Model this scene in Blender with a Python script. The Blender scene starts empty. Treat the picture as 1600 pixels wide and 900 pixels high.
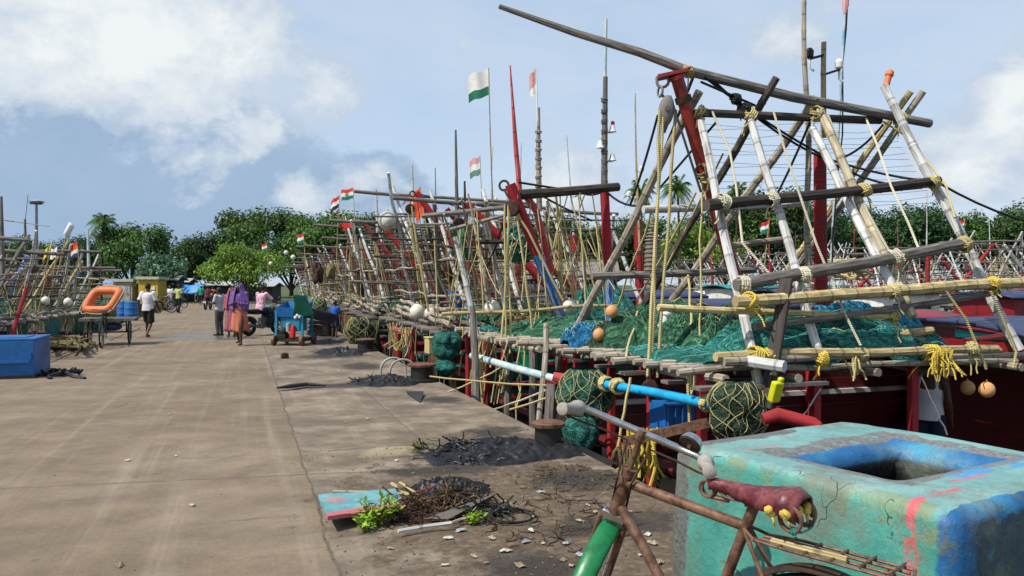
import bpy, math, random
from mathutils import Vector as V, Matrix, noise, Euler
R = random.Random(11)
sc = bpy.context.scene
col = sc.collection
rad = math.radians
EYE, FOC, HX, HY = 1.65, 1250.0, 800.0, 445.0
TH = math.atan2(.3176, .9482)
TQ, NQ = V((-.3176, .9482, 0)), V((.9482, .3176, 0))
EDGE = 3.18
WATER = -1.5
I4 = Matrix.Identity(4)

# ---- measuring: a photo pixel at a known distance / height / quay plane -> a world point
def P(px, py, Y): return V(((px-HX)/FOC*Y, Y, EYE-(py-HY)/FOC*Y))
def PZ(px, py, z): return P(px, py, (EYE-z)*FOC/(py-HY))
def PU(px, py, u): return P(px, py, u/(.9482-.3176*(px-HX)/FOC))
def Q(u, v, z=0.): return TQ*u+NQ*(v+EDGE)+V((0, 0, z))
def UV_of(p): return (TQ.dot(p), NQ.dot(p)-EDGE)
def TR(loc, rz=0., rx=0., ry=0.): return Matrix.Translation(V(loc)) @ Euler((rx, ry, rz)).to_matrix().to_4x4()
def lerp(a, b, t): return a+(b-a)*t
def uni(a, b): return R.uniform(a, b)

WM = {}
# ---- mesh builder ------------------------------------------------------------
class MB:
    def __init__(s, M=None): s.v, s.f, s.uv, s.mi, s.M, s.cur = [], [], [], [], M, 0
    def add(s, vs, fs, uvs=None):
        o = len(s.v); s.v += [V(p) for p in vs]
        for i, f in enumerate(fs):
            s.f.append([o+k for k in f]); s.mi.append(s.cur)
            s.uv.append(uvs[i] if uvs else [(0., 0.)]*len(f))
    def tube(s, pts, r, seg=7, cap=True, flat=1.):
        pts = [V(p) for p in pts]; n = len(pts)
        rs = list(r) if isinstance(r, (list, tuple)) else [r]*n
        t0 = (pts[1]-pts[0]).normalized()
        a = V((0, 0, 1)) if abs(t0.z) < .9 else V((1, 0, 0))
        nx = t0.cross(a).normalized()
        vs, L, acc = [], [], 0.
        for i in range(n):
            if i == 0: t = t0
            elif i == n-1: t = (pts[i]-pts[i-1])
            else: t = (pts[i+1]-pts[i]).normalized()+(pts[i]-pts[i-1]).normalized()
            t = t.normalized() if t.length > 1e-9 else t0
            nx = nx-t*nx.dot(t)
            nx = nx.normalized() if nx.length > 1e-6 else t.orthogonal().normalized()
            ny = t.cross(nx)
            if i: acc += (pts[i]-pts[i-1]).length
            L.append(acc)
            for k in range(seg):
                an = 2*math.pi*k/seg
                vs.append(pts[i]+(nx*math.cos(an)+ny*math.sin(an)*flat)*rs[i])
        fs, uv = [], []
        for i in range(n-1):
            for k in range(seg):
                k2 = (k+1) % seg
                fs.append([i*seg+k, i*seg+k2, (i+1)*seg+k2, (i+1)*seg+k])
                uv.append([(k/seg, L[i]), ((k+1)/seg, L[i]), ((k+1)/seg, L[i+1]), (k/seg, L[i+1])])
        if cap:
            fs.append(list(range(seg))[::-1]); uv.append([(.5, L[0])]*seg)
            fs.append([(n-1)*seg+k for k in range(seg)]); uv.append([(.5, L[-1])]*seg)
        s.add(vs, fs, uv)
    def box(s, c, size, rot=None, taper=1.):
        x, y, z = size[0]/2, size[1]/2, size[2]/2
        vs = [V((a*x*(taper if d > 0 else 1), b*y*(taper if d > 0 else 1), d*z)) for d in (-1, 1) for b in (-1, 1) for a in (-1, 1)]
        if rot is not None:
            m = rot if isinstance(rot, Matrix) else Euler(rot).to_matrix()
            m = m.to_3x3(); vs = [m @ p for p in vs]
        c = V(c)
        s.add([p+c for p in vs], [[0, 2, 3, 1], [4, 5, 7, 6], [0, 1, 5, 4], [2, 6, 7, 3], [0, 4, 6, 2], [1, 3, 7, 5]],
              [[(0, 0), (0, 1), (1, 1), (1, 0)]]*6)
    def beam(s, a, b, w, h):      # a squared timber from a to b
        a, b = V(a), V(b); d = b-a; q = d.to_track_quat('X', 'Z').to_matrix()
        s.box((a+b)/2, (d.length, w, h), q)
    def ball(s, c, r, seg=12, rings=8, rot=None):
        r = (r, r, r) if isinstance(r, (int, float)) else r
        c = V(c); m = Euler(rot).to_matrix() if rot is not None else None
        vs, fs = [], []
        for i in range(rings+1):
            th = math.pi*i/rings
            for k in range(seg):
                ph = 2*math.pi*k/seg
                p = V((r[0]*math.sin(th)*math.cos(ph), r[1]*math.sin(th)*math.sin(ph), r[2]*math.cos(th)))
                vs.append(c+(m @ p if m else p))
        for i in range(rings):
            for k in range(seg):
                k2 = (k+1) % seg
                fs.append([i*seg+k, (i+1)*seg+k, (i+1)*seg+k2, i*seg+k2])
        s.add(vs, fs)
    def lathe(s, prof, c, axis=(0, 0, 1), seg=16):
        q = V(axis).to_track_quat('Z', 'Y').to_matrix(); c = V(c)
        vs, fs, uv = [], [], []; n = len(prof)
        for (r, z) in prof:
            for k in range(seg):
                an = 2*math.pi*k/seg
                vs.append(c+q @ V((r*math.cos(an), r*math.sin(an), z)))
        for i in range(n-1):
            for k in range(seg):
                k2 = (k+1) % seg
                fs.append([i*seg+k, i*seg+k2, (i+1)*seg+k2, (i+1)*seg+k])
        if prof[0][0] > 1e-4: fs.append(list(range(seg))[::-1])
        if prof[-1][0] > 1e-4: fs.append([(n-1)*seg+k for k in range(seg)])
        s.add(vs, fs)
    def ring(s, c, axis, Rr, r, seg=24, rs=6, a0=0., a1=2*math.pi, flat=1.):
        q = V(axis).to_track_quat('Z', 'Y').to_matrix(); c = V(c)
        full = abs(a1-a0-2*math.pi) < 1e-6
        n = seg if full else seg+1
        vs, fs = [], []
        for i in range(n):
            an = a0+(a1-a0)*i/seg
            e = V((math.cos(an), math.sin(an), 0))
            for k in range(rs):
                b = 2*math.pi*k/rs
                vs.append(c+q @ (e*(Rr+r*math.cos(b))+V((0, 0, r*flat*math.sin(b)))))
        for i in range(seg):
            j = (i+1) % n
            for k in range(rs):
                k2 = (k+1) % rs
                fs.append([i*rs+k, j*rs+k, j*rs+k2, i*rs+k2])
        s.add(vs, fs)
    def grid(s, fn, nu, nv, closed_u=False):
        vs = [fn(i/(nu if closed_u else nu-1), j/(nv-1)) for j in range(nv) for i in range(nu)]
        fs, uv = [], []
        for j in range(nv-1):
            for i in range(nu if closed_u else nu-1):
                i2 = (i+1) % nu
                fs.append([j*nu+i, j*nu+i2, (j+1)*nu+i2, (j+1)*nu+i])
                uv.append([(i/nu, j/nv), ((i+1)/nu, j/nv), ((i+1)/nu, (j+1)/nv), (i/nu, (j+1)/nv)])
        s.add(vs, fs, uv)
    def coil(s, c, axis, r, turns=3, rr=.009, pitch=None, seg=5, per=10):
        axis = V(axis).normalized(); q = axis.to_track_quat('Z', 'Y').to_matrix(); c = V(c)
        pitch = pitch or rr*2.1
        n = int(turns*per); sx, sy = uni(-.35, .35), uni(-.35, .35)
        s.tube([c+q @ V((r*uni(.93, 1.12)*math.cos(2*math.pi*i/per), r*uni(.93, 1.12)*math.sin(2*math.pi*i/per), pitch*(i/per-turns/2)+sx*r*math.cos(2*math.pi*i/per)+sy*r*math.sin(4*math.pi*i/per)*.4)) for i in range(n+1)], rr, seg)
    def build(s, name, mat, parent=None, smooth=35, bevel=0, bseg=2, origin=None, solid=0):
        vs = [s.M @ p for p in s.v] if s.M else s.v
        if parent is not None:
            inv = WM[parent.name].inverted(); W = None
        else:
            if origin is None:
                xs = [p.x for p in vs]; ys = [p.y for p in vs]
                origin = V(((min(xs)+max(xs))/2, (min(ys)+max(ys))/2, min(p.z for p in vs)))
            W = Matrix.Translation(V(origin)); inv = W.inverted()
        me = bpy.data.meshes.new(name)
        me.from_pydata([tuple(inv @ p) for p in vs], [], s.f)
        ul = me.uv_layers.new(name='UVMap')
        flat = [c for f in s.uv for p in f for c in p]
        if len(flat) == len(ul.data)*2: ul.data.foreach_set('uv', flat)
        for m in (mat if isinstance(mat, (list, tuple)) else [mat]): me.materials.append(m)
        me.polygons.foreach_set('material_index', s.mi)
        if smooth:
            me.polygons.foreach_set('use_smooth', [True]*len(s.f))
            if smooth < 180: me.set_sharp_from_angle(angle=rad(smooth))
        me.update()
        o = bpy.data.objects.new(name, me); col.objects.link(o)
        if parent is not None:
            o.parent = parent; WM[o.name] = WM[parent.name]
        else:
            o.matrix_world = W; WM[o.name] = W
        if solid:
            so = o.modifiers.new('solid', 'SOLIDIFY'); so.thickness = solid; so.offset = 0
        if bevel:
            b = o.modifiers.new('bevel', 'BEVEL'); b.width = bevel; b.segments = bseg; b.limit_method = 'ANGLE'; b.angle_limit = rad(40)
        return o

def tag(o, label, cat, group=None, kind=None):
    o['label'] = label; o['category'] = cat
    if group: o['group'] = group
    if kind: o['kind'] = kind
    return o
def struct(o, kind='structure'):
    o['kind'] = kind; return o
def thing(name, M, label, cat, group=None):
    o = bpy.data.objects.new(name, None); col.objects.link(o)
    if not isinstance(M, Matrix): M = Matrix.Translation(V(M))
    o.matrix_world = M; o.empty_display_size = .2; WM[o.name] = M
    return tag(o, label, cat, group)
def dup(o, parent=None):
    c = o.copy(); col.objects.link(c)
    if parent is not None: c.parent = parent
    for ch in list(o.children): dup(ch, c)
    return c
def sag(a, b, d=0., n=8, jit=0.):
    a, b = V(a), V(b); out = []
    for i in range(n+1):
        t = i/n; p = a.lerp(b, t); p.z -= d*4*t*(1-t)
        if jit and 0 < i < n: p += V((uni(-jit, jit), uni(-jit, jit), uni(-jit, jit)))
        out.append(p)
    return out
def smooth(p, k=4):       # rounded path through the points
    p = [V(q) for q in p]; out = []; n = len(p)
    for i in range(n-1):
        a, b, c, d = p[max(0, i-1)], p[i], p[i+1], p[min(n-1, i+2)]
        for j in range(k):
            t = j/k; out.append(.5*((2*b)+(c-a)*t+(2*a-5*b+4*c-d)*t*t+(3*b-a-3*c+d)*t**3))
    return out+[p[-1]]
def wob(a, b, w=.01, n=5, ph=None):   # a not quite straight pole
    a, b = V(a), V(b); d = b-a; s1 = d.orthogonal().normalized(); s2 = d.normalized().cross(s1)
    ph = uni(0, 6) if ph is None else ph; L = d.length
    return [a.lerp(b, i/n)+s1*w*L*math.sin(ph+i*1.1)*.5+s2*w*L*math.cos(ph*1.7+i*.9)*.5 for i in range(n+1)]
def pole(mb, a, b, r0, r1=None, bam=True, w=.009, seg=8):
    a, b = V(a), V(b); L = (b-a).length; r1 = r0*.85 if r1 is None else r1
    if not bam:
        n = max(3, int(L/.5)); pts = wob(a, b, w, n)
        mb.tube(pts, [lerp(r0, r1, i/n)*(1+uni(-.06, .06)) for i in range(n+1)], seg); return
    step = uni(.28, .36); n = max(2, int(L/step)); base = wob(a, b, w, n)
    pts, rs = [], []
    for i, p in enumerate(base):
        r = lerp(r0, r1, i/n)
        if 0 < i < n:
            d = (base[i+1]-base[i-1]).normalized()
            pts += [p-d*.018, p, p+d*.018]; rs += [r, r*1.12, r]
        else: pts.append(p); rs.append(r)
    mb.tube(pts, rs, seg)

# ---- materials -----------------------------------------------------------------
def hx(h):
    h = h.lstrip('#'); out = []
    for i in (0, 2, 4):
        c = int(h[i:i+2], 16)/255
        out.append(c/12.92 if c <= .04045 else ((c+.055)/1.055)**2.4)
    return tuple(out)
class NT:
    def __init__(s, name):
        s.m = bpy.data.materials.new(name); s.m.use_nodes = True; s.t = s.m.node_tree
        s.b = s.t.nodes['Principled BSDF']
    def n(s, typ, **k):
        nd = s.t.nodes.new('ShaderNode'+typ)
        for a, b in k.items():
            if a[0] == '_': setattr(nd, a[1:], b)
            else: s.inp(nd, a, b)
        return nd
    def inp(s, nd, key, val):
        sock = nd.inputs[int(key[1:])] if key[0] == 'i' and key[1:].isdigit() else nd.inputs[key.replace('_', ' ')]
        if isinstance(val, bpy.types.NodeSocket): s.t.links.new(val, sock)
        elif isinstance(val, bpy.types.Node): s.t.links.new(val.outputs[0], sock)
        else:
            if isinstance(val, tuple) and len(val) == 3 and sock.type == 'RGBA': val = val+(1,)
            sock.default_value = val
    def math(s, op, a, b=0., c=None, clamp=False):
        nd = s.n('Math', _operation=op, _use_clamp=clamp); s.inp(nd, 'i0', a); s.inp(nd, 'i1', b)
        if c is not None: s.inp(nd, 'i2', c)
        return nd
    def mix(s, f, a, b, mode='MIX'):
        nd = s.n('MixRGB', _blend_type=mode); s.inp(nd, 'i0', f); s.inp(nd, 'i1', a); s.inp(nd, 'i2', b); return nd
    def ramp(s, f, stops):
        nd = s.n('ValToRGB'); s.inp(nd, 'i0', f); e = nd.color_ramp.elements
        while len(e) < len(stops): e.new(.5)
        for el, (p, c) in zip(e, stops): el.position = p; el.color = (c if isinstance(c, tuple) else (c, c, c))+(1,)
        return nd
    def noise(s, vec, scale, detail=5, rough=.6, dist=0.):
        nd = s.n('TexNoise'); s.inp(nd, 'Vector', vec); s.inp(nd, 'Scale', scale); s.inp(nd, 'Detail', detail)
        s.inp(nd, 'Roughness', rough); s.inp(nd, 'Distortion', dist); return nd.outputs[0]
    def coord(s, which='Object', scale=(1, 1, 1), loc=(0, 0, 0), rot=(0, 0, 0)):
        tc = s.n('TexCoord'); mp = s.n('Mapping'); s.inp(mp, 'Vector', tc.outputs[which])
        mp.inputs['Scale'].default_value = scale; mp.inputs['Location'].default_value = loc; mp.inputs['Rotation'].default_value = rot
        return mp.outputs[0]
    def bump(s, h, strength=.3, dist=.01):
        nd = s.n('Bump'); s.inp(nd, 'Height', h); s.inp(nd, 'Strength', strength); s.inp(nd, 'Distance', dist)
        s.inp(s.b, 'Normal', nd.outputs[0]); return nd
    def vary(s, c, amt, hue=0.):
        oi = s.n('ObjectInfo'); mr = s.n('MapRange'); s.inp(mr, 'i0', oi.outputs['Random']); s.inp(mr, 'i3', 1-amt); s.inp(mr, 'i4', 1+amt)
        h = s.n('HueSaturation'); s.inp(h, 'Color', c); s.inp(h, 'Value', mr.outputs[0])
        if hue:
            m2 = s.n('MapRange'); fr = s.math('FRACT', s.math('MULTIPLY', oi.outputs['Random'], 7.31)); s.inp(m2, 'i0', fr)
            s.inp(m2, 'i3', .5-hue); s.inp(m2, 'i4', .5+hue); s.inp(h, 'Hue', m2.outputs[0])
        return h.outputs[0]
    def fin(s, color, rough=.7, metal=0., spec=.4):
        s.inp(s.b, 'Base Color', color); s.inp(s.b, 'Roughness', rough); s.inp(s.b, 'Metallic', metal); s.inp(s.b, 'Specular IOR Level', spec)
        return s.m

def mat(name, cols, scale=5, rough=.75, bump=.25, metal=0., stretch=(1, 1, 1), vary=.08, chip=None, chip_at=.62, spec=.4, bscale=5., bdist=.01, coord='Object', hue=0.):
    t = NT(name); vec = t.coord(coord, stretch)
    f = t.noise(vec, scale); k = len(cols)
    c = t.ramp(f, [(.3+.4*i/max(1, k-1), hx(h) if isinstance(h, str) else h) for i, h in enumerate(cols)]).outputs[0] if k > 1 else None
    if c is None:
        rgb = t.n('RGB'); rgb.outputs[0].default_value = (hx(cols[0]) if isinstance(cols[0], str) else cols[0])+(1,); c = rgb.outputs[0]
    fine = t.noise(vec, scale*bscale, 4)
    c = t.mix(.35, c, t.ramp(fine, [(.25, .55), (.75, 1.)]).outputs[0], 'MULTIPLY').outputs[0]
    h = fine
    if chip:
        n2 = t.noise(vec, scale*1.9, 8, .7)
        m = t.ramp(n2, [(chip_at-.02, 0.), (chip_at+.02, 1.)]).outputs[0]
        c = t.mix(m, c, hx(chip)).outputs[0]
        h = t.math('SUBTRACT', fine, t.math('MULTIPLY', m, .6)).outputs[0]
    if vary: c = t.vary(c, vary, hue)
    if bump: t.bump(h, bump, bdist)
    return t.fin(c, rough, metal, spec)

def wood(name, dark, mid, light, paint=None, pcover=.5, ring=.33, vary=.15, rough=.75):   # poles: fibres run along the length
    t = NT(name); vec = t.coord('UV', (5, 1.3, 1))
    oi = t.n('ObjectInfo'); off = t.n('VectorMath', _operation='ADD'); t.inp(off, 'i0', vec)
    cmb = t.n('CombineXYZ'); sh = t.math('MULTIPLY', oi.outputs['Random'], 50.); t.inp(cmb, 'i0', sh); t.inp(cmb, 'i1', sh); t.inp(off, 'i1', cmb)
    f = t.noise(off.outputs[0], 2.2, 7, .65)
    c = t.ramp(f, [(.3, hx(dark)), (.5, hx(mid)), (.68, hx(light))]).outputs[0]
    uv = t.n('TexCoord'); sp = t.n('SeparateXYZ'); t.inp(sp, 'i0', uv.outputs['UV'])
    h = f
    if paint:
        n2 = t.noise(off.outputs[0], 1.1, 8, .72)
        m = t.ramp(n2, [(pcover-.025, 1.), (pcover+.025, 0.)]).outputs[0]
        pc = t.mix(t.noise(off.outputs[0], 6., 4), hx(paint), tuple(x*.72 for x in hx(paint))).outputs[0]
        c = t.mix(m, c, pc).outputs[0]
    if ring:
        fr = t.math('FRACT', t.math('DIVIDE', sp.outputs[1], ring))
        d = t.math('ABSOLUTE', t.math('SUBTRACT', fr, .5))
        m = t.ramp(d, [(.02, .45), (.06, 1.)]).outputs[0]
        c = t.mix(.8, c, m, 'MULTIPLY').outputs[0]
    # weather patches
    w = t.noise(off.outputs[0], .6, 5); c = t.mix(.7, c, t.ramp(w, [(.32, .5), (.55, 1.)]).outputs[0], 'MULTIPLY').outputs[0]
    c = t.vary(c, vary)
    t.bump(t.noise(off.outputs[0], 9, 4), .35, .006)
    return t.fin(c, rough, 0, .35)

def ropemat(name, a, b):
    t = NT(name); vec = t.coord('Object'); uv = t.n('TexCoord'); sp = t.n('SeparateXYZ'); t.inp(sp, 'i0', uv.outputs['UV'])
    tw = t.math('SINE', t.math('MULTIPLY', t.math('ADD', t.math('MULTIPLY', sp.outputs[1], 40.), sp.outputs[0]), 6.283))
    c = t.mix(t.noise(vec, 4, 4), hx(a), hx(b)).outputs[0]
    c = t.mix(.35, c, t.ramp(t.math('ADD', t.math('MULTIPLY', tw, .5), .5), [(0., .5), (.6, 1.)]).outputs[0], 'MULTIPLY').outputs[0]
    c = t.vary(c, .15); t.bump(tw, .5, .004)
    return t.fin(c, .85, 0, .2)

def netmat(name, a, b, c3):      # folded netting: streaky strands, tiny mesh knots
    t = NT(name); vec = t.coord('Object')
    w = t.n('VectorMath', _operation='ADD'); t.inp(w, 'i0', vec); n0 = t.n('TexNoise'); t.inp(n0, 'Vector', vec); t.inp(n0, 'Scale', 2.2); t.inp(n0, 'Detail', 3.)
    sc_ = t.n('VectorMath', _operation='SCALE'); t.inp(sc_, 'i0', n0.outputs['Color']); sc_.inputs['Scale'].default_value = .55; t.inp(w, 'i1', sc_.outputs[0])
    mp = t.n('Mapping'); t.inp(mp, 'Vector', w.outputs[0]); mp.inputs['Scale'].default_value = (3, 24, 18)
    s1 = t.noise(mp.outputs[0], 1., 6, .65); big = t.noise(vec, 1.7, 4)
    c = t.ramp(s1, [(.34, hx(a)), (.52, hx(b)), (.66, hx(c3))]).outputs[0]
    c = t.mix(.8, c, t.ramp(big, [(.3, .45), (.65, 1.1)]).outputs[0], 'MULTIPLY').outputs[0]
    c = t.vary(c, .2, .02)
    vo = t.n('TexVoronoi'); t.inp(vo, 'Vector', vec); t.inp(vo, 'Scale', 55.)
    t.bump(t.math('ADD', s1, t.math('MULTIPLY', vo.outputs[0], .35)), 1., .05)
    return t.fin(c, .85, 0, .25)

def leafmat(name, dark, mid, light, yellow=0.):
    t = NT(name); g = t.n('NewGeometry'); oi = t.n('ObjectInfo')
    c = t.ramp(g.outputs['Random Per Island'], [(0., hx(dark)), (.5, hx(mid)), (1., hx(light))]).outputs[0]
    big = t.noise(t.coord('Object'), .45, 3)
    c = t.mix(.55, c, t.ramp(big, [(.35, .6), (.65, 1.25)]).outputs[0], 'MULTIPLY').outputs[0]
    c = t.vary(c, .16, .018)
    t.fin(c, .6, 0, .3)
    tr = t.n('BsdfTranslucent'); t.inp(tr, 'Color', c); mx = t.n('MixShader'); t.inp(mx, 'i0', .3)
    t.t.links.new(t.b.outputs[0], mx.inputs[1]); t.t.links.new(tr.outputs[0], mx.inputs[2])
    t.t.links.new(mx.outputs[0], t.t.nodes['Material Output'].inputs[0])
    return t.m

K = {}
K['bam'] = wood('bamboo tan', '#6a5a3a', '#a89468', '#cdbd92')
K['bamp'] = wood('pale bamboo', '#7d7258', '#b5a88a', '#d6ccb2')
K['bamg'] = wood('bamboo weathered', '#5d554a', '#938877', '#bdb2a0')
K['bamy'] = wood('bamboo fresh', '#7a6c44', '#b8a672', '#d6c898')
K['grey'] = wood('grey timber', '#38332f', '#6b645d', '#98918a', ring=None)
K['dark'] = wood('dark timber', '#17130f', '#37302a', '#5a514a', ring=None)
K['darkb'] = wood('dark bamboo', '#211c18', '#453d36', '#6d635a')
K['white'] = wood('white painted bamboo', '#5a524a', '#8d8478', '#aca498', paint='#d6d6d2', pcover=.56)
K['redw'] = wood('red painted timber', '#3c0f0e', '#5c1a17', '#77504a', paint='#a3242a', pcover=.60, ring=None)
K['bluew'] = wood('blue painted timber', '#1c3a66', '#6e86ad', '#c9ccd0', paint='#2f79c4', pcover=.49, ring=None)
K['pinkw'] = wood('faded red pole', '#6d2c2c', '#a25652', '#c7a09a', paint='#c2494b', pcover=.56, ring=.4)
K['redmet'] = mat('red steel', ['#78261f', '#983228', '#6a1f1a'], 4, .5, .2, chip='#42241c', chip_at=.68)
K['redhull'] = mat('red hull paint', ['#5c1216', '#861a1f', '#701619'], 1.4, .5, .2, stretch=(.6, .6, 4), chip='#4d2b22', chip_at=.68)
K['maroon'] = mat('maroon hull paint', ['#4a1215', '#66191d', '#3d0d10'], 1.4, .55, .2, stretch=(.6, .6, 4), chip='#8a7a6c', chip_at=.71)
K['bluehull'] = mat('blue hull paint', ['#1c4f86', '#2a6aa6', '#184472'], 1.4, .5, .2, stretch=(.6, .6, 4), chip='#7a2a24', chip_at=.66)
K['tealhull'] = mat('teal hull paint', ['#0d6a66', '#158580', '#0b5a58'], 1.4, .5, .2, stretch=(.6, .6, 4), chip='#95a09a', chip_at=.68)
K['tarhull'] = mat('tarred hull planks', ['#120e0d', '#241a17', '#301d1a'], 1.6, .7, .3, stretch=(.5, .5, 5), chip='#4a1a18', chip_at=.66)
K['pinkdeck'] = mat('faded pink deck', ['#b98d80', '#caa294', '#a57c70'], 2, .8, .2)
K['deck'] = mat('weathered deck boards', ['#4c443d', '#6d6258', '#3b352f'], 2, .85, .3, stretch=(.4, 4, 1))
K['navy'] = mat('navy tarpaulin', ['#262d4a', '#343d60', '#1d2338'], 1.2, .6, .35, bdist=.02)
K['wcabin'] = mat('white cabin paint', ['#c9c7bd', '#dddbd2', '#a9a59a'], 2, .6, .15, chip='#6d5a4c', chip_at=.7)
K['glass'] = mat('dark glass', ['#0c1114', '#1b2429'], 2, .12, 0, spec=.6)
K['teal'] = netmat('teal net', '#0e3a36', '#26736a', '#62a89c')
K['green'] = netmat('green net', '#102e22', '#2c634c', '#6b9678')
K['olive'] = netmat('dark olive net', '#13211a', '#2f4636', '#5d6a4b')
K['bluen'] = netmat('blue net', '#0a2f4a', '#14658c', '#3f96b4')
K['brownn'] = netmat('brown net', '#2c2316', '#655233', '#94835a')
K['ropey'] = ropemat('yellow rope', '#a08f58', '#cdbf8c')
K['ropeyy'] = ropemat('bright yellow rope', '#b89a34', '#d9c25e')
K['ropew'] = ropemat('pale rope', '#a39a80', '#d6cfb8')
K['ropeg'] = ropemat('old hemp rope', '#5d5138', '#94845c')
K['black'] = mat('black cable', ['#0d0d0f', '#1a1a1c'], 6, .6, .1)
K['steel'] = mat('dull steel', ['#6a6a68', '#8b8b89', '#4a4846'], 8, .4, .1, metal=.8)
K['chrome'] = mat('scratched chrome', ['#c9c8c4', '#b0aeaa', '#d8d7d4'], 10, .18, .04, metal=1., vary=0)
K['rust'] = mat('rusty steel', ['#3a261c', '#644634', '#7d5f4b', '#4a3024'], 14, .6, .3, metal=.3, vary=0, bscale=4)
K['rustd'] = mat('dark rust', ['#1d1512', '#3e281d', '#57382a'], 14, .75, .4, metal=.2)
K['blackm'] = mat('black iron', ['#101011', '#232120', '#191513'], 7, .5, .3)
K['tar'] = mat('tar and black sludge', ['#08080a', '#111113', '#221e1b'], 3, .46, .6, bscale=5, bdist=.03, vary=0, spec=.4)
K['buoy'] = mat('tan float', ['#b9814f', '#cf9a64', '#a06c41'], 5, .5, .15, vary=.15)
K['buoyw'] = mat('white float', ['#c9c4b4', '#dbd8cb', '#a9a392'], 5, .5, .15, vary=.12)
K['cyan'] = mat('sky blue pipe paint', ['#1189b8', '#1ba0cf', '#0f7aa6'], 3, .45, .1, chip='#c8cbc7', chip_at=.72, vary=.03)
K['palepipe'] = mat('worn pale blue pipe paint', ['#7fb3bf', '#c3cbc6', '#5f9fb2'], 3, .55, .15, chip='#a88a70', chip_at=.64)
K['bplas'] = mat('blue plastic', ['#155796', '#1d66aa', '#104a80'], 3, .5, .1, chip='#4a5a66', chip_at=.7)
K['gplas'] = mat('green plastic', ['#0e6b4c', '#14805a', '#0c5a40'], 3, .4, .05)
K['yplas'] = mat('yellow plastic', ['#c7c414', '#d9d624'], 3, .45, .05)
K['rplas'] = mat('red plastic', ['#b81c22', '#cf2a2c'], 3, .45, .05)
K['orange'] = mat('orange float cloth', ['#d06a38', '#e07c48', '#bf5a2c'], 3, .6, .2)
K['wplas'] = mat('white plastic', ['#d8d8d4', '#e6e6e2'], 5, .4, .05)
K['skin'] = mat('brown skin', ['#4c2f22', '#5f3b2a', '#422718'], 9, .55, .08)
K['hair'] = mat('black hair', ['#0b0908', '#17120f'], 30, .5, .3)
K['rubber'] = mat('tyre rubber', ['#131313', '#1f1e1d'], 12, .8, .2)
K['tin'] = mat('weathered sheet metal', ['#8d8f8e', '#a7a9a6', '#6f6d69'], 2, .55, .2, stretch=(1, 1, .3), chip='#6a4633', chip_at=.7)
K['bark'] = mat('bark', ['#2e251d', '#4d4033', '#3a3027'], 3, .9, .6, stretch=(1, 1, .25), bdist=.05)
def cloth(name, cols, scale=8, rough=.85): return mat(name, cols, scale, rough, .3, bdist=.02, vary=0)
# ---- people -----------------------------------------------------------------------------------
def loft(b, rings, seg=18):
    vs, fs = [], []; n = len(rings)
    for (c, rx, ry) in rings:
        for k in range(seg): a = 2*math.pi*k/seg; vs.append(V(c)+V((rx*math.cos(a), ry*math.sin(a), 0)))
    for i in range(n-1):
        for k in range(seg): k2 = (k+1) % seg; fs.append([i*seg+k, i*seg+k2, (i+1)*seg+k2, (i+1)*seg+k])
    fs.append(list(range(seg))[::-1]); fs.append([(n-1)*seg+k for k in range(seg)]); b.add(vs, fs)
def remesh(o, vox, it=3):
    m = o.modifiers.new('skin', 'REMESH'); m.mode = 'VOXEL'; m.voxel_size = vox; m.use_smooth_shade = True
    s = o.modifiers.new('smooth', 'SMOOTH'); s.factor = .5; s.iterations = it
    return o
CL = {k: cloth('cloth '+k, [a, c]) for k, a, c in [('white', '#c9c6c8', '#e2e0e2'), ('black', '#141419', '#22222a'), ('grey', '#3f4146', '#55575c'), ('pale', '#9aa0a3', '#b9bec0'), ('purple', '#5a3f78', '#7b5c9c'), ('orange', '#b0624c', '#c87a60'), ('rose', '#8a4a58', '#a8626e'), ('pink', '#c99aae', '#dcb4c4'), ('maroon', '#3e1f26', '#5e3038'), ('green', '#178a5a', '#22a86e'), ('lime', '#98a860', '#b4c27c'), ('blue', '#1c4fa0', '#2a68c0'), ('peach', '#c96a4c', '#d98060'), ('navy', '#161a2c', '#232a40'), ('lilac', '#9a8ab8', '#b8aad0')]}
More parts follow.
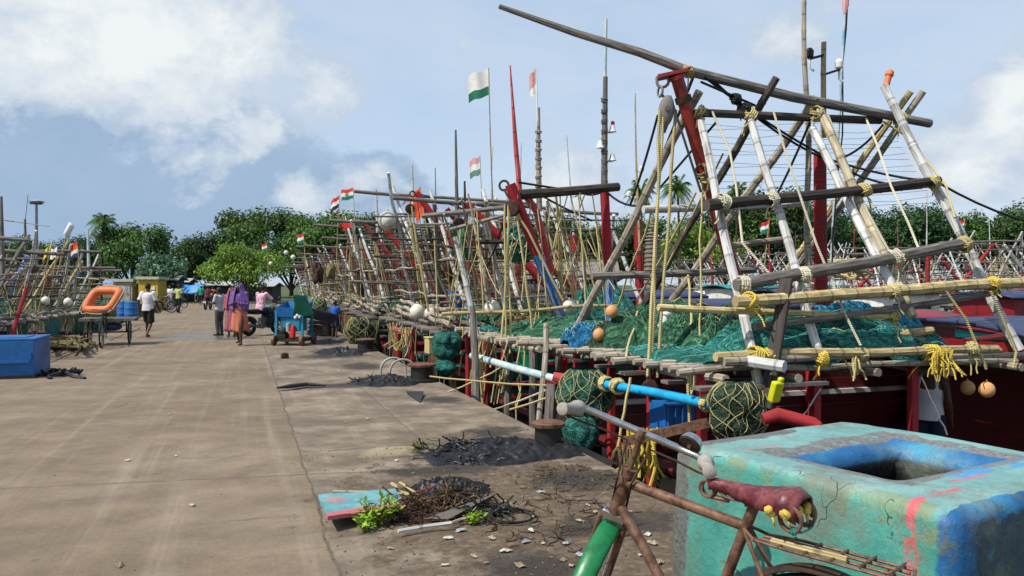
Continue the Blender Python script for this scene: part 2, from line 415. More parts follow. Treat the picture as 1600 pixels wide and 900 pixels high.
def person(M, label, H=1.66, J=None, shirt='white', bottom='black', blen=.45, skirt=False, sleeve=.6, shawl=None, vest=False, cap=None, vox=.009, trousers=False, bare=False, stripes=None):
    s = H/1.70; D = dict(hip=.90, ch=(0, 0, 1.28), nk=(0, .0, 1.44), hd=(0, .02, 1.585), le=(-.235, -.03, 1.13), lw=(-.25, .06, .89), re=(.235, -.03, 1.13), rw=(.25, .06, .89),
                         lk=(-.10, .03, .48), la=(-.10, -.02, .08), rk=(.10, .03, .48), ra=(.10, -.02, .08), lsh=(-.185, 0, 1.40), rsh=(.185, 0, 1.40), face=1., pel=(0, 0, .93))
    D.update(J or {}); g = lambda k: V(D[k])*s
    Mo = M; o = thing('person', Mo, label, 'person', 'people on the pier')
    pel, ch, nk, hd = g('pel'), g('ch'), g('nk'), g('hd')
    b = MB(Mo)
    loft(b, [(pel-V((0, 0, .09))*s, .13*s, .095*s), (pel, .155*s, .11*s), (pel.lerp(ch, .35), .13*s, .092*s), (pel.lerp(ch, .7), .15*s, .10*s), (ch, .165*s, .108*s), (ch+V((0, 0, .10))*s, .15*s, .09*s), (nk-V((0, 0, .02))*s, .07*s, .06*s), (nk+V((0, 0, .02))*s, .052*s, .054*s)])
    b.tube([nk-V((0, 0, .04))*s, nk.lerp(hd, .6)], [.056*s, .05*s], 10)
    b.ball(hd+V((0, 0, .018))*s, (.074*s, .092*s, .10*s), 16, 12); b.ball(hd+V((0, .026, -.045))*s, (.056*s, .062*s, .062*s), 12, 9)
    b.tube([hd+V((0, .098, .02))*s, hd+V((0, .118, -.022))*s, hd+V((0, .09, -.03))*s], [.010*s, .017*s, .012*s], 6)
    for q in (-1, 1): b.ball(hd+V((q*.077, -.005, -.005))*s, (.012*s, .024*s, .034*s), 8, 6); b.ball(hd+V((q*.033, .086, .03))*s, (.018*s, .012*s, .01*s), 7, 5)
    b.ball(hd+V((0, .088, -.062))*s, (.027*s, .012*s, .012*s), 8, 6)
    for q in ('l', 'r'):
        sg = -1 if q == 'l' else 1; sh, el, wr = g(q+'sh'), g(q+'e'), g(q+'w'); hp = pel+V((sg*.088, 0, -.04))*s; kn, an = g(q+'k'), g(q+'a')
        b.tube([sh+V((-sg*.03, 0, 0)), sh.lerp(el, .3), el], [.06*s, .05*s, .040*s], 10); b.ball(sh, .06*s, 10, 8); b.ball(el, .040*s, 8, 6); b.tube([el, el.lerp(wr, .35), wr], [.040*s, .040*s, .026*s], 10)
        d = (wr-el).normalized(); pd = V((0, 1, 0)) if abs(d.y) < .8 else V((0, 0, 1)); pd = (pd-d*pd.dot(d)).normalized(); nd = d.cross(pd)
        b.tube([wr, wr+d*.045*s, wr+d*.09*s], [.027*s, .036*s, .034*s], 10, flat=.5)
        for f in range(4):
            r0 = wr+d*.085*s+pd*(.026-.0175*f)*s*1.; L = [.07, .08, .075, .058][f]*s; cv = nd*(-sg)*.0
            b.tube([r0-d*.02*s, r0+d*L*.5+cv, r0+d*L*.92+V((-sg*.012, 0, 0))*s], [.0095*s, .0088*s, .0075*s], 6)
        th_ = wr+d*.03*s+pd*.03*s; b.tube([th_-pd*.01*s, th_+d*.028*s+pd*.018*s, th_+d*.062*s+pd*.022*s], [.012*s, .0105*s, .009*s], 6)
        b.ball(hp, .085*s, 10, 8); b.tube([hp, hp.lerp(kn, .4), kn], [.088*s, .075*s, .055*s], 12); b.ball(kn, .053*s, 10, 8); b.tube([kn, kn.lerp(an, .3), an], [.052*s, .053*s, .033*s], 12)
        ft = V((sg*.02, 1, 0)).normalized(); hl = V((an.x, an.y-.03*s, an.z-.045*s))
        b.ball(an, .038*s, 8, 6); b.tube([hl, hl+ft*.09*s+V((0, 0, .005)), hl+ft*.2*s-V((0, 0, .008))], [.036*s, .042*s, .026*s], 10, flat=.8)
    body = remesh(b.build('body', K['skin'], o, smooth=180), vox)
    # hair
    b = MB(Mo); b.ball(hd+V((0, -.014, .034))*s, (.084*s, .098*s, .098*s), 16, 12); 
    for _ in range(40):
        a, e = uni(0, 6.28), uni(.15, 1.5); v = V((math.cos(a)*math.cos(e)*.082, math.sin(a)*math.cos(e)*.096-.014, .034+math.sin(e)*.098))
        if v.y > .05 and v.z < .085: continue
        b.ball(hd+v*s, .014*s, 6, 4)
    b.build('hair', K['hair'], o, smooth=180)
    if D['face']:
        for q in (-1, 1): b = MB(Mo); b.ball(hd+V((q*.031, .088, .012))*s, (.013*s, .008*s, .008*s), 8, 6); b.build('eye', K['wplas'], body, smooth=180)
    vv = vox*1.25
    if not bare:
        b = MB(Mo); i = .022*s; low = pel-V((0, 0, .08))*s
        loft(b, [(low, .17*s+i, .115*s+i), (pel+V((0, 0, .05))*s, .158*s+i, .108*s+i), (pel.lerp(ch, .4), .142*s+i, .10*s+i), (ch, .172*s+i*.8, .112*s+i*.8), (ch+V((0, 0, .09))*s, .165*s+i*.6, .10*s+i*.6), (nk-V((0, 0, .03))*s, .10*s, .078*s), (nk-V((0, 0, .005))*s, .066*s, .064*s)] if not vest else
             [(low, .17*s+i, .115*s+i), (pel.lerp(ch, .4), .142*s+i, .10*s+i), (ch-V((0, 0, .02))*s, .168*s+i*.6, .112*s+i*.6)])
        for q in ('l', 'r'):
            sg = -1 if q == 'l' else 1; sh, el, wr = g(q+'sh'), g(q+'e'), g(q+'w')
            if vest: b.tube([ch+V((sg*.10, -.06, -.04))*s, ch+V((sg*.095, -.05, .10))*s, ch+V((sg*.09, 0, .145))*s, ch+V((sg*.09, .06, .08))*s, ch+V((sg*.10, .07, -.04))*s], .032*s, 8)
            elif sleeve <= 1: e = sh.lerp(el, sleeve+.25); b.ball(sh, .075*s, 10, 8); b.tube([sh, sh.lerp(e, .6), e], [.074*s, .07*s, .072*s], 12)
            else: b.ball(sh, .075*s, 10, 8); b.tube([sh, el, wr.lerp(el, .15)], [.072*s, .055*s, .045*s], 12); b.ball(el, .055*s, 8, 6)
        for _ in range(14): a = uni(0, 6.28); zz = uni(.0, .42); p0 = pel+V((.17*math.cos(a), .115*math.sin(a), zz))*s; (b.tube([p0, p0+V((uni(-.05, .05), uni(-.02, .02), uni(-.12, .12)))*s], .012*s, 5) if not vest else None)
        so_ = remesh(b.build('shirt', CL[shirt], o, smooth=180), vv, 4)
        if stripes:
            b = MB(Mo)
            for k in range(5): c = pel.lerp(ch, .05+.24*k); rx, ry = (.148+.006*k)*s+i+.012*s, (.103+.003*k)*s+i+.012*s; loft(b, [(c, rx, ry), (c+V((0, 0, .025))*s, rx, ry)])
            b.build('stripes', CL[stripes], so_, smooth=180)
    b = MB(Mo)
    if skirt:
        z1 = D['la'][2]*s+blen*s; cen = (g('la')+g('ra'))/2; low = V((cen.x, cen.y, z1)); n = 10; rings = []
        vs, fs = [], []
        for i_ in range(n):
            f = i_/(n-1); c = (pel+V((0, 0, .1))*s).lerp(low, f); rx, ry = lerp(.165, .24, f**.8)*s, lerp(.125, .19, f)*s
            for k in range(48): a = 2*math.pi*k/48; w = 1+.08*f*math.sin(a*7+2*f)+.04*f*math.sin(a*13); vs.append(c+V((rx*w*math.cos(a), ry*w*math.sin(a), .03*f*math.sin(a*3))))
        for i_ in range(n-1):
            for k in range(48): k2 = (k+1) % 48; fs.append([i_*48+k, i_*48+k2, (i_+1)*48+k2, (i_+1)*48+k])
        b.add(vs, fs); b.build('skirt', CL[bottom], o, smooth=180, solid=.012)
    else:
        loft(b, [(pel-V((0, 0, .10))*s, .165*s, .125*s), (pel, .18*s, .13*s), (pel+V((0, 0, .09))*s, .16*s, .115*s)])
        for q in ('l', 'r'):
            sg = -1 if q == 'l' else 1; hp = pel+V((sg*.088, 0, -.04))*s; kn, an = g(q+'k'), g(q+'a'); b.ball(hp, .105*s, 10, 8)
            if trousers: b.tube([hp, hp.lerp(kn, .5), kn, kn.lerp(an, .5), an+V((0, 0, .0))], [.108*s, .092*s, .075*s, .068*s, .062*s], 12); b.ball(kn, .075*s, 10, 8)
            else: e = hp.lerp(kn, .96); b.tube([hp, hp.lerp(e, .5), e], [.108*s, .105*s, .105*s], 12)
        remesh(b.build('trousers' if trousers else 'shorts', CL[bottom], o, smooth=180), vv, 4)
        if trousers:
            b = MB(Mo)
            for q in ('l', 'r'): an = g(q+'a'); b.tube([V((an.x, an.y-.055*s, an.z-.05*s)), V((an.x, an.y+.06*s, an.z-.045*s)), V((an.x, an.y+.185*s, an.z-.055*s))], [.04*s, .048*s, .03*s], 10, flat=.8)
            b.build('shoes', CL['black'], o, smooth=180)
    if shawl:
        b = MB(Mo)
        def sf(i, j):       # over the head, falling on both shoulders to the waist
            a = lerp(-2.75, 2.75, i)-math.pi/2; cx = math.cos(a); cy = math.sin(a)
            if j < .33: f = j/.33; rx, ry, z = .108*math.sin(f*1.45+.12), .125*math.sin(f*1.45+.12), .115*math.cos(f*1.5); c = hd
            else: f = (j-.33)/.67; rx, ry, z = lerp(.106, .25, min(1, f*1.7)**.8), lerp(.123, .165, min(1, f*1.5)), -.0-f*.62; c = hd
            w = 1+.05*math.sin(a*9+j*5)*j
            return c+V((rx*w*cx, ry*w*cy-.02, z+.04*math.sin(a*4)*max(0, j-.5)))*s
        b.grid(sf, 44, 30); b.build('shawl', CL[shawl], o, smooth=180, solid=.012)
    if cap:
        b = MB(Mo); b.ball(hd+V((0, 0, .055))*s, (.092*s, .108*s, .088*s), 14, 9); b.build('cap', CL[cap], o, smooth=180)
    return o
WALK = dict(lk=(-.095, .14, .50), la=(-.10, .13, .09), rk=(.095, .02, .47), ra=(.10, -.22, .13), le=(-.25, -.09, 1.14), lw=(-.26, -.02, .91), re=(.25, .04, 1.13), rw=(.25, .2, .93))
RIDE = dict(pel=(0, 0, .90), ch=(0, .06, 1.24), nk=(0, .10, 1.40), hd=(0, .14, 1.54), lsh=(-.185, .07, 1.36), rsh=(.185, .07, 1.36), le=(-.3, .26, 1.14), re=(.3, .26, 1.14), lw=(-.31, .50, 1.06), rw=(.31, .50, 1.06), lk=(-.22, .38, .70), rk=(.22, .38, .70), la=(-.2, .18, .32), ra=(.2, .18, .32))
PHONE = dict(le=(-.22, .06, 1.14), lw=(-.12, .27, 1.16), re=(.22, .06, 1.14), rw=(.10, .28, 1.14), hd=(0, .04, 1.575))
FOLD = dict(WALK, le=(-.24, .04, 1.12), lw=(-.06, .2, 1.14), re=(.24, .04, 1.12), rw=(.06, .22, 1.17))
person(TR(PZ(231, 528, 0), rad(-6)), 'man in a white shirt and black shorts walking away, seen from behind', 1.68, WALK, 'white', 'black')
person(TR(PZ(343, 524, 0), rad(70)), 'thin man standing side on in grey trousers beside the woman in the purple shawl', 1.56, PHONE, 'pale', 'grey', trousers=True)
person(TR(PZ(374, 540, 0), rad(176)), 'person walking towards the camera in a purple shawl and orange skirt', 1.70, FOLD, 'purple', 'orange', blen=.30, skirt=True, shawl='purple', sleeve=1.2)
person(TR(PZ(362, 526, 0), rad(180)), 'person in a rose wrap half hidden behind the one in the purple shawl', 1.56, None, 'rose', 'rose', blen=.12, skirt=True, shawl='rose', sleeve=1.2)
pm_ = PZ(402, 524, 0)+V((.12, .25, 0)); person(TR(pm_+V((-.13*math.cos(rad(62)), -.13*math.sin(rad(62)), .0)), rad(62-90)), 'man in a pink shirt sitting on the black motorcycle', 1.68, RIDE, 'pink', 'navy', trousers=True)
pm_ = PZ(325, 484, 0); person(TR(pm_+V((.0, -.13, .0)), rad(7)), 'man in a dark striped shirt riding the maroon motorcycle away', 1.64, RIDE, 'maroon', 'grey', trousers=True, vox=.014, stripes='rose')
person(TR(PZ(314, 477, 0), rad(10)), 'far person in a bright green shirt and pale cap walking away', 1.6, WALK, 'green', 'black', vox=.015, cap='white')
person(TR(PZ(332, 475, 0), rad(20)), 'far person in an orange shirt beyond the striped rider', 1.5, None, 'peach', 'navy', vox=.015)
person(TR(PZ(279, 489, 0), rad(-20)), 'man in a yellow green shirt and black trousers walking by the parked bicycles', 1.66, WALK, 'lime', 'black', trousers=True, vox=.013)
person(TR(PZ(266, 484, 0), rad(160)), 'small distant man in white beside the parked bicycles', 1.62, None, 'white', 'lilac', trousers=True, vox=.014)
person(TR(PZ(523, 527, 0), rad(-15)), 'boy in a blue shirt standing at the quay edge with his back to the camera', 1.14, dict(PHONE), 'blue', 'navy', vox=.011)
person(TR(P(566, 481, 27.6), rad(60)), 'shirtless man in dark shorts standing on the deck of the sixth trawler', 1.6, dict(le=(-.24, .1, 1.16), lw=(-.2, .3, 1.3)), bottom='black', bare=True, vox=.012)
p_ = PU(1452, 600, 7.9); p_.z = -.86; person(TR(p_, rad(-40)), 'man in a white vest under the blue roof of the nearest trawler', 1.62, dict(hd=(0, .05, 1.57), face=0), 'white', 'navy', vest=True)
# ---- camera, sun, sky ------------------------------------------------------------
cam = bpy.data.cameras.new('camera'); co = bpy.data.objects.new('camera', cam); col.objects.link(co)
co.location = (0, 0, EYE); co.rotation_euler = (rad(90), 0, 0)
cam.sensor_width = 36; cam.lens = FOC/1600*36; cam.shift_y = -(450-HY)/1600; cam.clip_start = .05; cam.clip_end = 6000
sc.camera = co
sc.view_settings.view_transform = 'Standard'; sc.view_settings.look = 'None'; sc.view_settings.gamma = 1; sc.view_settings.exposure = .12
ELEV = rad(52); SD = V((-.8645*math.cos(ELEV), -.5026*math.cos(ELEV), math.sin(ELEV)))
sl = bpy.data.lights.new('sun', 'SUN'); sl.energy = 4.9; sl.angle = rad(.5); sl.color = (1, .955, .88)
so = bpy.data.objects.new('sun', sl); col.objects.link(so); so.rotation_euler = SD.to_track_quat('Z', 'Y').to_euler(); so.location = (-20, -10, 30)
wd = bpy.data.worlds.new('World'); sc.world = wd; wd.use_nodes = True
t = NT.__new__(NT); t.m = None; t.t = wd.node_tree; t.b = wd.node_tree.nodes['Background']
sky = t.n('TexSky'); sky.sky_type = 'NISHITA'; sky.sun_disc = False; sky.sun_elevation = ELEV; sky.sun_rotation = rad(240)
sky.air_density = 1.; sky.dust_density = 1.2; sky.ozone_density = 1.
SKYK = .105
gc = t.n('TexCoord').outputs['Generated']
def skyblob(px, py, r, amt, sq=1.):      # a bank of cloud in that direction of the sky
    d = V(((px-HX)/FOC, 1, -(py-HY)/FOC)).normalized()
    mp = t.n('VectorMath', _operation='SUBTRACT'); t.inp(mp, 'i0', gc); mp.inputs[1].default_value = d
    mq = t.n('VectorMath', _operation='MULTIPLY'); t.inp(mq, 'i0', mp.outputs[0]); mq.inputs[1].default_value = (1, 1, sq)
    ln = t.n('VectorMath', _operation='LENGTH'); t.inp(ln, 'i0', mq.outputs[0])
    q = t.math('DIVIDE', ln.outputs['Value'], r/FOC)
    e = t.math('POWER', 2.718, t.math('MULTIPLY', t.math('MULTIPLY', q, q), -1.))
    return t.math('MULTIPLY', e, amt).outputs[0]
def sumn(ls):
    a = ls[0]
    for b in ls[1:]: a = t.math('ADD', a, b).outputs[0]
    return a
def cnoise(sx, sz, scale, det, off=0., rough=.58, dist=.25):
    mp = t.n('Mapping'); t.inp(mp, 'Vector', gc); mp.inputs['Scale'].default_value = (sx, sx, sz); mp.inputs['Location'].default_value = (off, off*.7, off*.3)
    return t.noise(mp.outputs[0], scale, det, rough, dist)
n_big = cnoise(1., 1.5, 5.2, 10, 1.3, .6)
n_fine = cnoise(1., 1.3, 13., 9, 4., .62)
n_wisp = cnoise(1., 2.6, 2.4, 6, 7.)
bright = sumn([skyblob(190, -20, 170, .46), skyblob(-60, -60, 190, .46), skyblob(330, 90, 78, .42), skyblob(215, 140, 72, .38), skyblob(415, 70, 50, .34), skyblob(120, 60, 95, .26), skyblob(360, 20, 80, .25), skyblob(520, 138, 46, .6), skyblob(640, 172, 50, .42, 1.5), skyblob(710, 75, 30, .32), skyblob(850, 175, 50, .24), skyblob(700, 250, 60, .2, 2),
               skyblob(1565, 205, 70, .6, 1.5), skyblob(1575, 140, 36, .5), skyblob(1500, 275, 48, .5, 2.1), skyblob(1225, 60, 66, .36), skyblob(545, 268, 50, .34, 1.6), skyblob(625, 240, 60, .24, 1.8), skyblob(1690, 240, 80, .4), skyblob(880, 300, 110, .3, 2.4), skyblob(400, 230, 26, .3), skyblob(465, 305, 36, .3), skyblob(590, 300, 44, .24), skyblob(860, 300, 40, .25), skyblob(1380, 120, 60, .16)])
dens = t.math('ADD', t.math('MULTIPLY', t.math('SUBTRACT', n_big, .5), 1.9), t.math('ADD', bright, t.math('MULTIPLY', t.math('SUBTRACT', n_fine, .5), .8)))
mb_ = t.ramp(dens, [(.22, 0.), (.30, .5), (.44, 1.)]).outputs[0]
dark = sumn([skyblob(120, 300, 190, .55, 1.4), skyblob(330, 275, 110, .6), skyblob(20, 230, 150, .3), skyblob(250, 340, 200, .4, 1.8), skyblob(600, 275, 75, .42, 1.2), skyblob(480, 300, 80, .3, 1.6), skyblob(-150, 260, 250, .45), skyblob(720, 330, 180, .22, 2.)])
dd = t.math('ADD', t.math('MULTIPLY', t.math('SUBTRACT', n_big, .5), 1.1), t.math('ADD', dark, t.math('MULTIPLY', t.math('SUBTRACT', n_fine, .5), .4)))
md = t.ramp(dd, [(.24, 0.), (.34, .8), (.46, 1.)]).outputs[0]
wis = t.ramp(n_wisp, [(.36, .06), (.7, .5)]).outputs[0]
skyc = t.mix(.62, sky.outputs[0], tuple(x/SKYK for x in (.48, .655, .885))).outputs[0]
zs = t.n('SeparateXYZ'); t.inp(zs, 'i0', gc); hz = t.ramp(zs.outputs[2], [(0., .55), (.2, .25), (.4, 0.)]).outputs[0]
skyc = t.mix(hz, skyc, tuple(x/SKYK for x in (.60, .72, .86))).outputs[0]
c0 = t.mix(wis, skyc, tuple(x/SKYK for x in (.68, .74, .83))).outputs[0]
c1 = t.mix(md, c0, t.mix(n_fine, tuple(x/SKYK for x in (.275, .395, .565)), tuple(x/SKYK for x in (.38, .50, .665))).outputs[0]).outputs[0]
cb = t.mix(t.ramp(t.math('ADD', dens, t.math('MULTIPLY', t.math('SUBTRACT', n_fine, .5), .9)), [(.3, 0.), (1.05, 1.)]).outputs[0], tuple(x/SKYK for x in (.50, .59, .71)), tuple(x/SKYK for x in (.80, .84, .85))).outputs[0]
c2 = t.mix(mb_, c1, cb).outputs[0]
t.inp(t.b, 'Color', c2); t.inp(t.b, 'Strength', SKYK)

# ---- ground, quay, water -----------------------------------------------------------
MQ = Matrix.Translation(Q(0, 0)) @ Matrix.Rotation(TH, 4, 'Z')      # quay frame: x away from the edge, y along it
def piermat():
    t = NT('pier concrete'); oc = t.n('TexCoord').outputs['Object']; sp = t.n('SeparateXYZ'); t.inp(sp, 'i0', oc)
    x, y = sp.outputs[0], sp.outputs[1]
    big = t.noise(oc, .45, 6); med = t.noise(oc, 2.4, 7, .65); fine = t.noise(oc, 42, 5, .7)
    base = t.ramp(big, [(.3, (.168, .121, .079)), (.5, (.215, .159, .107)), (.7, (.254, .195, .136))]).outputs[0]
    side = t.ramp(x, [(0, 0.), (1, 1.)]); sm = t.math('GREATER_THAN', x, -2.66)
    base = t.mix(t.math('MULTIPLY', sm, .6), base, t.ramp(med, [(.3, (.17, .133, .098)), (.6, (.285, .234, .177))]).outputs[0]).outputs[0]
    base = t.mix(.7, base, t.ramp(med, [(.3, .6), (.62, 1.1)]).outputs[0], 'MULTIPLY').outputs[0]
    base = t.mix(.5, base, t.ramp(fine, [(.3, .62), (.7, 1.12)]).outputs[0], 'MULTIPLY').outputs[0]
    # scuffs across and wheel tracks along
    m1 = t.n('Mapping'); t.inp(m1, 'Vector', oc); m1.inputs['Scale'].default_value = (.8, 5.5, 1); m1.inputs['Rotation'].default_value = (0, 0, rad(7))
    sc1 = t.noise(m1.outputs[0], 1.3, 8, .72); scm = t.ramp(sc1, [(.585, 0.), (.66, 1.)]).outputs[0]
    scm = t.math('MULTIPLY', scm, t.math('ADD', .55, t.math('MULTIPLY', sm, .45))).outputs[0]
    base = t.mix(t.math('MULTIPLY', scm, .8), base, (.085, .066, .05)).outputs[0]
    m2 = t.n('Mapping'); t.inp(m2, 'Vector', oc); m2.inputs['Scale'].default_value = (3.2, .07, 1); m2.inputs['Rotation'].default_value = (0, 0, rad(-2))
    tr = t.ramp(t.noise(m2.outputs[0], 1.6, 6, .7), [(.52, 0.), (.72, 1.)]).outputs[0]
    base = t.mix(t.math('MULTIPLY', tr, .28), base, (.40, .33, .26)).outputs[0]
    vo = t.noise(oc, 7., 5, .6); sp_ = t.ramp(vo, [(.66, 0.), (.71, 1.)]).outputs[0]
    base = t.mix(t.math('MULTIPLY', sp_, .6), base, (.075, .055, .04)).outputs[0]
    dirt = t.ramp(t.noise(oc, 1.15, 10, .74), [(.44, 0.), (.58, 1.)]).outputs[0]
    base = t.mix(t.math('MULTIPLY', dirt, t.math('ADD', .30, t.math('MULTIPLY', sm, .40))), base, (.10, .076, .055)).outputs[0]
    # joints
    wobn = t.math('MULTIPLY', t.math('SUBTRACT', t.noise(oc, 1.6, 5, .7), .5), .12)
    xw, yw = t.math('ADD', x, wobn), t.math('ADD', y, wobn)
    def line(v, at, w): return t.math('LESS_THAN', t.math('ABSOLUTE', t.math('SUBTRACT', v, at)), w).outputs[0]
    j = t.math('MAXIMUM', line(xw, -2.66, .011), t.math('MULTIPLY', line(xw, -1.4, .012), .8)).outputs[0]
    cj = t.math('LESS_THAN', t.math('ABSOLUTE', t.math('SUBTRACT', t.math('MODULO', t.math('ADD', yw, 100.), 2.1), 1.05)), .017)
    j = t.math('MAXIMUM', j, t.math('MULTIPLY', t.math('MULTIPLY', cj, sm), .8)).outputs[0]
    y2 = t.math('ADD', t.math('ADD', yw, t.math('MULTIPLY', x, .12)), 100.4)
    cj2 = t.math('MULTIPLY', t.math('LESS_THAN', t.math('ABSOLUTE', t.math('SUBTRACT', t.math('MODULO', y2, 3.3), 1.65)), .022), t.math('GREATER_THAN', t.noise(oc, .9, 4), .46))
    j = t.math('MAXIMUM', j, t.math('MULTIPLY', cj2, .75)).outputs[0]
    base = t.mix(t.math('MULTIPLY', j, t.math('ADD', .25, t.math('MULTIPLY', t.ramp(med, [(.35, 0.), (.6, 1.)]), .5))), base, (.07, .054, .042)).outputs[0]
    # mud, tar and oil stains where the photo has them
    def blob(u, v, ru, rv):
        a = t.math('DIVIDE', t.math('SUBTRACT', y, u), ru); b = t.math('DIVIDE', t.math('SUBTRACT', x, v), rv)
        return t.math('POWER', 2.718, t.math('MULTIPLY', t.math('ADD', t.math('MULTIPLY', a, a), t.math('MULTIPLY', b, b)), -1.)).outputs[0]
    def mx(l):
        a = l[0]
        for b in l[1:]: a = t.math('MAXIMUM', a, b).outputs[0]
        return a
    nz = t.math('MULTIPLY', t.math('SUBTRACT', t.noise(oc, 3.6, 10, .76), .5), 1.9)
    mud = mx([blob(6.2, -1.2, 1.3, 1.5), blob(5.0, -.9, 1.2, 1.6), blob(3.6, -1.2, 1.5, 1.2), blob(7.6, -.8, 1.2, 1.)])
    mm = t.ramp(t.math('ADD', mud, nz), [(.42, 0.), (.62, 1.)]).outputs[0]
    mudc = t.ramp(t.noise(oc, 14, 6, .7), [(.35, (.05, .034, .022)), (.55, (.115, .08, .05)), (.68, (.22, .165, .11))]).outputs[0]
    base = t.mix(t.math('MULTIPLY', mm, .85), base, mudc).outputs[0]
    tarm = mx([blob(7.0, -1.5, .3, .7), blob(6.3, -.5, .5, .5), blob(8.6, -.5, .4, .4), blob(11.2, -.5, .5, .35), blob(4.4, -1.6, .4, .35), blob(7.55, -.75, .55, .75), blob(7.7, -1.3, .4, .5), blob(13.6, -.75, .75, .8), blob(13.3, -1.6, .4, 1.), blob(20.3, -.9, 1.2, .9), blob(18.9, -1.3, .8, 1.), blob(5.0, -.75, .3, .6), blob(9.9, -6.1, .13, .2), blob(26, -.9, 1.5, .8), blob(16.4, -.9, 1., .5)])
    tm = t.ramp(t.math('ADD', tarm, nz), [(.40, 0.), (.62, .7), (.85, 1.)]).outputs[0]
    base = t.mix(t.math('MULTIPLY', tm, .92), base, t.ramp(fine, [(.3, (.014, .012, .011)), (.7, (.05, .041, .034))]).outputs[0]).outputs[0]
    wet = mx([blob(27.6, -4.6, 1.6, 1.3), blob(26.2, -3.6, .9, 1.1), blob(9.9, -6.1, .13, .2)])
    wm = t.ramp(t.math('ADD', wet, t.math('MULTIPLY', nz, .8)), [(.4, 0.), (.55, 1.)]).outputs[0]
    base = t.mix(t.math('MULTIPLY', wm, .6), base, (.07, .065, .065)).outputs[0]
    chalk = t.ramp(t.math('ADD', mx([blob(7.9, -1.75, .3, .55)]), nz), [(.5, 0.), (.7, 1.)]).outputs[0]
    base = t.mix(t.math('MULTIPLY', chalk, .35), base, (.42, .35, .2)).outputs[0]
    h = t.math('ADD', t.math('MULTIPLY', fine, .5), t.math('SUBTRACT', med, t.math('MULTIPLY', j, 1.2)))
    h = t.math('ADD', h, t.math('MULTIPLY', t.math('ADD', mm, tm), t.math('MULTIPLY', t.noise(oc, 22, 5), .8)))
    t.bump(h, .55, .02)
    ro = t.mix(wm, t.mix(tm, (.9,)*3, (.8,)*3).outputs[0], (.25,)*3).outputs[0]
    return t.fin(base, ro, 0, .3)
m = MB(MQ)
m.box((-4.07, 34.0, -1.5), (8.14, 82, 3.0))
struct(m.build('pier', piermat(), smooth=0, bevel=.03, origin=Q(0, 0)))
pier = bpy.data.objects['pier']
pier.data.transform(pier.matrix_world.inverted() @ Matrix.Translation(Q(0, 0)))
# make the pier's own axes the quay's axes
pier.data.transform(Matrix.Rotation(-TH, 4, 'Z')); pier.matrix_world = MQ

def shoremat():
    t = NT('bare shore earth'); oc = t.coord()
    c = t.ramp(t.noise(oc, .12, 6), [(.35, (.06, .07, .03)), (.5, (.05, .07, .025)), (.65, (.08, .09, .04))]).outputs[0]
    t.bump(t.noise(oc, 3, 5), .5, .05); return t.fin(c, .95)
front = [(-1500, 60), (-300, 60), (-60, 66), (-38, 66.5), (-14, 76), (10, 96), (60, 106), (300, 120), (1500, 160)]
m = MB(); n = len(front)
vs = [(x, y, -.02) for x, y in front]+[(x, 3000, -.02) for x, y in front]+[(x, y, -6) for x, y in front]
m.add(vs, [[i, i+1, n+i+1, n+i] for i in range(n-1)]+[[2*n+i, 2*n+i+1, i+1, i] for i in range(n-1)])
struct(m.build('ground', shoremat(), smooth=0, origin=(0, 80, -.02)))
def watermat():
    t = NT('harbour water'); oc = t.coord()
    t.bump(t.math('ADD', t.noise(oc, 1.6, 5), t.noise(oc, 6, 3)), .25, .05)
    return t.fin(t.mix(t.noise(oc, .3), (.012, .02, .018), (.03, .04, .034)).outputs[0], .12, 0, .5)
m = MB(); m.add([(-1500, -300, WATER), (1500, -300, WATER), (1500, 400, WATER), (-1500, 400, WATER)], [[0, 1, 2, 3]])
struct(m.build('water', watermat(), smooth=0))

# ---- trees -------------------------------------------------------------------------
LF = [leafmat('mid green leaves', '#22381a', '#3f6026', '#6a8c3c'), leafmat('dark green leaves', '#1a2e18', '#324e25', '#526f36'),
      leafmat('bright green leaves', '#43601f', '#688a31', '#96ae4c'), leafmat('grey green leaves', '#2b4630', '#4d6d4c', '#7c9a74')]
def crown_mesh(seed, w, h, leaf, n_lobes, n_leaf, droop=0.):
    r = random.Random(seed); m = MB(); vs, fs = [], []
    lobes = []
    for i in range(n_lobes):
        a = r.uniform(0, 6.28); rr = w*.36*math.sqrt(r.random()); z = r.uniform(.22, .86)
        k = 1-abs(z-.5)*.9
        lobes.append((V((rr*math.cos(a)*k*1.2, rr*math.sin(a)*k*1.2, z*h)), r.uniform(.13, .22)*w))
    for i in range(n_leaf):
        c, lr = lobes[r.randrange(n_lobes)]
        d = V((r.gauss(0, 1), r.gauss(0, 1), r.gauss(0, 1))).normalized()
        p = c+V((d.x, d.y, d.z*.75))*lr*(r.random()**.35)*(1+.35*noise.noise(d*2.3+c))
        if p.z < h*.06: continue
        nn = (d+V((r.gauss(0, .6), r.gauss(0, .6), .5+r.gauss(0, .5)))).normalized()
        x = nn.orthogonal().normalized(); x.rotate(__import__('mathutils').Quaternion(nn, r.uniform(0, 6.28))); y = nn.cross(x)
        s = leaf*r.uniform(.6, 1.3); o = len(vs)
        vs += [p-x*s*.5, p+y*s*.32-V((0, 0, droop*s)), p+x*s*.6-V((0, 0, droop*s*1.5)), p-y*s*.32]
        fs.append([o, o+1, o+2, o+3])
    m.add(vs, fs); return m, lobes
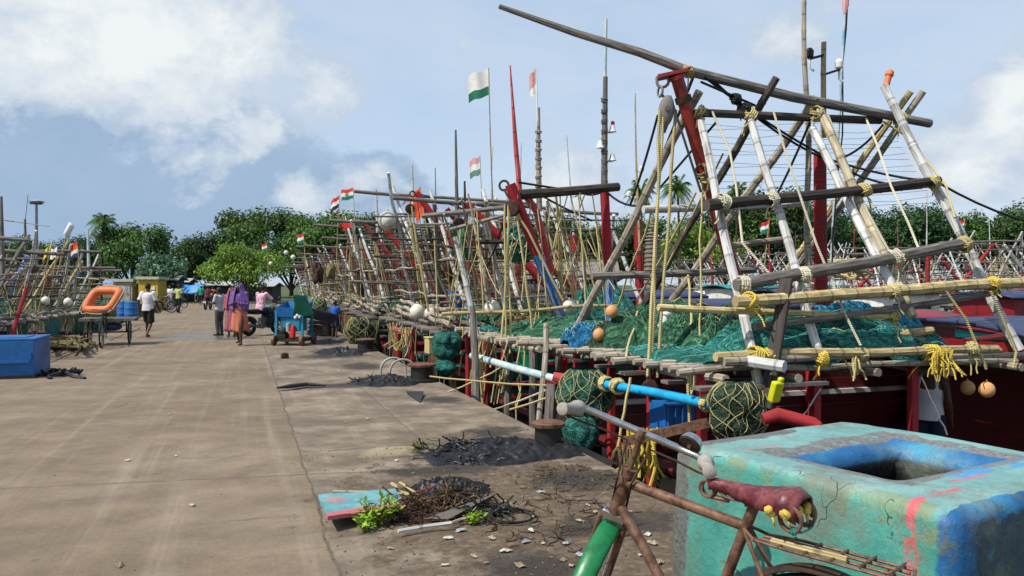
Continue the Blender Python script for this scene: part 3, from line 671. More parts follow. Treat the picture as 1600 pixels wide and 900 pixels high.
def make_tree(seed, w, h, trunk_h, leaf, n_lobes, n_leaf, mi, droop=0.):
    root = thing('tree', V((0, 0, 0)), 'tree', 'tree')
    m, lobes = crown_mesh(seed, w, h, leaf, n_lobes, n_leaf, droop)
    m.M = Matrix.Translation((0, 0, trunk_h))
    m.build('crown', LF[mi], root, smooth=0)
    r = random.Random(seed+5); b = MB()
    top = V((r.uniform(-.3, .3), r.uniform(-.3, .3), trunk_h+h*.45))
    b.tube([(0, 0, -.3), (.05, 0, trunk_h*.5), top*.7, top], [.045*h, .034*h, .026*h, .01*h], 8)
    for c, lr in lobes[:9]:
        s = V((0, 0, trunk_h*r.uniform(.6, 1.1))); e = c+V((0, 0, trunk_h))
        b.tube([s, s.lerp(e, .5)+V((0, 0, -.2)), e], [.018*h, .012*h, .005*h], 5)
    b.build('trunk', K['bark'], root)
    return root
TP = [make_tree(1, 11, 8.5, 1.6, .36, 26, 9000, 0), make_tree(2, 13, 9.5, 1.8, .36, 30, 10000, 1), make_tree(3, 9, 6., .9, .28, 24, 8000, 2, .25),
      make_tree(4, 10, 7.5, 1.2, .34, 22, 8500, 1), make_tree(5, 6, 4.2, .6, .40, 18, 2600, 3)]
used_t = [False]*5
def tree(tp, px, base_y, Y, top_py, label, wide=1., rz=None):
    dims = [(11, 10.1), (13, 11.3), (9, 6.9), (10, 8.7), (6, 4.8)][tp]
    loc = P(px, HY, Y); loc.z = -.02
    want = EYE-(top_py-(12 if px > 640 else 0)-HY)/FOC*Y
    s = want/(dims[1]*1.06)
    o = TP[tp] if not used_t[tp] else dup(TP[tp]); used_t[tp] = True
    o.matrix_world = Matrix.Translation(loc) @ Matrix.Rotation(uni(0, 6.28) if rz is None else rz, 4, 'Z') @ Matrix.Diagonal((s*wide, s*wide, s, 1))
    o['label'] = label; o['category'] = 'tree'; o['group'] = 'trees along the shore'
    return o
tree(0, 208, 440, 86, 338, 'tall bushy bright topped tree just right of the coconut palm behind the left boats')
tree(3, 150, 440, 92, 366, 'smaller green tree tucked beneath the coconut palm on the left')
tree(1, 110, 440, 96, 360, 'broad dark tree behind the flags of the left boats')
tree(0, 55, 440, 100, 372, 'green tree behind the tall lamp post on the left shore')
tree(3, 10, 440, 96, 362, 'dark tree at the left edge of the photo behind a tall mast')
tree(1, -45, 440, 98, 362, 'dark tree partly cut by the left edge of the photo')
tree(4, 252, 440, 76, 392, 'low grey green tree with large leaves behind the sheds')
tree(1, 292, 440, 102, 362, 'dark green tree behind the blue tarpaulin shelter')
tree(3, 335, 440, 104, 356, 'dense dark tree left of the tallest rounded tree beyond the pier')
tree(0, 400, 440, 106, 312, 'tallest rounded tree beyond the end of the pier')
tree(2, 378, 440, 72, 375, 'light green feathery tree low over the end of the pier', 1.15)
tree(1, 455, 440, 100, 350, 'dark tree between the tallest rounded tree and the first flags on the right')
tree(0, 505, 440, 98, 318, 'rounded tree behind the pair of tricolour flags')
tree(3, 560, 440, 100, 324, 'tree behind the leaning white aerial right of the tricolour flags')
tree(0, 612, 440, 106, 330, 'tree behind the orange pennant')
tree(1, 665, 440, 112, 356, 'dark tree behind the crowded racks left of the tall flag')
tree(3, 720, 440, 112, 352, 'tree behind the thin small tricolour flag staff')
tree(1, 770, 440, 116, 342, 'dark broad tree behind the tallest flagpole')
tree(0, 845, 440, 116, 335, 'dark tree behind the blue and red boom')
tree(3, 880, 440, 112, 348, 'tree between the blue and red boom and the upright red and blue mast')
tree(1, 955, 440, 118, 345, 'tree directly behind the upright red and blue mast')
tree(0, 1015, 440, 116, 340, 'tree behind the grey tiered tower', .9)
tree(2, 1080, 440, 104, 352, 'light green tree below the tallest coconut palm', 1.1)
tree(3, 1130, 440, 116, 330, 'tree behind the red boom of the nearest trawler')
tree(0, 1195, 440, 118, 296, 'tree rising behind the middle of the bamboo frame')
tree(1, 1250, 440, 122, 318, 'dark tree behind the thick red mast', .9)
tree(1, 1330, 440, 126, 322, 'broad dark tree right of the thick red mast')
tree(3, 1385, 440, 122, 324, 'tree behind the long bamboo crossbars on the right')
tree(1, 1440, 440, 124, 318, 'highest dark tree of the right shore left of the gap of sky')
tree(0, 1500, 440, 128, 348, 'low tree in the dip of the right shore treeline', .9)
tree(0, 1560, 440, 122, 330, 'tree right of the dip in the treeline')
tree(1, 1610, 440, 118, 318, 'tree cut by the right edge of the photo')
tree(1, 1690, 440, 118, 322, 'tree just past the right edge of the photo')

FR = leafmat('palm fronds', '#25431d', '#456b2c', '#7b9448')
def make_palm(seed, h, fl, nf):
    r = random.Random(seed); root = thing('palm_tree', V((0, 0, 0)), 'palm', 'palm tree')
    b = MB(); lean = V((r.uniform(-.6, .6), r.uniform(-.3, .3), 0))
    pts = [V((0, 0, -.3))+V((lean.x, lean.y, 0))*(i/6)**2+V((0, 0, (h+.3)*i/6)) for i in range(7)]
    b.tube(pts, [.2, .17, .15, .14, .13, .13, .15], 8); b.build('trunk', K['bark'], root)
    top = pts[-1]
    for i in range(nf):
        f = MB(); a = 6.283*i/nf*2.4+r.uniform(-.2, .2); el = r.uniform(-.35, 1.25)
        d = V((math.cos(a), math.sin(a), 0)); L = fl*r.uniform(.85, 1.1)
        sp = [top+d*L*math.cos(el)*s*(1-.12*s)+V((0, 0, L*(math.sin(el)*s-.75*s*s*(1.1-.4*math.sin(el))))) for s in [k/14 for k in range(15)]]
        f.tube(sp, [.035*(1-k/16) for k in range(15)], 4)
        sd = V((-d.y, d.x, 0))
        for k in range(1, 15):
            for q in range(2):
                for sgn in (-1, 1):
                    c = sp[k-1].lerp(sp[k], q*.5); tn = (sp[k]-sp[k-1]).normalized()
                    ll = fl*.24*math.sin(math.pi*min(1, .15+k/15.5))+.1
                    e = c+sd*sgn*ll*.8+tn*ll*.5-V((0, 0, ll*r.uniform(.35, .7)))
                    f.add([c-tn*.04, c+tn*.06, e], [[0, 1, 2]])
        f.build('frond', FR, root, smooth=0)
    return root
pm = make_palm(3, 9, 3.0, 20); upm = [False]
def palm(px, Y, top_py, s, label):
    o = pm if not upm[0] else dup(pm); upm[0] = True
    loc = P(px, HY, Y); H_ = EYE-(top_py-HY)/FOC*Y; loc.z = -.02
    o.matrix_world = Matrix.Translation(loc) @ Matrix.Rotation(uni(0, 6.28), 4, 'Z') @ Matrix.Diagonal((s, s, H_/9, 1))
    o['label'] = label; o['group'] = 'coconut palms'
palm(158, 84, 348, .8, 'coconut palm standing above the left trees')
palm(1005, 96, 302, 1.0, 'left coconut palm of the pair seen behind the hoist ropes')
palm(1062, 92, 296, 1.0, 'tallest coconut palm, seen just left of the red boom')
palm(1150, 100, 305, .9, 'coconut palm half hidden behind the white poles of the nearest frame')
palm(1130, 110, 330, .8, 'small coconut palm between the red boom and the white pole')

# ---- sheds and far structures --------------------------------------------------------
def shed(px, Y, w, h, d, wall, roofm, label, name='shed', roof='slab', door=None, cat='shed', yaw=0.):
    p = P(px, HY, Y); p.z = -.02
    M = TR(p, yaw); o = thing(name, M, label, cat, 'huts at the far end of the pier')
    m = MB(M); m.box((0, 0, h/2), (w, d, h)); m.build('wall', wall, o, smooth=0)
    m = MB(M)
    if roof == 'slab': m.box((0, 0, h+.13), (w+.35, d+.4, .25))
    else:
        vs = [(-w/2-.3, -d/2-.4, h-.1), (w/2+.3, -d/2-.4, h-.1), (w/2+.3, 0, h+w*.0+roof), (-w/2-.3, 0, h+roof), (-w/2-.3, d/2+.4, h-.1), (w/2+.3, d/2+.4, h-.1)]
        m.add(vs, [[0, 1, 2, 3], [3, 2, 5, 4]])
    m.build('roof', roofm, o, smooth=0, solid=(.06 if roof != 'slab' else 0))
    if door:
        m = MB(M); m.box((door[0], -d/2-.02, door[2]/2), (door[1], .05, door[2])); m.build('door', K['tin'], o, smooth=0)
        m = MB(M); m.box((door[0]+door[1]*.35, -d/2-.06, door[2]*.5), (.06, .04, .2)); m.build('handle', K['blackm'], o, smooth=0)
    return o, M
cwall = mat('grubby cream wall', ['#8f8878', '#a9a18e', '#77705f'], 1.5, .85, .2)
ywall = mat('yellow painted wall', ['#b39232', '#c9a63e', '#9c7d2a'], 1.5, .8, .2, chip='#8f8a80', chip_at=.68)
cslab = mat('pale cement roof', ['#a8a193', '#c2bbac', '#8f897c'], 2, .85, .2)
dshed = mat('dark tarred boards', ['#2e2a28', '#46403b', '#1f1c1b'], 2, .85, .3, stretch=(5, 5, .4))
gro = mat('grey tiled roofing', ['#6d675f', '#8a837a', '#524d47'], 1., .9, .5, stretch=(.6, 6, 6), bdist=.05)
shed(199, 74, 1.75, 1.95, 1.8, cwall, cslab, 'small grey hut with a sheet metal door and pale flat roof', 'hut', door=(.1, 1.15, 1.6), cat='hut')
h, M = shed(238.5, 73, 1.75, 2.15, 1.8, ywall, cslab, 'yellow hut with a pale flat roof and a white notice', 'hut', cat='hut')
m = MB(M); m.box((.42, -.92, 1.35), (.4, .04, .3)); m.build('notice', K['wplas'], h, smooth=0)
m = MB(M); m.box((.5, -.93, .35), (.7, .04, .7)); m.build('base_panel', K['tealhull'], h, smooth=0)
shed(268, 76, 1.7, 2.2, 1.8, dshed, K['tin'], 'dark boarded stall right of the yellow hut', 'stall', roof=.35, cat='stall')
shed(283, 80, 2., 2.0, 1.8, dshed, K['tin'], 'dark stall between the boarded stall and the blue tarpaulin', 'stall', roof=.3, cat='stall')
shed(345, 80, 3.4, 1.7, 3, dshed, K['tin'], 'dark low shelter under the light green tree', 'shelter', roof=.3, cat='shelter')
shed(402, 82, 4., 1.6, 3, dshed, K['tin'], 'long dark shelter behind the ice crusher', 'shelter', roof=.3, cat='shelter')
p = P(300, HY, 75); p.z = 0; M = TR(p)
o = thing('tarpaulin_shelter', M, 'shelter hung with a bright blue tarpaulin below the trees', 'shelter')
for x in (-.9, .9):
    for y in (0, 1.4):
        m = MB(M); m.tube([(x, y, 0), (x, y, 1.75-.3*y)], .04); m.build('post', K['grey'], o)
m = MB(M); m.grid(lambda a, b: V((lerp(-1.05, 1.05, a), -.15+b*1.7-.3*(1-b)*(1-b), 1.78-.35*b-(1-min(1, b*3))*.95+.05*math.sin(a*9+b*4))), 14, 12)
m.build('tarpaulin', mat('blue tarpaulin', ['#1f6fb5', '#2c86cc', '#185a98'], 2, .5, .3), o, solid=.01)
def longshed(px0, px1, Y, h0, h1, label):
    a, b = P(px0, HY, Y), P(px1, HY, Y); w = b.x-a.x; c = (a+b)/2; c.z = -.02; M = TR(c)
    o = thing('boat_shed', M, label, 'shed', 'long sheds on the far shore'); m = MB(M); m.box((0, 0, h0/2), (w, 5, h0)); m.build('wall', dshed, o, smooth=0)
    m = MB(M); m.add([(-w/2-.4, -3.2, h0-.3), (w/2+.4, -3.2, h0-.3), (w/2+.4, .3, h1), (-w/2-.4, .3, h1), (w/2+.4, 3.2, h0-.3), (-w/2-.4, 3.2, h0-.3)], [[0, 1, 2, 3], [3, 2, 4, 5]])
    m.build('roof', gro, o, smooth=0, solid=.12)
longshed(560, 668, 92, 2.4, 4.3, 'long grey roofed shed behind the crowded racks')
longshed(672, 790, 95, 2.5, 4.6, 'grey roofed shed behind the blue flagged hoist ropes')
longshed(800, 960, 98, 2.6, 4.7, 'widest grey tiled shed, behind the upright red and blue mast')
p = P(1020, HY, 92); p.z = 0; M = TR(p)
o = thing('tower', M, 'grey tiered tower with a conical top among the trees', 'tower')
m = MB(M); stp = mat('grey tower stone', ['#6b6259', '#887d70', '#4c453e'], 3, .9, .3)
for i in range(13):
    r = 1.15-.02*i; m.lathe([(r*.86, i*.5), (r*.86, i*.5+.3), (r, i*.5+.34), (r, i*.5+.5)], (0, 0, 0), seg=14)
m.build('shaft', stp, o)
m = MB(M)
for i in range(7):
    r = 1.0*(1-i/7.5); m.lathe([(r*.8, 6.5+i*.38), (r*.8, 6.5+i*.38+.22), (r, 6.5+i*.38+.25), (r*.9, 6.5+i*.38+.38)], (0, 0, 0), seg=14)
m.build('spire', stp, o)
# tall lamp post on the left shore
p = P(57, HY, 62); p.z = WATER; M = TR(p)
o = thing('lamp_post', M, 'tall grey lamp post with a round head on the left shore', 'lamp post')
m = MB(M); m.tube([(0, 0, 0), (0, 0, 9.4)], [.17, .09], 10); m.build('post', K['steel'], o)
m = MB(M); m.lathe([(.08, 9.35), (.5, 9.5), (.55, 9.62), (.2, 9.72), (.02, 9.75)], (0, 0, 0), seg=14); m.build('lamp_head', K['tin'], o)
for a in range(4):
    m = MB(M); m.box((.36*math.cos(a*1.57), .36*math.sin(a*1.57), 9.45), (.2, .2, .1)); m.build('floodlight', K['blackm'], o, smooth=0)
# ---- nets, floats, flags ----------------------------------------------------------
NETL = {'teal net': mat('pale teal twine', ['#3f8f88', '#6bb5ac'], 9, .9, 0), 'green net': mat('pale green twine', ['#4c7a60', '#7d9f80'], 9, .9, 0), 'dark olive net': mat('pale olive twine', ['#56644c', '#8a8f6c'], 9, .9, 0), 'blue net': mat('pale blue twine', ['#3a8fb0', '#74b8cc'], 9, .9, 0), 'brown net': mat('pale brown twine', ['#8a764e', '#b09c72'], 9, .9, 0)}
def net_pile(c, lx, ly, h, yaw, m, label, seed=0, group='nets heaped on the decks', name='fishing_net', amp=1., res=56):
    c = V(c); r = random.Random(seed); o1 = V((r.uniform(0, 50), r.uniform(0, 50), 0)); fa = r.uniform(-.5, .5)
    M = TR(c, yaw); b = MB(M)
    def fn(i, j):
        x, y = (i*2-1), (j*2-1)
        q = noise.noise(V((x*1.6, y*1.6, 3))+o1)*.28
        rr = (abs(x)**2.6+abs(y)**2.6)**(1/2.6)*(1+q*.6)
        e = max(0., 1-rr**2.2)**.55
        wx = x+.25*noise.noise(V((x*1.3, y*1.3, 9))+o1); wy = y+.25*noise.noise(V((x*1.3, y*1.3, 14))+o1)
        fold = abs(math.sin((wy*3.2+wx*fa*4)*2.6+2*noise.noise(V((wx*1.2, wy*2, 5))+o1)))
        lump = .5+.5*noise.noise(V((x*2.1, y*2.1, 0))+o1)
        z = h*e*(.42+.36*lump+amp*.3*(1-fold**1.5)+.16*abs(noise.noise(V((x*6, y*8, 2))+o1))+.06*noise.noise(V((x*16, y*16, 2))+o1))
        k = 1+.06*noise.noise(V((x*5, y*5, 1))+o1)
        return V((x*lx/2*k, y*ly/2*k, z-.012 if rr > 1 else z))
    b.grid(fn, res, res)
    o = b.build(name, m, None, smooth=180, origin=c)
    if res >= 56:       # loose strands and a float line lying over the heap
        for part, n_, rr_, mm, st in (('strands', 90, .0035, NETL.get(m.name, m), .03), ('head_rope', 3, .009, K['ropey'], .05)):
            b = MB(M)
            for k in range(n_):
                i, j, a = r.uniform(.12, .88), r.uniform(.12, .88), r.uniform(-.6, .6)+(0 if r.random() < .7 else 1.5); pts = []
                for q in range(9):
                    if not (.06 < i < .94 and .06 < j < .94): break
                    p = fn(i, j); pts.append(p+V((0, 0, .006+rr_))); i += st*math.cos(a)*1.3; j += st*math.sin(a)*1.3; a += r.uniform(-.35, .35)
                if len(pts) > 2: b.tube(pts, rr_, 4)
            b.build(part, mm, o)
    return tag(o, label, 'net', group)
def net_drape(pts_fn, m, label, nu=26, nv=26, name='fishing_net', group='nets heaped on the decks'):
    b = MB(); b.grid(pts_fn, nu, nv); return tag(b.build(name, m, None, smooth=180, solid=.015), label, 'net', group)
def float_ball(p, r, label, m=None, rope=True):
    m = m or K['buoy']; p = V(p)
    o = thing('float', p-V((0, 0, r)), label, 'float', 'floats on the trawlers')
    b = MB(); b.ball(p, (r, r, r*1.05), 18, 12); b.build('ball', m, o, smooth=180)
    b = MB(); b.ring(p+V((0, 0, r*1.12)), (uni(-1, 1), uni(-1, 1), .2), r*.16, r*.06, 10, 5); b.build('eye', m, o, smooth=180)
    return o
FLM = {k: cloth('flag '+k, [c, c2], 3) for k, c, c2 in [('saffron', '#d8472c', '#c43a26'), ('white', '#dcd9d2', '#e6e4df'), ('green', '#1d6a4c', '#23785a'), ('red', '#c4282a', '#d23430'), ('orange', '#e8552a', '#f0682f'), ('yellow', '#d9c21c', '#e6d230'), ('pink', '#c9908c', '#d8a6a0'), ('wheel', '#2a3470', '#313c80'), ('greyg', '#5e8378', '#6c9186'), ('navy', '#16181c', '#202228')]}
def flag(base, top, d, w, h, bands, label, rp=.02, ph=0., droop=.25, wheel=False, tri=False, pm=None):
    base, top, d = V(base), V(top), V(d).normalized(); o = thing('flag', base, label, 'flag', 'flags flying over the harbour')
    b = MB(); b.tube(wob(base, top, .004, 6), [lerp(rp, rp*.5, i/6) for i in range(7)], 6); b.build('flagpole', pm or K['bam'], o)
    up = (top-base).normalized(); sd = d.cross(V((0, 0, 1))).normalized()
    def fn(i, j):
        k = (1-i*.95) if tri else 1.
        wv = math.sin(i*6.5+ph+j*1.2)*.075*w*min(1, i*2)
        q = top-up*(.03+h*(.5+(j-.5)*k))
        return q+d*w*i*.93+sd*wv-V((0, 0, 1))*droop*w*(i**1.4)+V((0, 0, .02*math.sin(i*9+ph)))
    b = MB(); n = len(bands); nu, nv = 16, 3*n+1
    vs = [fn(i/(nu-1), j/(nv-1)) for j in range(nv) for i in range(nu)]
    for q in range(n):
        b.cur = q; o_ = len(b.v)
        sub = vs[q*3*nu:(q*3+4)*nu]
        b.add(sub, [[j*nu+i, j*nu+i+1, (j+1)*nu+i+1, (j+1)*nu+i] for j in range(3) for i in range(nu-1)])
    b.build('cloth', [FLM[x] for x in bands], o, smooth=180)
    if wheel:
        c = fn(.5, .5); nx = (fn(.6, .5)-fn(.4, .5)).normalized(); up2 = (fn(.5, .4)-fn(.5, .6)).normalized(); nn = nx.cross(up2).normalized(); rr = h*.145
        b = MB(); b.ring(c, nn, rr, rr*.1, 20, 4)
        for k in range(12):
            a = math.pi*2*k/12; b.tube([c, c+(nx*math.cos(a)+up2*math.sin(a))*rr], rr*.045, 3)
        b.build('wheel_emblem', FLM['wheel'], o)
    return o

# ---- trawlers ------------------------------------------------------------------------
def hull_mb(M, L, W, x0=.4, sheer0=-.35, bow=.75, keel=-2.1):
    st = [0, .06, .2, .4, .6, .75, .87, .95, 1.]
    wd_ = [.9, .95, 1., 1., .97, .84, .58, .28, .03]
    b = MB(M); rows = []; b.dark = True
    for s, w in zip(st, wd_):
        x = x0+s*L; zs = sheer0+(bow-sheer0)*s**2.4; hw = W/2*w
        k = keel+.5*s**3
        rake = .7*s**4
        prof = [(hw, zs), (hw*1.0, zs-.28), (hw*.97, zs-.3), (hw*.9, WATER+.1), (hw*.62, WATER-.25), (0., k)]
        row = [V((x+rake*(q-WATER)*.35, y, q)) for y, q in prof]+[V((x+rake*(q-WATER)*.35, -y, q)) for y, q in prof[::-1][1:]]
        rows.append(row)
    n = len(rows[0]); vs = [p for r in rows for p in r]; fs = []
    for i in range(len(rows)-1):
        for k in range(n-1): fs.append([i*n+k, i*n+k+1, (i+1)*n+k+1, (i+1)*n+k])
    fs.append(list(range(n)))
    b.add(vs, fs)
    for q in range(len(fs)-1): b.mi[q] = 0 if (q % (n-1)) in (0, n-2) else 1
    b.mi[-1] = 1
    g = MB(M)
    for sg in (1, -1):
        pts = [r[0 if sg > 0 else -1]+V((0, 0, .03)) for r in rows]; g.tube(pts, .07, 6)
    g.tube([rows[0][0]+V((0, 0, .03)), rows[0][-1]+V((0, 0, .03))], .07, 6)
    d = MB(M); dv = []
    for r in rows[:-1]:
        a, c = r[0], r[-1]; dv += [V((a.x, a.y*.97, a.z-.32)), V((c.x, c.y*.97, c.z-.32))]
    d.add(dv, [[2*i, 2*i+1, 2*i+3, 2*i+2] for i in range(len(rows)-2)])
    return b, g, d
def cabin(M, o, x0, x1, w, z0, z1, wall, roof, win=3):
    b = MB(M); b.box(((x0+x1)/2, 0, (z0+z1)/2), (x1-x0, w, z1-z0)); h = b.build('wheelhouse', wall, o, smooth=0, bevel=.03)
    b = MB(M); nx = 8
    b.grid(lambda i, j: V((lerp(x0-.35, x1+.3, i), (j-.5)*(w+.4), z1+.03+.16*(1-(2*j-1)**2))), 6, 9); b.build('roof', roof, h, smooth=180, solid=.06)
    hh = z1-z0
    for k in range(win):
        y = (k-(win-1)/2)*w/win
        b = MB(M); b.box((x0-.012, y, z0+hh*.66), (.03, w/win*.62, hh*.3)); b.build('window', K['glass'], h, smooth=0)
    for sg in (1, -1):
        for k in range(2):
            b = MB(M); b.box((lerp(x0, x1, .3+.4*k), sg*(w/2+.012), z0+hh*.66), ((x1-x0)*.26, .03, hh*.3)); b.build('window', K['glass'], h, smooth=0)
    return h
def trawler(M, seed, label, hullm, boomm, group, L=11.5, W=3.5, apex=3.4, mast=5.2, wall=None, roof=None, stem='trawler', nrail=5, detail=1, railm='bamg', gallows=False, nrack=3, mastm='redw', boomx=(2.3, .2), bundles=True):
    r = random.Random(seed); u = r.uniform
    o = thing(stem, M @ Matrix.Translation((0, 0, WATER)), label, 'trawler', group)
    hb, gb, db = hull_mb(M, L, W)
    hb.build('hull', [hullm, K['tarhull']], o, smooth=50); gb.build('gunwale', K['redhull'] if hullm is not K['redhull'] else K['tealhull'], o); db.build('deck', K['deck'], o, smooth=0)
    cabin(M, o, 4.9, 7.6, W*.66, -.62, 1.25+u(-.2, .2), wall or K['wcabin'], roof or K['navy'], 3)
    # net platform over the stern
    pz = .82; b = MB(M)
    for k in range(11):
        x = -.25+k*.42; pole(b, (x, -W/2-u(-.05, .15), pz+u(-.02, .02)), (x, W/2+u(-.05, .15), pz+u(-.02, .02)), .045, .04)
    for y in (-W/2+.1, -W/4, 0, W/4, W/2-.1): pole(b, (-.5-u(0, .3), y, pz-.09), (4.4, y, pz-.09), .055, .05)
    b.build('net_platform', K[r.choice(['bamg', 'grey', 'grey'])], o)
    for x in (.05, 1.9, 4.0):
        for sg in (1, -1):
            b = MB(M); b.tube([(x, sg*(W/2-.14), -.7), (x, sg*(W/2-.14), pz-.14)], .07, 7); b.build('post', K['redw'] if r.random() < .6 else K['grey'], o)
    # bamboo frames: leaning legs that cross at a ridge over the stern, rails lashed along them
    yr = u(-.25, .35); ln = u(.5, 1.1); fx = [lerp(.25, 4.1, i/(nrack-1))+u(-.2, .2) for i in range(nrack)]
    for i, x in enumerate(fx):
        ah = apex*(1+u(-.1, .1))
        for sg in (-1, 1):
            y0 = sg*(W/2+.05); ext = u(.05, .6); top = V((x-ln+u(-.2, .2), yr-sg*u(.08, .35), ah+ext)); foot = V((x+u(-.15, .15), y0, pz-.2 if sg > 0 else pz-u(.2, .9)))
            b = MB(M); pole(b, foot, top, u(.038, .052), u(.03, .042)); b.build('frame_leg', K['white'] if r.random() < (.85 if sg < 0 else .35) else K[r.choice(['bamg', 'grey', 'dark', 'bam'])], o)
    for sg, n in ((-1, nrail), (1, max(2, nrail-3))):
        for k in range(n):
            f = (k+.5+u(-.3, .3))/n; y = lerp(sg*(W/2+.05), yr, f*.97)+sg*.06; z = lerp(pz+.05, apex, f); x0 = -ln*f-u(-.1, .5)+(u(0, 1.6) if r.random() < .3 else 0); x1 = 4.1-ln*f-(u(0, 1.8) if r.random() < .4 else u(-.4, .2))
            b = MB(M); pole(b, (x0, y+u(-.06, .06), z+u(-.2, .2)), (x1, y+u(-.06, .06), z+u(-.2, .2)), u(.018, .03), None, True, .004); b.build('rail', K[r.choice([railm, 'grey', 'grey', 'dark', 'darkb'])], o)
    b = MB(M); pole(b, (-.3-ln-u(0, .5), yr, apex+.12+u(-.2, .2)), (4.6-ln, yr+.1, apex+.1), .045, .04, False); b.build('ridge_pole', K['grey'], o)
    for k in range(4 if detail else 1):     # thin uprights and a dark bundle hung from the ridge
        x = u(-.4, 3.5); y = u(-W/2, yr); b = MB(M); pole(b, (x+.3, y, pz-.1), (x-u(.1, .5), y+u(-.1, .1), u(2.2, apex+.6)), .025, .018); b.build('upright', K[r.choice(['bam', 'bamg', 'grey', 'white'])], o)
    for k in range(r.choice([0, 0, 1]) if detail and bundles else 0):
        p = V((u(-.8, 2.)-ln*.6, yr+u(-.5, .2), apex-u(.5, 1.2))); bs = u(.5, .95); ph = u(0, 9); b = MB(M)
        b.grid(lambda i, j: p+V((.24*bs*math.sin(math.pi*(.04+.92*j))*math.cos(i*6.283), .18*bs*math.sin(math.pi*(.04+.92*j))*math.sin(i*6.283), .36*bs*math.cos(math.pi*j)))*(1+.9*noise.noise(V((math.cos(i*6.283)*2+ph, math.sin(i*6.283)*2, j*3)))), 18, 12, True); b.build('bundle', K[r.choice(['brownn', 'rustd', 'brownn', 'ropeg'])], o, smooth=180)
    for sg in ((-1, 1) if detail else ()):      # an old net hung up to dry on the rails
        x0, x1 = u(-.2, 1.), u(2.2, 3.8); f0, f1 = u(.05, .3), u(.6, .95); b = MB(M)
        def sl_(x, f): return V((x-ln*f+u(-.03, .03), lerp(sg*(W/2-.02), yr, f)+u(-.04, .04), lerp(pz, apex, f)+u(-.03, .03)))
        for k in range(34): x = lerp(x0, x1, k/33); b.tube([sl_(x+u(-.05, .05), lerp(f0, f1, q/4)) for q in range(5)], .006, 3, False)
        for k in range(12): f = lerp(f0, f1, k/11); b.tube([sl_(lerp(x0, x1, q/4), f-.03*math.sin(3.14*q/4)) for q in range(5)], .006, 3, False)
        b.build('hung_net', K[r.choice(['brownn', 'rustd', 'olive', 'brownn'])], o)
    # stern crossbars
    for k in range(2):
        z = 1.3+.75*k+u(-.15, .15); b = MB(M); pole(b, (-.12-ln*.3*k, -W/2*(1-.12*k)-.4, z), (-.1-ln*.3*k, W/2*(1-.15*k)+.2, z+u(-.1, .1)), .028); b.build('rail', K['bamg'], o)
    # old rope, nets and boards hung over the stern
    b = MB(M); ph = u(0, 9)
    b.grid(lambda i, j: V((-.12-.14*math.sin(j*2.6)+.05*noise.noise(V((i*6+ph, j*3, 0))), lerp(-W*.42, W*.2, i), lerp(.9, -.1-.5*abs(noise.noise(V((i*3+ph, 0, 0)))), j))), 26, 10); b.build('stern_net', K[r.choice(['green', 'olive', 'brownn', 'teal'])], o, smooth=180, solid=.02)
    # boom with its hoist block
    bt = V((boomx[1]-.35, -W*.30, apex*1.04)); bb = V((boomx[0]-.2, -W*.42, pz-.1))
    b = MB(M); b.tube(wob(bb, bt, .003, 6), [.10, .10, .095, .09, .085, .08, .078], 9); bo = b.build('boom', boomm, o)
    b = MB(M); p = bt+V((-.16, 0, -.3)); b.ring(bt+V((-.1, 0, -.04)), (0, 1, .2), .07, .018, 10, 5); b.tube([bt+V((-.12, 0, -.08)), p], .012, 5); b.lathe([(.02, -.05), (.11, -.04), (.125, 0), (.11, .04), (.02, .05)], p-V((0, 0, .1)), (0, 1, .1), 14); b.build('hoist_block', K['rustd'], bo)
    b = MB(M)
    for k in range(4): b.tube(sag(p+V((u(-.07, .07), u(-.05, .05), -.14)), (u(-.35, .5), -W*.3+u(-.35, .35), u(.2, .9)), 0, 5, .02), .014, 5)
    b.build('hoist_rope', K['ropey'], bo)
    if detail:
        b = MB(M); b.tube([(boomx[0]+1.1, W*.05, pz-.2), (boomx[1]+.7, W*.02, apex*.97)], [.08, .07], 9); b.build('boom', boomm, o)
    # mast
    mb = V((4.5, u(-.3, .3), -.6)); mt = mb+V((u(-.2, .1), u(-.15, .15), mast*.6+.6))
    b = MB(M); b.tube([mb, mb.lerp(mt, .5), mt], [.11, .1, .09], 10); ms = b.build('mast', K[mastm], o)
    at = mt+V((u(-.2, .2), u(-.2, .2), mast*.55)); b = MB(M); b.tube(wob(mt-V((0, .08, .7)), at, .006, 5), [.035, .03, .028, .022, .018, .014], 6); b.build('aerial', K[r.choice(['bam', 'palepipe', 'white', 'pinkw'])], ms)
    if detail:
        for k in range(2):
            q = mt.lerp(at, .18+.2*k); a = u(0, 6.28); e = q+V((.2*math.cos(a), .2*math.sin(a), .02)); b = MB(M); b.tube([q, e], .015, 5); b.lathe([(.02, 0), (.055, .02), (.06, .1), (.03, .13)], e, seg=10); b.build('lamp', K['wplas'], ms)
    b = MB(M)
    b.tube(sag(bt, mt, .12, 6), .014, 5); b.tube(sag(mt, (L*.9, 0, .9), .3, 8), .012, 5); b.tube(sag(bt, (.1, -W/2, pz), .1, 6), .012, 5)
    b.build('stay', K['black'], o)
    b = MB(M)
    for k in range(11 if detail else 7):
        s_ = r.choice([-1, 1]); x1, x2 = u(-.3, 4.2), u(-.3, 4.2); f = u(.2, 1.); 
        a = V((x1, lerp(s_*W/2, yr, f), lerp(pz, apex, f))); f2 = u(0, .9) if r.random() < .75 else 0; c = V((lerp(x1, x2, .3), lerp(s_*W/2, yr, f2*f), lerp(pz, apex, f2*f)))
        b.tube(sag(a, c, u(0, .15), 6, .006), u(.007, .011), 4)
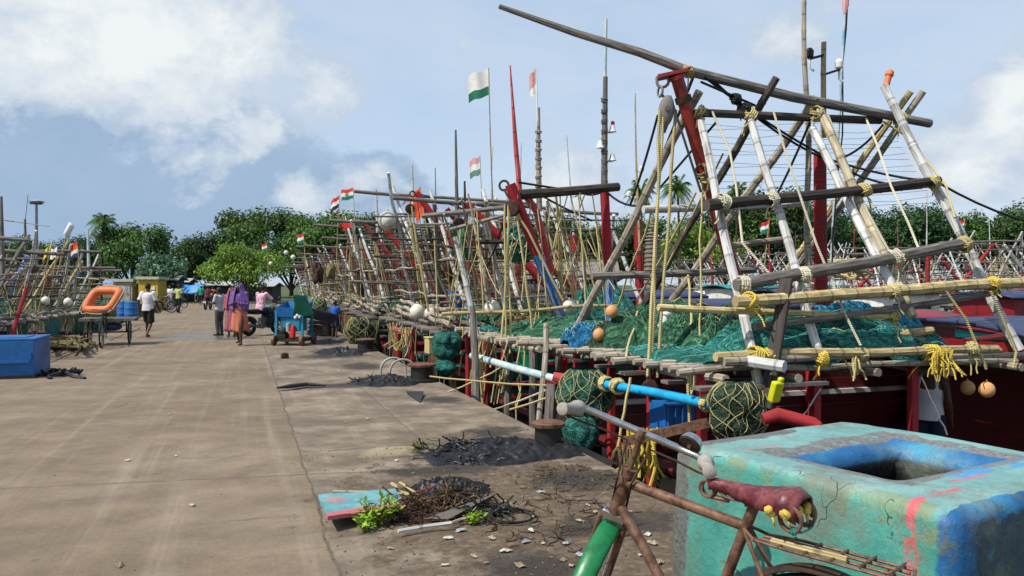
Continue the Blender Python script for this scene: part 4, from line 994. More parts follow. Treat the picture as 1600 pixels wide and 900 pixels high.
    for k in range(15 if detail else 0):
        x, y = u(-.3, 3.5)-ln*.5, u(-W/2, yr); z = u(1.8, apex); b.tube(sag((x, y, z), (x+u(-.1, .5), y+u(-.2, .2), pz+u(0, .4)), 0, 5, .008), .009, 4)
    for k in range(9 if detail else 4):
        x = u(-.45, -.1); y = u(-W/2, W/2); b.tube(sag((x, y, pz+u(-.1, .5)), (x+u(-.1, .1), y+u(-.3, .3), u(-.5, .2)), 0, 5, .03), .012, 4)
    b.build('rope_tangle', K[r.choice(['ropey', 'ropeg', 'ropeg'])], o)
    if gallows:
        for y in (-W/2+.2, .2):
            b = MB(M); b.tube([(-.35, y, -.9), (-.35, y, .42)], .11, 9); b.tube([(-.35, y, -.1), (-.35, y+.35, .35)], .06, 7); b.build('stern_post', K['redmet'], o)
        b = MB(M); pole(b, (-.35, -W/2, .5), (-.35, .9, .46), .09, .08, False); b.build('stern_bar', K['pinkw'], o)
    return o
def QM(u, v, yaw=0.): return Matrix.Translation(Q(u, v)) @ Matrix.Rotation(TH+yaw, 4, 'Z')
ORD = ['nearest', 'second', 'third', 'fourth', 'fifth', 'sixth', 'seventh', 'eighth', 'ninth', 'tenth', 'eleventh', 'twelfth', 'thirteenth', 'fourteenth', 'fifteenth', 'sixteenth']
# ---- nearest trawler (its bamboo frame fills the right of the photo) -------------------
MA = QM(8.65, 1.2)
A = thing('trawler', MA @ Matrix.Translation((0, 0, WATER)), 'nearest trawler with the great open bamboo frame and red boom, right of the bicycle', 'trawler', 'trawlers moored along the right side of the pier')
hb, gb, db = hull_mb(MA, 12.5, 3.7, sheer0=-.55)
hb.build('hull', [K['maroon'], K['tarhull']], A, smooth=50); gb.build('gunwale', K['maroon'], A); db.build('deck', K['deck'], A, smooth=0)
def A_(name, m, fn, mb=None, par=None, **k):
    b = MB(); fn(b); return b.build(name, m, par or A, **k)
def bam(a, b_, r0, r1=None, m='bamg', name='bamboo_pole', bamb=True, w=.006):
    return A_(name, K[m], lambda b: pole(b, a, b_, r0, r1, bamb, w))
# far bulwark with a pale rub rail, near bulwark low
b = MB(MA)
for i in range(4): b.box((4.6, 1.72, -.42+.2*i+.1), (9., .05, .19))
b.build('bulwark', K['maroon'], A, smooth=0)
b = MB(MA); b.box((4.6, 1.66, -.02), (9., .06, .07)); b.build('rub_rail', K['wcabin'], A, smooth=0)
for x, y, m in [(.0, -1.6, 'redw'), (.0, -.55, 'redw'), (.05, .6, 'redw'), (.0, 1.6, 'redw'), (1.3, -1.7, 'redw'), (1.4, 1.6, 'redw'), (2.6, -1.7, 'redw'), (3.9, 1.6, 'redw'), (2.6, 1.6, 'dark')]:
    b = MB(MA); b.box((x, y, .02), (.09, .09, 1.5)); b.build('post', K[m], A, smooth=0, bevel=.012)
# net platform: bamboo laid along the boat over cross beams
b = MB(MA)
for k in range(25):
    y = -1.78+k*.148; pole(b, (-.15-uni(0, .35), y, .80+uni(-.015, .02)), (4.3+uni(-.3, .4), y+uni(-.06, .06), .80+uni(-.02, .02)), uni(.03, .046))
b.build('net_platform', K['bamg'], A)
for x in (.05, .9, 1.9, 2.9, 3.9):
    b = MB(MA); pole(b, (x, -1.95, .71), (x+.03, 2.0, .71), .045, .04); b.build('cross_beam', K['bamg'], A)
for y, z, x in [(-1.9, .70, -.25), (-1.2, .68, -.2), (-.4, .69, -.3), (.5, .68, -.2), (1.2, .69, -.25)]:
    b = MB(MA); b.box((x+.75, y, z-.05), (1.5, .15, .035)); b.build('plank', K['grey'], A, smooth=0)
# wheelhouse: red posts, fascia and a dark blue roof
b = MB(MA); b.box((6.9, .1, -.1), (2.6, 2.6, 1.7)); b.build('wheelhouse', K['maroon'], A, smooth=0)
for x in (4.75, 5.45, 6.4, 7.6, 8.6):
    b = MB(MA); b.box((x, -1.72, .02), (.15, .15, 1.3)); b.build('post', K['redw'], A, smooth=0, bevel=.015)
b = MB(MA); b.box((6.75, -1.74, .78), (4.2, .07, .3)); b.build('fascia', K['redhull'], A, smooth=0, bevel=.01)
b = MB(MA); b.box((4.62, 0, .78), (.07, 3.4, .3)); b.build('fascia', K['redhull'], A, smooth=0)
b = MB(MA); b.grid(lambda i, j: V((lerp(4.5, 9., i), lerp(-1.85, 1.85, j), .96+.2*(1-(2*j-1)**2)+.012*math.sin(i*23+j*5))), 14, 9); b.build('roof', K['navy'], A, smooth=180, solid=.05)
b = MB(MA); b.box((6.9, -1.6, -.25), (3.2, .06, .45)); b.build('side_panel', K['redhull'], A, smooth=0)
# ridge frames: near legs white, far legs dark
U0, U1, U2 = 6.8, 8.3, 10.4
legs = [((1185, 603, U0), (1093, 186, U1), .052, 'white'), ((905, 508, U2), (1092, 142, U1+.1), .055, 'bamg'),
        ((1285, 567, U0), (1172, 180, U1), .050, 'white'), ((1000, 485, U2), (1215, 122, U1-.1), .052, 'darkb'),
        ((1424, 495, U0+.1), (1280, 172, U1), .055, 'bamp'), ((1405, 470, U0+.15), (1268, 200, U1), .052, 'white'), ((1050, 470, U2), (1276, 152, U1), .055, 'bamg'),
        ((1593, 548, U0), (1380, 134, U1), .058, 'white'), ((1232, 420, U2-.5), (1422, 142, U1), .05, 'bam'), ((1240, 425, U2-.4), (1444, 143, U1-.1), .05, 'bamg')]
for a, c, r, m in legs: bam(PU(*a), PU(*c), r, r*.92, m, 'frame_leg')
# long boom laid over the ridge, ridge pole, rails down the near slope
A_('ridge_boom', K['grey'], lambda b: b.tube([PU(780, 10, 9.3), PU(900, 52, 9.), PU(1000, 82, 8.7), PU(1075, 111, 8.45), PU(1240, 152, 8.35), PU(1360, 175, 8.3), PU(1453, 193, 8.25)], [.03, .045, .055, .06, .062, .06, .058], 9))
bam(PU(1096, 177, U1+.05), PU(1376, 188, U1+.05), .052, .048, 'dark', 'ridge_pole', False)
bam(PU(1104, 322, 7.6), PU(1467, 283, 7.6), .066, .05, 'dark', 'rail', False)
bam(PU(1240, 310, 7.62), PU(1440, 290, 7.62), .04, .04, 'darkb', 'rail')
bam(PU(1150, 447, 7.1), PU(1512, 380, 7.1), .07, .06, 'grey', 'rail', False)
bam(PU(1005, 328, 9.), PU(1262, 318, 9.), .05, .045, 'white', 'rail')
bam(PU(925, 432, 9.6), PU(1180, 422, 9.6), .05, .045, 'grey', 'rail', False)
bam(PU(1140, 385, 9.2), PU(1235, 372, 9.2), .045, .04, 'bamg', 'rail')
bam(PU(1148, 472, 6.86), PU(1640, 437, 6.86), .062, .06, 'bam', 'rail')
bam(PU(1028, 481, 6.95), PU(1404, 495, 6.95), .035, .03, 'bamy', 'rail')
bam(PU(1180, 512, 6.93), PU(1560, 458, 6.95), .04, .036, 'grey', 'rail', False)
bam(PU(1118, 556, 6.76), PU(1556, 545, 6.76), .048, .044, 'bam', 'edge_pole')
bam(PU(1130, 566, 6.72), PU(1440, 548, 6.8), .045, .04, 'bamg', 'edge_pole')
bam(PU(1140, 560, 6.9), PU(1226, 573, 6.4), .058, .058, 'white', 'edge_pole')
for a, c, m, r in [((1260, 545), (1456, 516), 'bam', .055), ((1310, 560), (1442, 530), 'bamg', .05), ((1340, 552), (1470, 540), 'grey', .045)]:
    b = MB(); pole(b, PU(*a, 7.05), PU(*c, 7.15), r); o = b.build('bamboo_pole', K[m], None)
    tag(o, {'bam': 'pale bamboo pole lying on top of the near edge of the nearest deck', 'bamg': 'short weathered bamboo stub lying beside the blue roof of the nearest trawler', 'grey': 'thin grey pole lying lowest on the near edge of the nearest deck'}[m], 'pole', 'loose poles on the nearest deck')
# boom (red, steel) with hoist block
bt, bb = PU(1058, 122, 8.35), PU(1160, 470, 8.5)
boom = A_('boom', K['redmet'], lambda b: (b.tube([bb, bb.lerp(bt, .5), bt], [.08, .08, .078], 12)))
b = MB(); dd_ = (bt-bb).normalized(); b.tube([bt-dd_*.02, bt+dd_*.03], .105, 12); b.box(bt+dd_*.04+V((-.05, 0, .0)), (.36, .2, .04), (0, rad(-12), 0)); b.tube([bt+dd_*.02+V((.02, 0, 0)), bt+dd_*.07+V((.16, 0, .06))], .03, 7); b.build('boom_head', K['redmet'], boom)
b = MB(); b.tube([bt-dd_*.3, bt-dd_*.22], .1, 12); b.build('collar', K['rustd'], boom)
hb_ = bt+V((-.17, 0, -.04)); pb = PU(1041, 168, 8.35)
b = MB(); b.ring(hb_, (.3, 1, 0), .07, .018, 12, 6); b.ring(hb_+V((-.03, 0, -.12)), (1, .3, 0), .06, .015, 10, 5); b.tube([hb_+V((-.02, 0, -.15)), pb+V((0, 0, .1))], .018, 5)
b.ball(pb-V((0, 0, .04)), (.095, .06, .19), 14, 10, (0, rad(8), 0)); b.tube([pb-V((0, .08, .02)), pb+V((0, .08, -.02))], .03, 8); b.tube([pb-V((0, 0, .2)), pb-V((.02, 0, .30))], [.03, .012], 7); b.build('hoist_block', K['grey'], boom)
for q, (x0, x1, y1) in enumerate([(1031, 1018, 585), (1036, 1012, 588), (1056, 1027, 590)]):
    b = MB(); b.tube(sag(PU(x0, 172, 8.35), PU(x1, y1, 8.0), 0, 8, .012), .02, 6); b.build('hoist_rope', K['ropey'], boom)
b = MB(); pb2 = PU(1016, 606, 8.0); b.lathe([(.02, -.05), (.085, -.045), (.1, 0), (.085, .045), (.02, .05)], pb2, (.1, 1, 0), 14); b.tube([pb2+V((0, 0, .22)), pb2], .025, 6); b.build('hook_block', K['rustd'], boom)
b = MB()
for a, c, s_ in [((1028, 180, 8.35), (985, 320, 9.), .05), ((1047, 150, 8.35), (1095, 300, 8.), 0), ((1095, 128, 8.4), (1180, 165, 8.4), 0), ((1100, 120, 8.4), (1290, 245, 8.6), .05), ((1104, 116, 8.4), (1292, 250, 8.65), .1), ((1292, 248, 8.6), (1465, 285, 7.7), .04), ((1465, 285, 7.65), (1680, 362, 7.2), .1), ((1300, 255, 8.6), (1470, 290, 7.7), .12), ((1030, 295, 9), (1120, 190, 8.4), 0), ((1380, 195, 8.3), (1320, 245, 8.5), .05), ((1270, 180, 8.3), (1200, 330, 9.), .05)]:
    b.tube(sag(PU(*a), PU(*c), s_, 7), .016, 5)
b.build('stay', K['black'], A)
# main mast (red) with tall bamboo and aerial
mt = PU(1281, 238, 8.7); ms = A_('mast', K['redw'], lambda b: b.tube([PU(1283, 520, 8.7), PU(1282, 380, 8.7), mt], [.09, .085, .08], 12))
A_('aerial_pole', K['bamg'], lambda b: pole(b, PU(1266, 480, 8.6), PU(1256, -40, 8.6), .045, .03), par=ms)
lp = A_('lamp_pole', K['bam'], lambda b: pole(b, PU(1286, 215, 8.7), PU(1288, 66, 8.7), .04, .035), par=ms)
for (a, c, q) in [((1288, 86), (1265, 92), 1), ((1286, 117), (1311, 109), 0)]:
    b = MB(); b.beam(PU(*a, 8.7), PU(*c, 8.7), .05, .03); b.build('lamp_bracket', K['rustd'], lp, smooth=0)
    e = PU(*c, 8.7); b = MB(); b.lathe([(.02, 0), (.05, .03), (.055, .1), (.03, .14), (0.0, .15)], e, seg=12)
    b.build('lamp', K['blackm' if q else 'wplas'], lp)
    b = MB(); b.tube([e, e+V((.0, 0, -.12)), e+V((.06, 0, -.16))], .016, 5); b.build('lamp_cable', K['wplas'], lp)
whip = A_('whip_aerial', K['palepipe'], lambda b: b.tube([PU(1297, 440, 8.9), PU(1310, 200, 8.9), PU(1322, -10, 8.9)], [.02, .02, .016], 6), par=ms)
A_('aerial_cable', K['black'], lambda b: b.tube(sag(PU(1300, 430, 8.85), PU(1325, -10, 8.88), 0, 8, .03), .011, 5), par=ms)
A_('pennant_wrap', FLM['pink'], lambda b: b.tube([PU(1320, 22, 8.9), PU(1321, 8, 8.9), PU(1322, -15, 8.9)], [.02, .045, .04], 7), par=ms)
A_('marker', K['orange'], lambda b: b.lathe([(.035, 0), (.045, .03), (.04, .2), (.055, .22), (.05, .27), (.02, .3), (0.0, .3)], PU(1382, 142, U1), (PU(1388, 122, U1)-PU(1382, 142, U1)), 12))
# hung net: fine twines strung across the near slope, roped edges
b = MB(); corner = [(1098, 190, U1), (1386, 190, U1), (1190, 575, U0), (1592, 540, U0)]
for k in range(34):
    f = (k+.4)/34; a = PU(*corner[0]).lerp(PU(*corner[2]), f); c = PU(*corner[1]).lerp(PU(*corner[3]), f); pts = [a]
    for i in range(1, 5): p = a.lerp(c, i/5); p += V((0, 0, uni(-.05, .02))); pts.append(p)
    b.tube(pts+[c], .0026, 3, False)
o = b.build('fishing_net', K['black'], None); tag(o, 'fine twine net strung open across the white poles of the nearest frame', 'net', 'nets heaped on the decks')
for q, l in enumerate([[(1113, 175, U1), (1140, 235, 8.), (1150, 290, 7.8), (1160, 380, 7.3), (1215, 442, 7.05)], [(1208, 172, U1), (1225, 230, 8.), (1248, 300, 7.55), (1275, 380, 7.3), (1300, 440, 7.05), (1320, 490, 6.9), (1345, 540, 6.7)], [(1293, 178, U1), (1325, 260, 7.9), (1355, 330, 7.5), (1385, 385, 7.2), (1400, 410, 7.05)], [(1353, 185, U1), (1370, 225, 8.), (1392, 290, 7.5), (1420, 350, 7.3), (1440, 400, 7.05)], [(1478, 455, 6.8), (1510, 500, 6.75), (1535, 560, 6.7), (1541, 577, 6.7)], [(1548, 455, 6.8), (1572, 510, 6.75), (1588, 550, 6.72), (1583, 575, 6.7)], [(1380, 190, U1), (1420, 215, 8.2), (1478, 290, 7.6), (1492, 340, 7.3)]]):
    b = MB(); b.tube([PU(*p) for p in l], .014, 6); b.build('lacing_rope', K['ropew' if q < 4 else 'ropey'], A)
b = MB()
for a, c in [((1130, 240, 8.3), (1040, 420, 9.6)), ((1096, 290, 8.2), (1095, 545, 8.)), ((1088, 300, 8.), (1000, 460, 10)), ((1075, 430, 9), (1085, 560, 7.9)), ((1018, 330, 9), (950, 520, 10.3)), ((1000, 470, 9.8), (978, 560, 8.3))]:
    b.tube(sag(PU(*a), PU(*c), .02, 6, .02), .013, 5)
b.build('rigging_rope', K['ropey'], A)
# lashings at the crossings
for (px, py, u, r, m) in [(1075, 112, 8.42, .08, 'ropey'), (1095, 178, 8.3, .1, 'ropeg'), (1172, 180, 8.3, .09, 'ropey'), (1275, 178, 8.3, .1, 'ropey'), (1405, 185, 8.28, .1, 'ropey'), (1130, 315, 7.6, .09, 'ropew'), (1205, 312, 7.6, .09, 'ropew'), (1350, 297, 7.6, .09, 'ropey'), (1458, 285, 7.6, .09, 'ropey'), (1162, 445, 7.1, .095, 'ropew'), (1255, 430, 7.1, .095, 'ropew'), (1400, 402, 7.1, .1, 'ropew'), (1507, 382, 7.1, .1, 'ropey'), (1172, 470, 6.86, .09, 'ropeyy'), (1395, 455, 6.86, .09, 'ropey'), (1550, 445, 6.86, .09, 'ropeyy'), (1100, 270, 8.35, .12, 'ropeg'), (1107, 283, 8.35, .12, 'ropey'), (1180, 556, 6.75, .1, 'ropeyy'), (1200, 556, 6.75, .085, 'ropeyy'), (1283, 560, 6.75, .09, 'ropeyy'), (1345, 555, 6.78, .08, 'ropey'), (1455, 552, 6.76, .1, 'ropeyy'), (1520, 545, 6.76, .09, 'ropey'), (920, 480, 10.3, .08, 'ropew'), (1395, 495, 6.95, .06, 'ropey'), (1150, 155, 8.4, .07, 'black'), (1165, 172, 8.35, .09, 'black')]:
    b = MB(); p = PU(px, py, u); b.coil(p, NQ+V((uni(-.5, .5), uni(-.5, .5), uni(-.5, .5))), r*.85, 4, .012); b.coil(p, V((uni(-.4, .4), uni(-.4, .4), 1)), r*.8, 2.5, .012)
    for k in range(2): b.tube(sag(p, p+V((uni(-.12, .12), uni(-.1, .02), uni(-.3, -.08))), 0, 4, .02), .009, 4)
    b.build('lashing', K[m], A)
# rope bundles hung from the edge pole
def rope_tangle(p, w, h, n, m, label, r=.011, name='rope_bundle', group='ropes'):
    b = MB(); p = V(p)
    for k in range(n):
        q = p+V((uni(-w, w)*.5, uni(-w, w)*.4, uni(-.02, .02)))
        if k % 2:
            e = p+V((uni(-w, w)*.7, uni(-w, w)*.4, uni(-.03, .03))); pts = sag(q, e, h*uni(.3, .95), 7, .012)
        else:
            pts = [q]; dx = V((uni(-w, w)*.25, uni(-w, w)*.2, 0))
            for i in range(5): q = q+dx+V((uni(-w, w)*.16, uni(-w, w)*.16, -h/5*uni(.5, 1.3))); pts.append(q)
        b.tube(smooth(pts, 3), r*uni(.8, 1.15), 5)
    return tag(b.build(name, m, None), label, 'rope', group)
rope_tangle(PU(1468, 545, 6.7), .17, .34, 24, K['ropeyy'], 'tangled bright yellow rope hanging off the edge pole beside the blue roof', .0075)
rope_tangle(PU(1080, 575, 7.2), .1, .4, 6, K['ropey'], 'knotted yellow rope hanging from the stern corner of the nearest deck')
rope_tangle(PU(1330, 560, 6.72), .14, .25, 5, K['ropey'], 'loose rope ends hanging under the middle of the near edge pole')
rope_tangle(PU(1400, 425, 7.2), .14, .35, 9, K['ropew'], 'pale rope bunch tied on the middle crossbar of the nearest frame')
# dark upright plank in front of the nets
b = MB(); b.beam(PU(1196, 640, 6.62), PU(1229, 436, 6.9), .13, .06); tag(b.build('plank', K['dark'], None, smooth=0, bevel=.01), 'dark squared timber standing upright before the teal net', 'plank')
net_pile(Q(9.2, 2.05, .82), 1.5, 1.9, .66, TH+.3, K['green'], 'big dark green net heap behind the hoist ropes on the nearest deck', 1)
net_pile(Q(8.75, 2.95, .82), 1.2, 1.3, .82, TH+.4, K['olive'], 'peaked olive net heap right of the hoist ropes', 2, amp=.5)
net_pile(Q(7.5, 3.0, .82), 2.9, 1.25, .56, TH, K['teal'], 'teal net rolled along the near edge of the nearest deck', 3)
net_pile(Q(8.35, 4.2, .82), 2.3, 1.3, .66, TH, K['bluen'], 'bright blue net heap beneath the long crossbars', 4)
net_pile(Q(10.1, 1.25, .82), .6, .8, .34, TH, K['bluen'], 'small turquoise net bundle by the two tan floats', 5)
net_pile(Q(8.2, 1.75, .82), 1.3, 1.9, .16, TH, K['teal'], 'thin teal net spread over the stern edge of the nearest deck', 6)
net_pile(Q(9.9, 2.7, .85), 1.3, .9, .6, TH, K['brownn'], 'brown net and rope heap behind the green net heap', 7)
net_pile(Q(9.75, 1.7, .82), 1.1, 1.0, .42, TH-.5, K['olive'], 'low olive net bundle between the turquoise bundle and the green net heap', 8)
net_pile(Q(8.3, 2.2, .82), 1.4, .85, .5, TH+.15, K['green'], 'long green net roll lying under the hoist ropes', 9)
net_pile(Q(7.35, 4.0, .82), 1.3, .8, .36, TH, K['teal'], 'teal net bundle at the right end of the nearest deck', 10)
float_ball(PU(936, 523, 9.6), .082, 'tan float lying in front of the turquoise net bundle'); float_ball(PU(956, 487, 9.5), .085, 'tan float sitting on top of the green net left of the hoist ropes')
float_ball(PU(1542, 609, 6.75), .085, 'tan float hanging by the red post beneath the blue roof'); float_ball(PU(1512, 606, 7.1), .08, 'tan float half hidden behind the red post beneath the blue roof')
o = thing('bottle', PU(1036, 518, 8.7), 'clear bulb shaped bottle with a white cap on the green net', 'bottle')
b = MB(MB().M); p0 = PU(1036, 518, 8.7); b.lathe([(.01, 0), (.07, .01), (.085, .06), (.06, .11), (.035, .16)], p0, (.2, 0, 1), 14); b.build('body', mat('clear plastic', ['#9aa8a2', '#c2cbc6'], 6, .15, 0), o)
b = MB(); b.lathe([(.035, .16), (.04, .2), (.06, .21), (.06, .235), (.01, .25)], p0, (.2, 0, 1), 12); b.build('cap', K['wplas'], o)
# rope coil on deck
def rope_coil(c, r, n, rr, m, label, h=.12, name='rope_coil', M=None):
    b = MB(); c = V(c); pts = []
    for i in range(n*14):
        a = i*2*math.pi/14; k = r*(.7+.3*math.sin(i*.37))*(1+uni(-.06, .06)); pts.append(c+V((k*math.cos(a), k*math.sin(a)*1., rr+h*abs(math.sin(i*.11))+uni(0, .02))))
    b.tube(pts, rr, 6); return tag(b.build(name, m, None), label, 'rope', 'ropes')
rope_coil(PU(1318, 440, 9.8), .38, 8, .022, K['ropey'], 'coil of yellow hawser beside the thick red mast', .3)

# ---- second trawler: blue and red boom, red and blue mast ------------------------------
GRP = 'trawlers moored along the right side of the pier'
MBm = QM(12.65, .85)
B = thing('trawler', MBm @ Matrix.Translation((0, 0, WATER)), 'second trawler, with a leaning boom painted red above and blue below', 'trawler', GRP)
hb, gb, db = hull_mb(MBm, 12.5, 3.5, sheer0=-.5); hb.build('hull', [K['tarhull'], K['tarhull']], B, smooth=50); gb.build('gunwale', K['maroon'], B); db.build('deck', K['pinkdeck'], B, smooth=0)
cabin(MBm, B, 6.2, 8.6, 2.2, -.7, .95, K['maroon'], K['redhull'], 3)
b = MB(MBm)
for k in range(15): y = -1.75+k*.25; pole(b, (-.1-uni(0, .25), y, .80), (4.2+uni(-.3, .4), y+uni(-.05, .05), .80), uni(.04, .055))
for x in (0, .9, 2., 3.2): pole(b, (x, -1.9, .70), (x, 1.9, .70), .05)
b.build('net_platform', K['bamg'], B)
for x, y, m in [(0, -1.6, 'grey'), (0, -.4, 'grey'), (0, .8, 'redw'), (.1, 1.6, 'grey'), (1.8, -1.6, 'redw'), (1.8, 1.6, 'redw'), (3.8, -1.6, 'redw'), (3.8, 1.6, 'redw')]:
    b = MB(MBm); b.tube([(x, y, -.8), (x, y, .7)], .065, 8); b.build('post', K[m], B)
def B_(name, m, fn, par=None, **k):
    b = MB(); fn(b); return b.build(name, m, par or B, **k)
bt, bb = PU(797, 288, 12.5), PU(893, 535, 12.5); mid = bb.lerp(bt, .56)
bo = B_('boom', K['redw'], lambda b: b.tube([mid, mid.lerp(bt, .5), bt], [.092, .095, .095], 10))
B_('boom_foot', K['bluew'], lambda b: b.tube([bb, bb.lerp(mid, .5), mid], [.075, .082, .093], 10), bo)
B_('boom_brace', K['pinkw'], lambda b: b.tube([PU(862, 425, 12.7), PU(838, 330, 12.7), PU(818, 300, 12.6)], .06, 8), bo)
pb = PU(800, 318, 12.4)
B_('hoist_block', K['rustd'], lambda b: (b.ring(bt+V((-.1, 0, -.02)), (.3, 1, 0), .08, .02, 12, 6), b.tube([bt+V((-.1, 0, -.08)), pb], .02, 5), b.lathe([(.02, -.06), (.12, -.05), (.14, 0), (.12, .05), (.02, .06)], pb-V((0, 0, .08)), (.3, 1, 0), 14)), bo)
for q, (x0, x1, y1) in enumerate([(789, 790, 530), (794, 797, 552), (797, 783, 540), (806, 838, 560), (803, 880, 470)]):
    B_('hoist_rope', K['ropey'], lambda b: b.tube(sag(PU(x0, 320, 12.4), PU(x1, y1, 12.), 0, 7, .015), .018, 5), bo)
B_('crossbar', K['dark'], lambda b: pole(b, PU(812, 304, 12.6), PU(967, 292, 12.6), .085, .075, False))
B_('frame_leg', K['white'], lambda b: pole(b, PU(745, 525, 12.6), PU(712, 370, 12.8), .05))
B_('frame_leg', K['white'], lambda b: pole(b, PU(790, 480, 14.2), PU(758, 345, 13.6), .05))
B_('rail', K['bam'], lambda b: pole(b, PU(690, 492, 12.2), PU(965, 477, 12.2), .03))
B_('rail', K['bamg'], lambda b: pole(b, PU(700, 360, 13.4), PU(812, 330, 13.0), .035))
B_('rail', K['dark'], lambda b: pole(b, PU(745, 378, 13.2), PU(815, 378, 13.2), .04, .04, False))
B_('rail', K['grey'], lambda b: pole(b, PU(660, 338, 14), PU(812, 322, 13.2), .045, .04, False))
B_('edge_pole', K['bamg'], lambda b: pole(b, PU(738, 525, 12.6), PU(910, 560, 10.9), .05))
ms = B_('mast', K['redw'], lambda b: b.tube([PU(950, 415, 12.8), PU(947, 350, 12.8), PU(944, 290, 12.8)], [.085, .08, .078], 12))
B_('mast_foot', K['bluew'], lambda b: b.tube([PU(953, 500, 12.8), PU(951, 450, 12.8), PU(950, 415, 12.8)], .087, 12), ms)
B_('aerial', K['palepipe'], lambda b: b.tube([PU(945, 130, 12.85), PU(946, 80, 12.85), PU(947, 30, 12.85)], [.032, .03, .026], 8), ms)
B_('aerial_stem', K['grey'], lambda b: (b.tube([PU(944, 300, 12.8), PU(945, 200, 12.8), PU(946, 120, 12.8)], [.06, .05, .04], 8), [b.coil(PU(944.5, 285-16*k, 12.8), (0, 0, 1), .05, 3, .012) for k in range(9)]), ms)
for px, py, s_ in [(957, 207, 1), (938, 232, -1), (957, 252, 1)]:
    p = PU(px, py, 12.8); B_('lamp', K['wplas'], lambda b: (b.lathe([(.03, 0), (.075, .01), (.05, .06), (.04, .12), (.01, .14)], p, seg=12), b.tube([p, p-V((.12*s_, 0, 0))], .015, 5)), ms)
B_('lamp', K['rplas'], lambda b: b.lathe([(.03, 0), (.035, .06), (.01, .08)], PU(957.5, 196, 12.8), seg=10), ms)
pl = B_('pole', K['pinkw'], lambda b: b.tube([PU(812, 300, 12.7), PU(806, 230, 12.7), PU(801, 160, 12.7), PU(797, 102, 12.7)], [.045, .04, .025, .012], 8))
B_('aerial', K['bamg'], lambda b: (b.tube([PU(843, 330, 13.4), PU(841, 240, 13.4), PU(842, 168, 13.4)], [.05, .045, .02], 8), [b.coil(PU(841.5, 290-14*k, 13.4), (0, 0, 1), .05, 2, .012) for k in range(7)]), pl)
b = MB()
for a, c, s_ in [((810, 285, 12.6), (905, 300, 12.8), .0), ((905, 300, 12.8), (940, 300, 12.8), .05), ((948, 300, 12.8), (1010, 320, 11.), .1), ((845, 305, 12.8), (925, 345, 13.), .02), ((800, 300, 12.5), (760, 420, 14), .1), ((1000, 320, 11), (1085, 115, 8.6), .05)]: b.tube(sag(PU(*a), PU(*c), s_, 6), .02, 5)
b.build('stay', K['black'], B)
for k in range(12):
    x = uni(660, 930); y1 = uni(470, 500); B_('upright', K[R.choice(['bam', 'bamg', 'white', 'grey'])], lambda b: pole(b, PU(x, y1, uni(12.2, 14.3)), PU(x-uni(5, 45), uni(300, 400), uni(12.5, 14)), .022, .016))
b = MB()
for k in range(26): x = uni(670, 950); b.tube(sag(PU(x, uni(300, 400), 12.6+uni(-.3, 1.5)), PU(x+uni(-35, 45), uni(420, 520), 12.4+uni(-.5, 1.5)), uni(0, .1), 6, .008), uni(.006, .010), 4)
for x0, x1, y1 in [(868, 900, 470), (875, 880, 520), (890, 935, 470), (903, 915, 480), (915, 862, 430), (925, 950, 460), (888, 860, 400), (850, 905, 420), (838, 855, 480), (905, 945, 440), (830, 815, 470)]:
    b.tube(sag(PU(x0, 300, 12.6), PU(x1, y1, 12.4+uni(-.5, .5)), uni(0, .05), 6, .01), .011, 5)
b.build('lacing_rope', K['ropey'], B)
b = MB()
for k in range(22): x = uni(-.25, .1); y = uni(-1.7, 1.7); p = MBm @ V((x, y, .75+uni(-.1, .15))); b.tube(sag(p, MBm @ V((x-uni(0, .2), y+uni(-.3, .3), uni(-.5, .3))), 0, 5, .04), .013, 4)
b.build('rope_tangle', K['ropey'], B)
net_pile(Q(12.6, 1.9, .82), 2.2, 2.9, .3, TH, K['green'], 'flat green net spread over the deck below the blue and red boom', 11)
net_pile(Q(13.9, 3.3, .82), 1.3, 1.2, .9, TH, K['teal'], 'tall teal net heap behind the hoist ropes of the second trawler', 12)
net_pile(Q(13.4, 1.5, .82), 1., 1.0, .34, TH, K['brownn'], 'brown rope and net heap on the far stern corner of the second trawler', 13)
b = MB(); pts = [PU(x, y, u) for x, y, u in [(752, 512, 13.3), (785, 525, 12.8), (825, 533, 12.2), (860, 545, 11.7), (900, 548, 11.3)]]
pp = []
for i in range(len(pts)-1): pp += [pts[i].lerp(pts[i+1], k/6)+V((uni(-.03, .03), 0, uni(-.03, .03))) for k in range(6)]
b.tube(pp, [.075+uni(-.02, .03) for _ in pp], 9); tag(b.build('fishing_net', K['teal'], None, smooth=180), 'turquoise net rolled over the stern rail of the second trawler', 'net', 'nets heaped on the decks')
float_ball(PU(769, 482, 13.2), .14, 'white float on the deck of the second trawler beside the hoist ropes', K['buoyw']); float_ball(PU(890, 480, 13.), .13, 'white float right of the blue foot of the boom', K['buoyw'])
# basket of net hung behind the boom
p = PU(812, 382, 13.3); o = thing('net_bag', p-V((0, 0, .35)), 'teal net bag in a white mesh hanging behind the blue and red boom', 'net bag')
b = MB(); b.lathe([(.02, -.35), (.22, -.28), (.32, 0), (.3, .22), (.16, .36), (.02, .4)], p, (.2, .1, 1), 16); b.build('bundle', K['teal'], o, smooth=180)
b = MB()
for k in range(9):
    for sg in (-1, 1): b.tube([p+V(((.33*math.sin(math.pi*(.1+.8*i/8)))*math.cos(k*.7+sg*i*.25), (.33*math.sin(math.pi*(.1+.8*i/8)))*math.sin(k*.7+sg*i*.25), -.33+.7*i/8)) for i in range(9)], .01, 4)
b.build('mesh', K['ropew'], o)

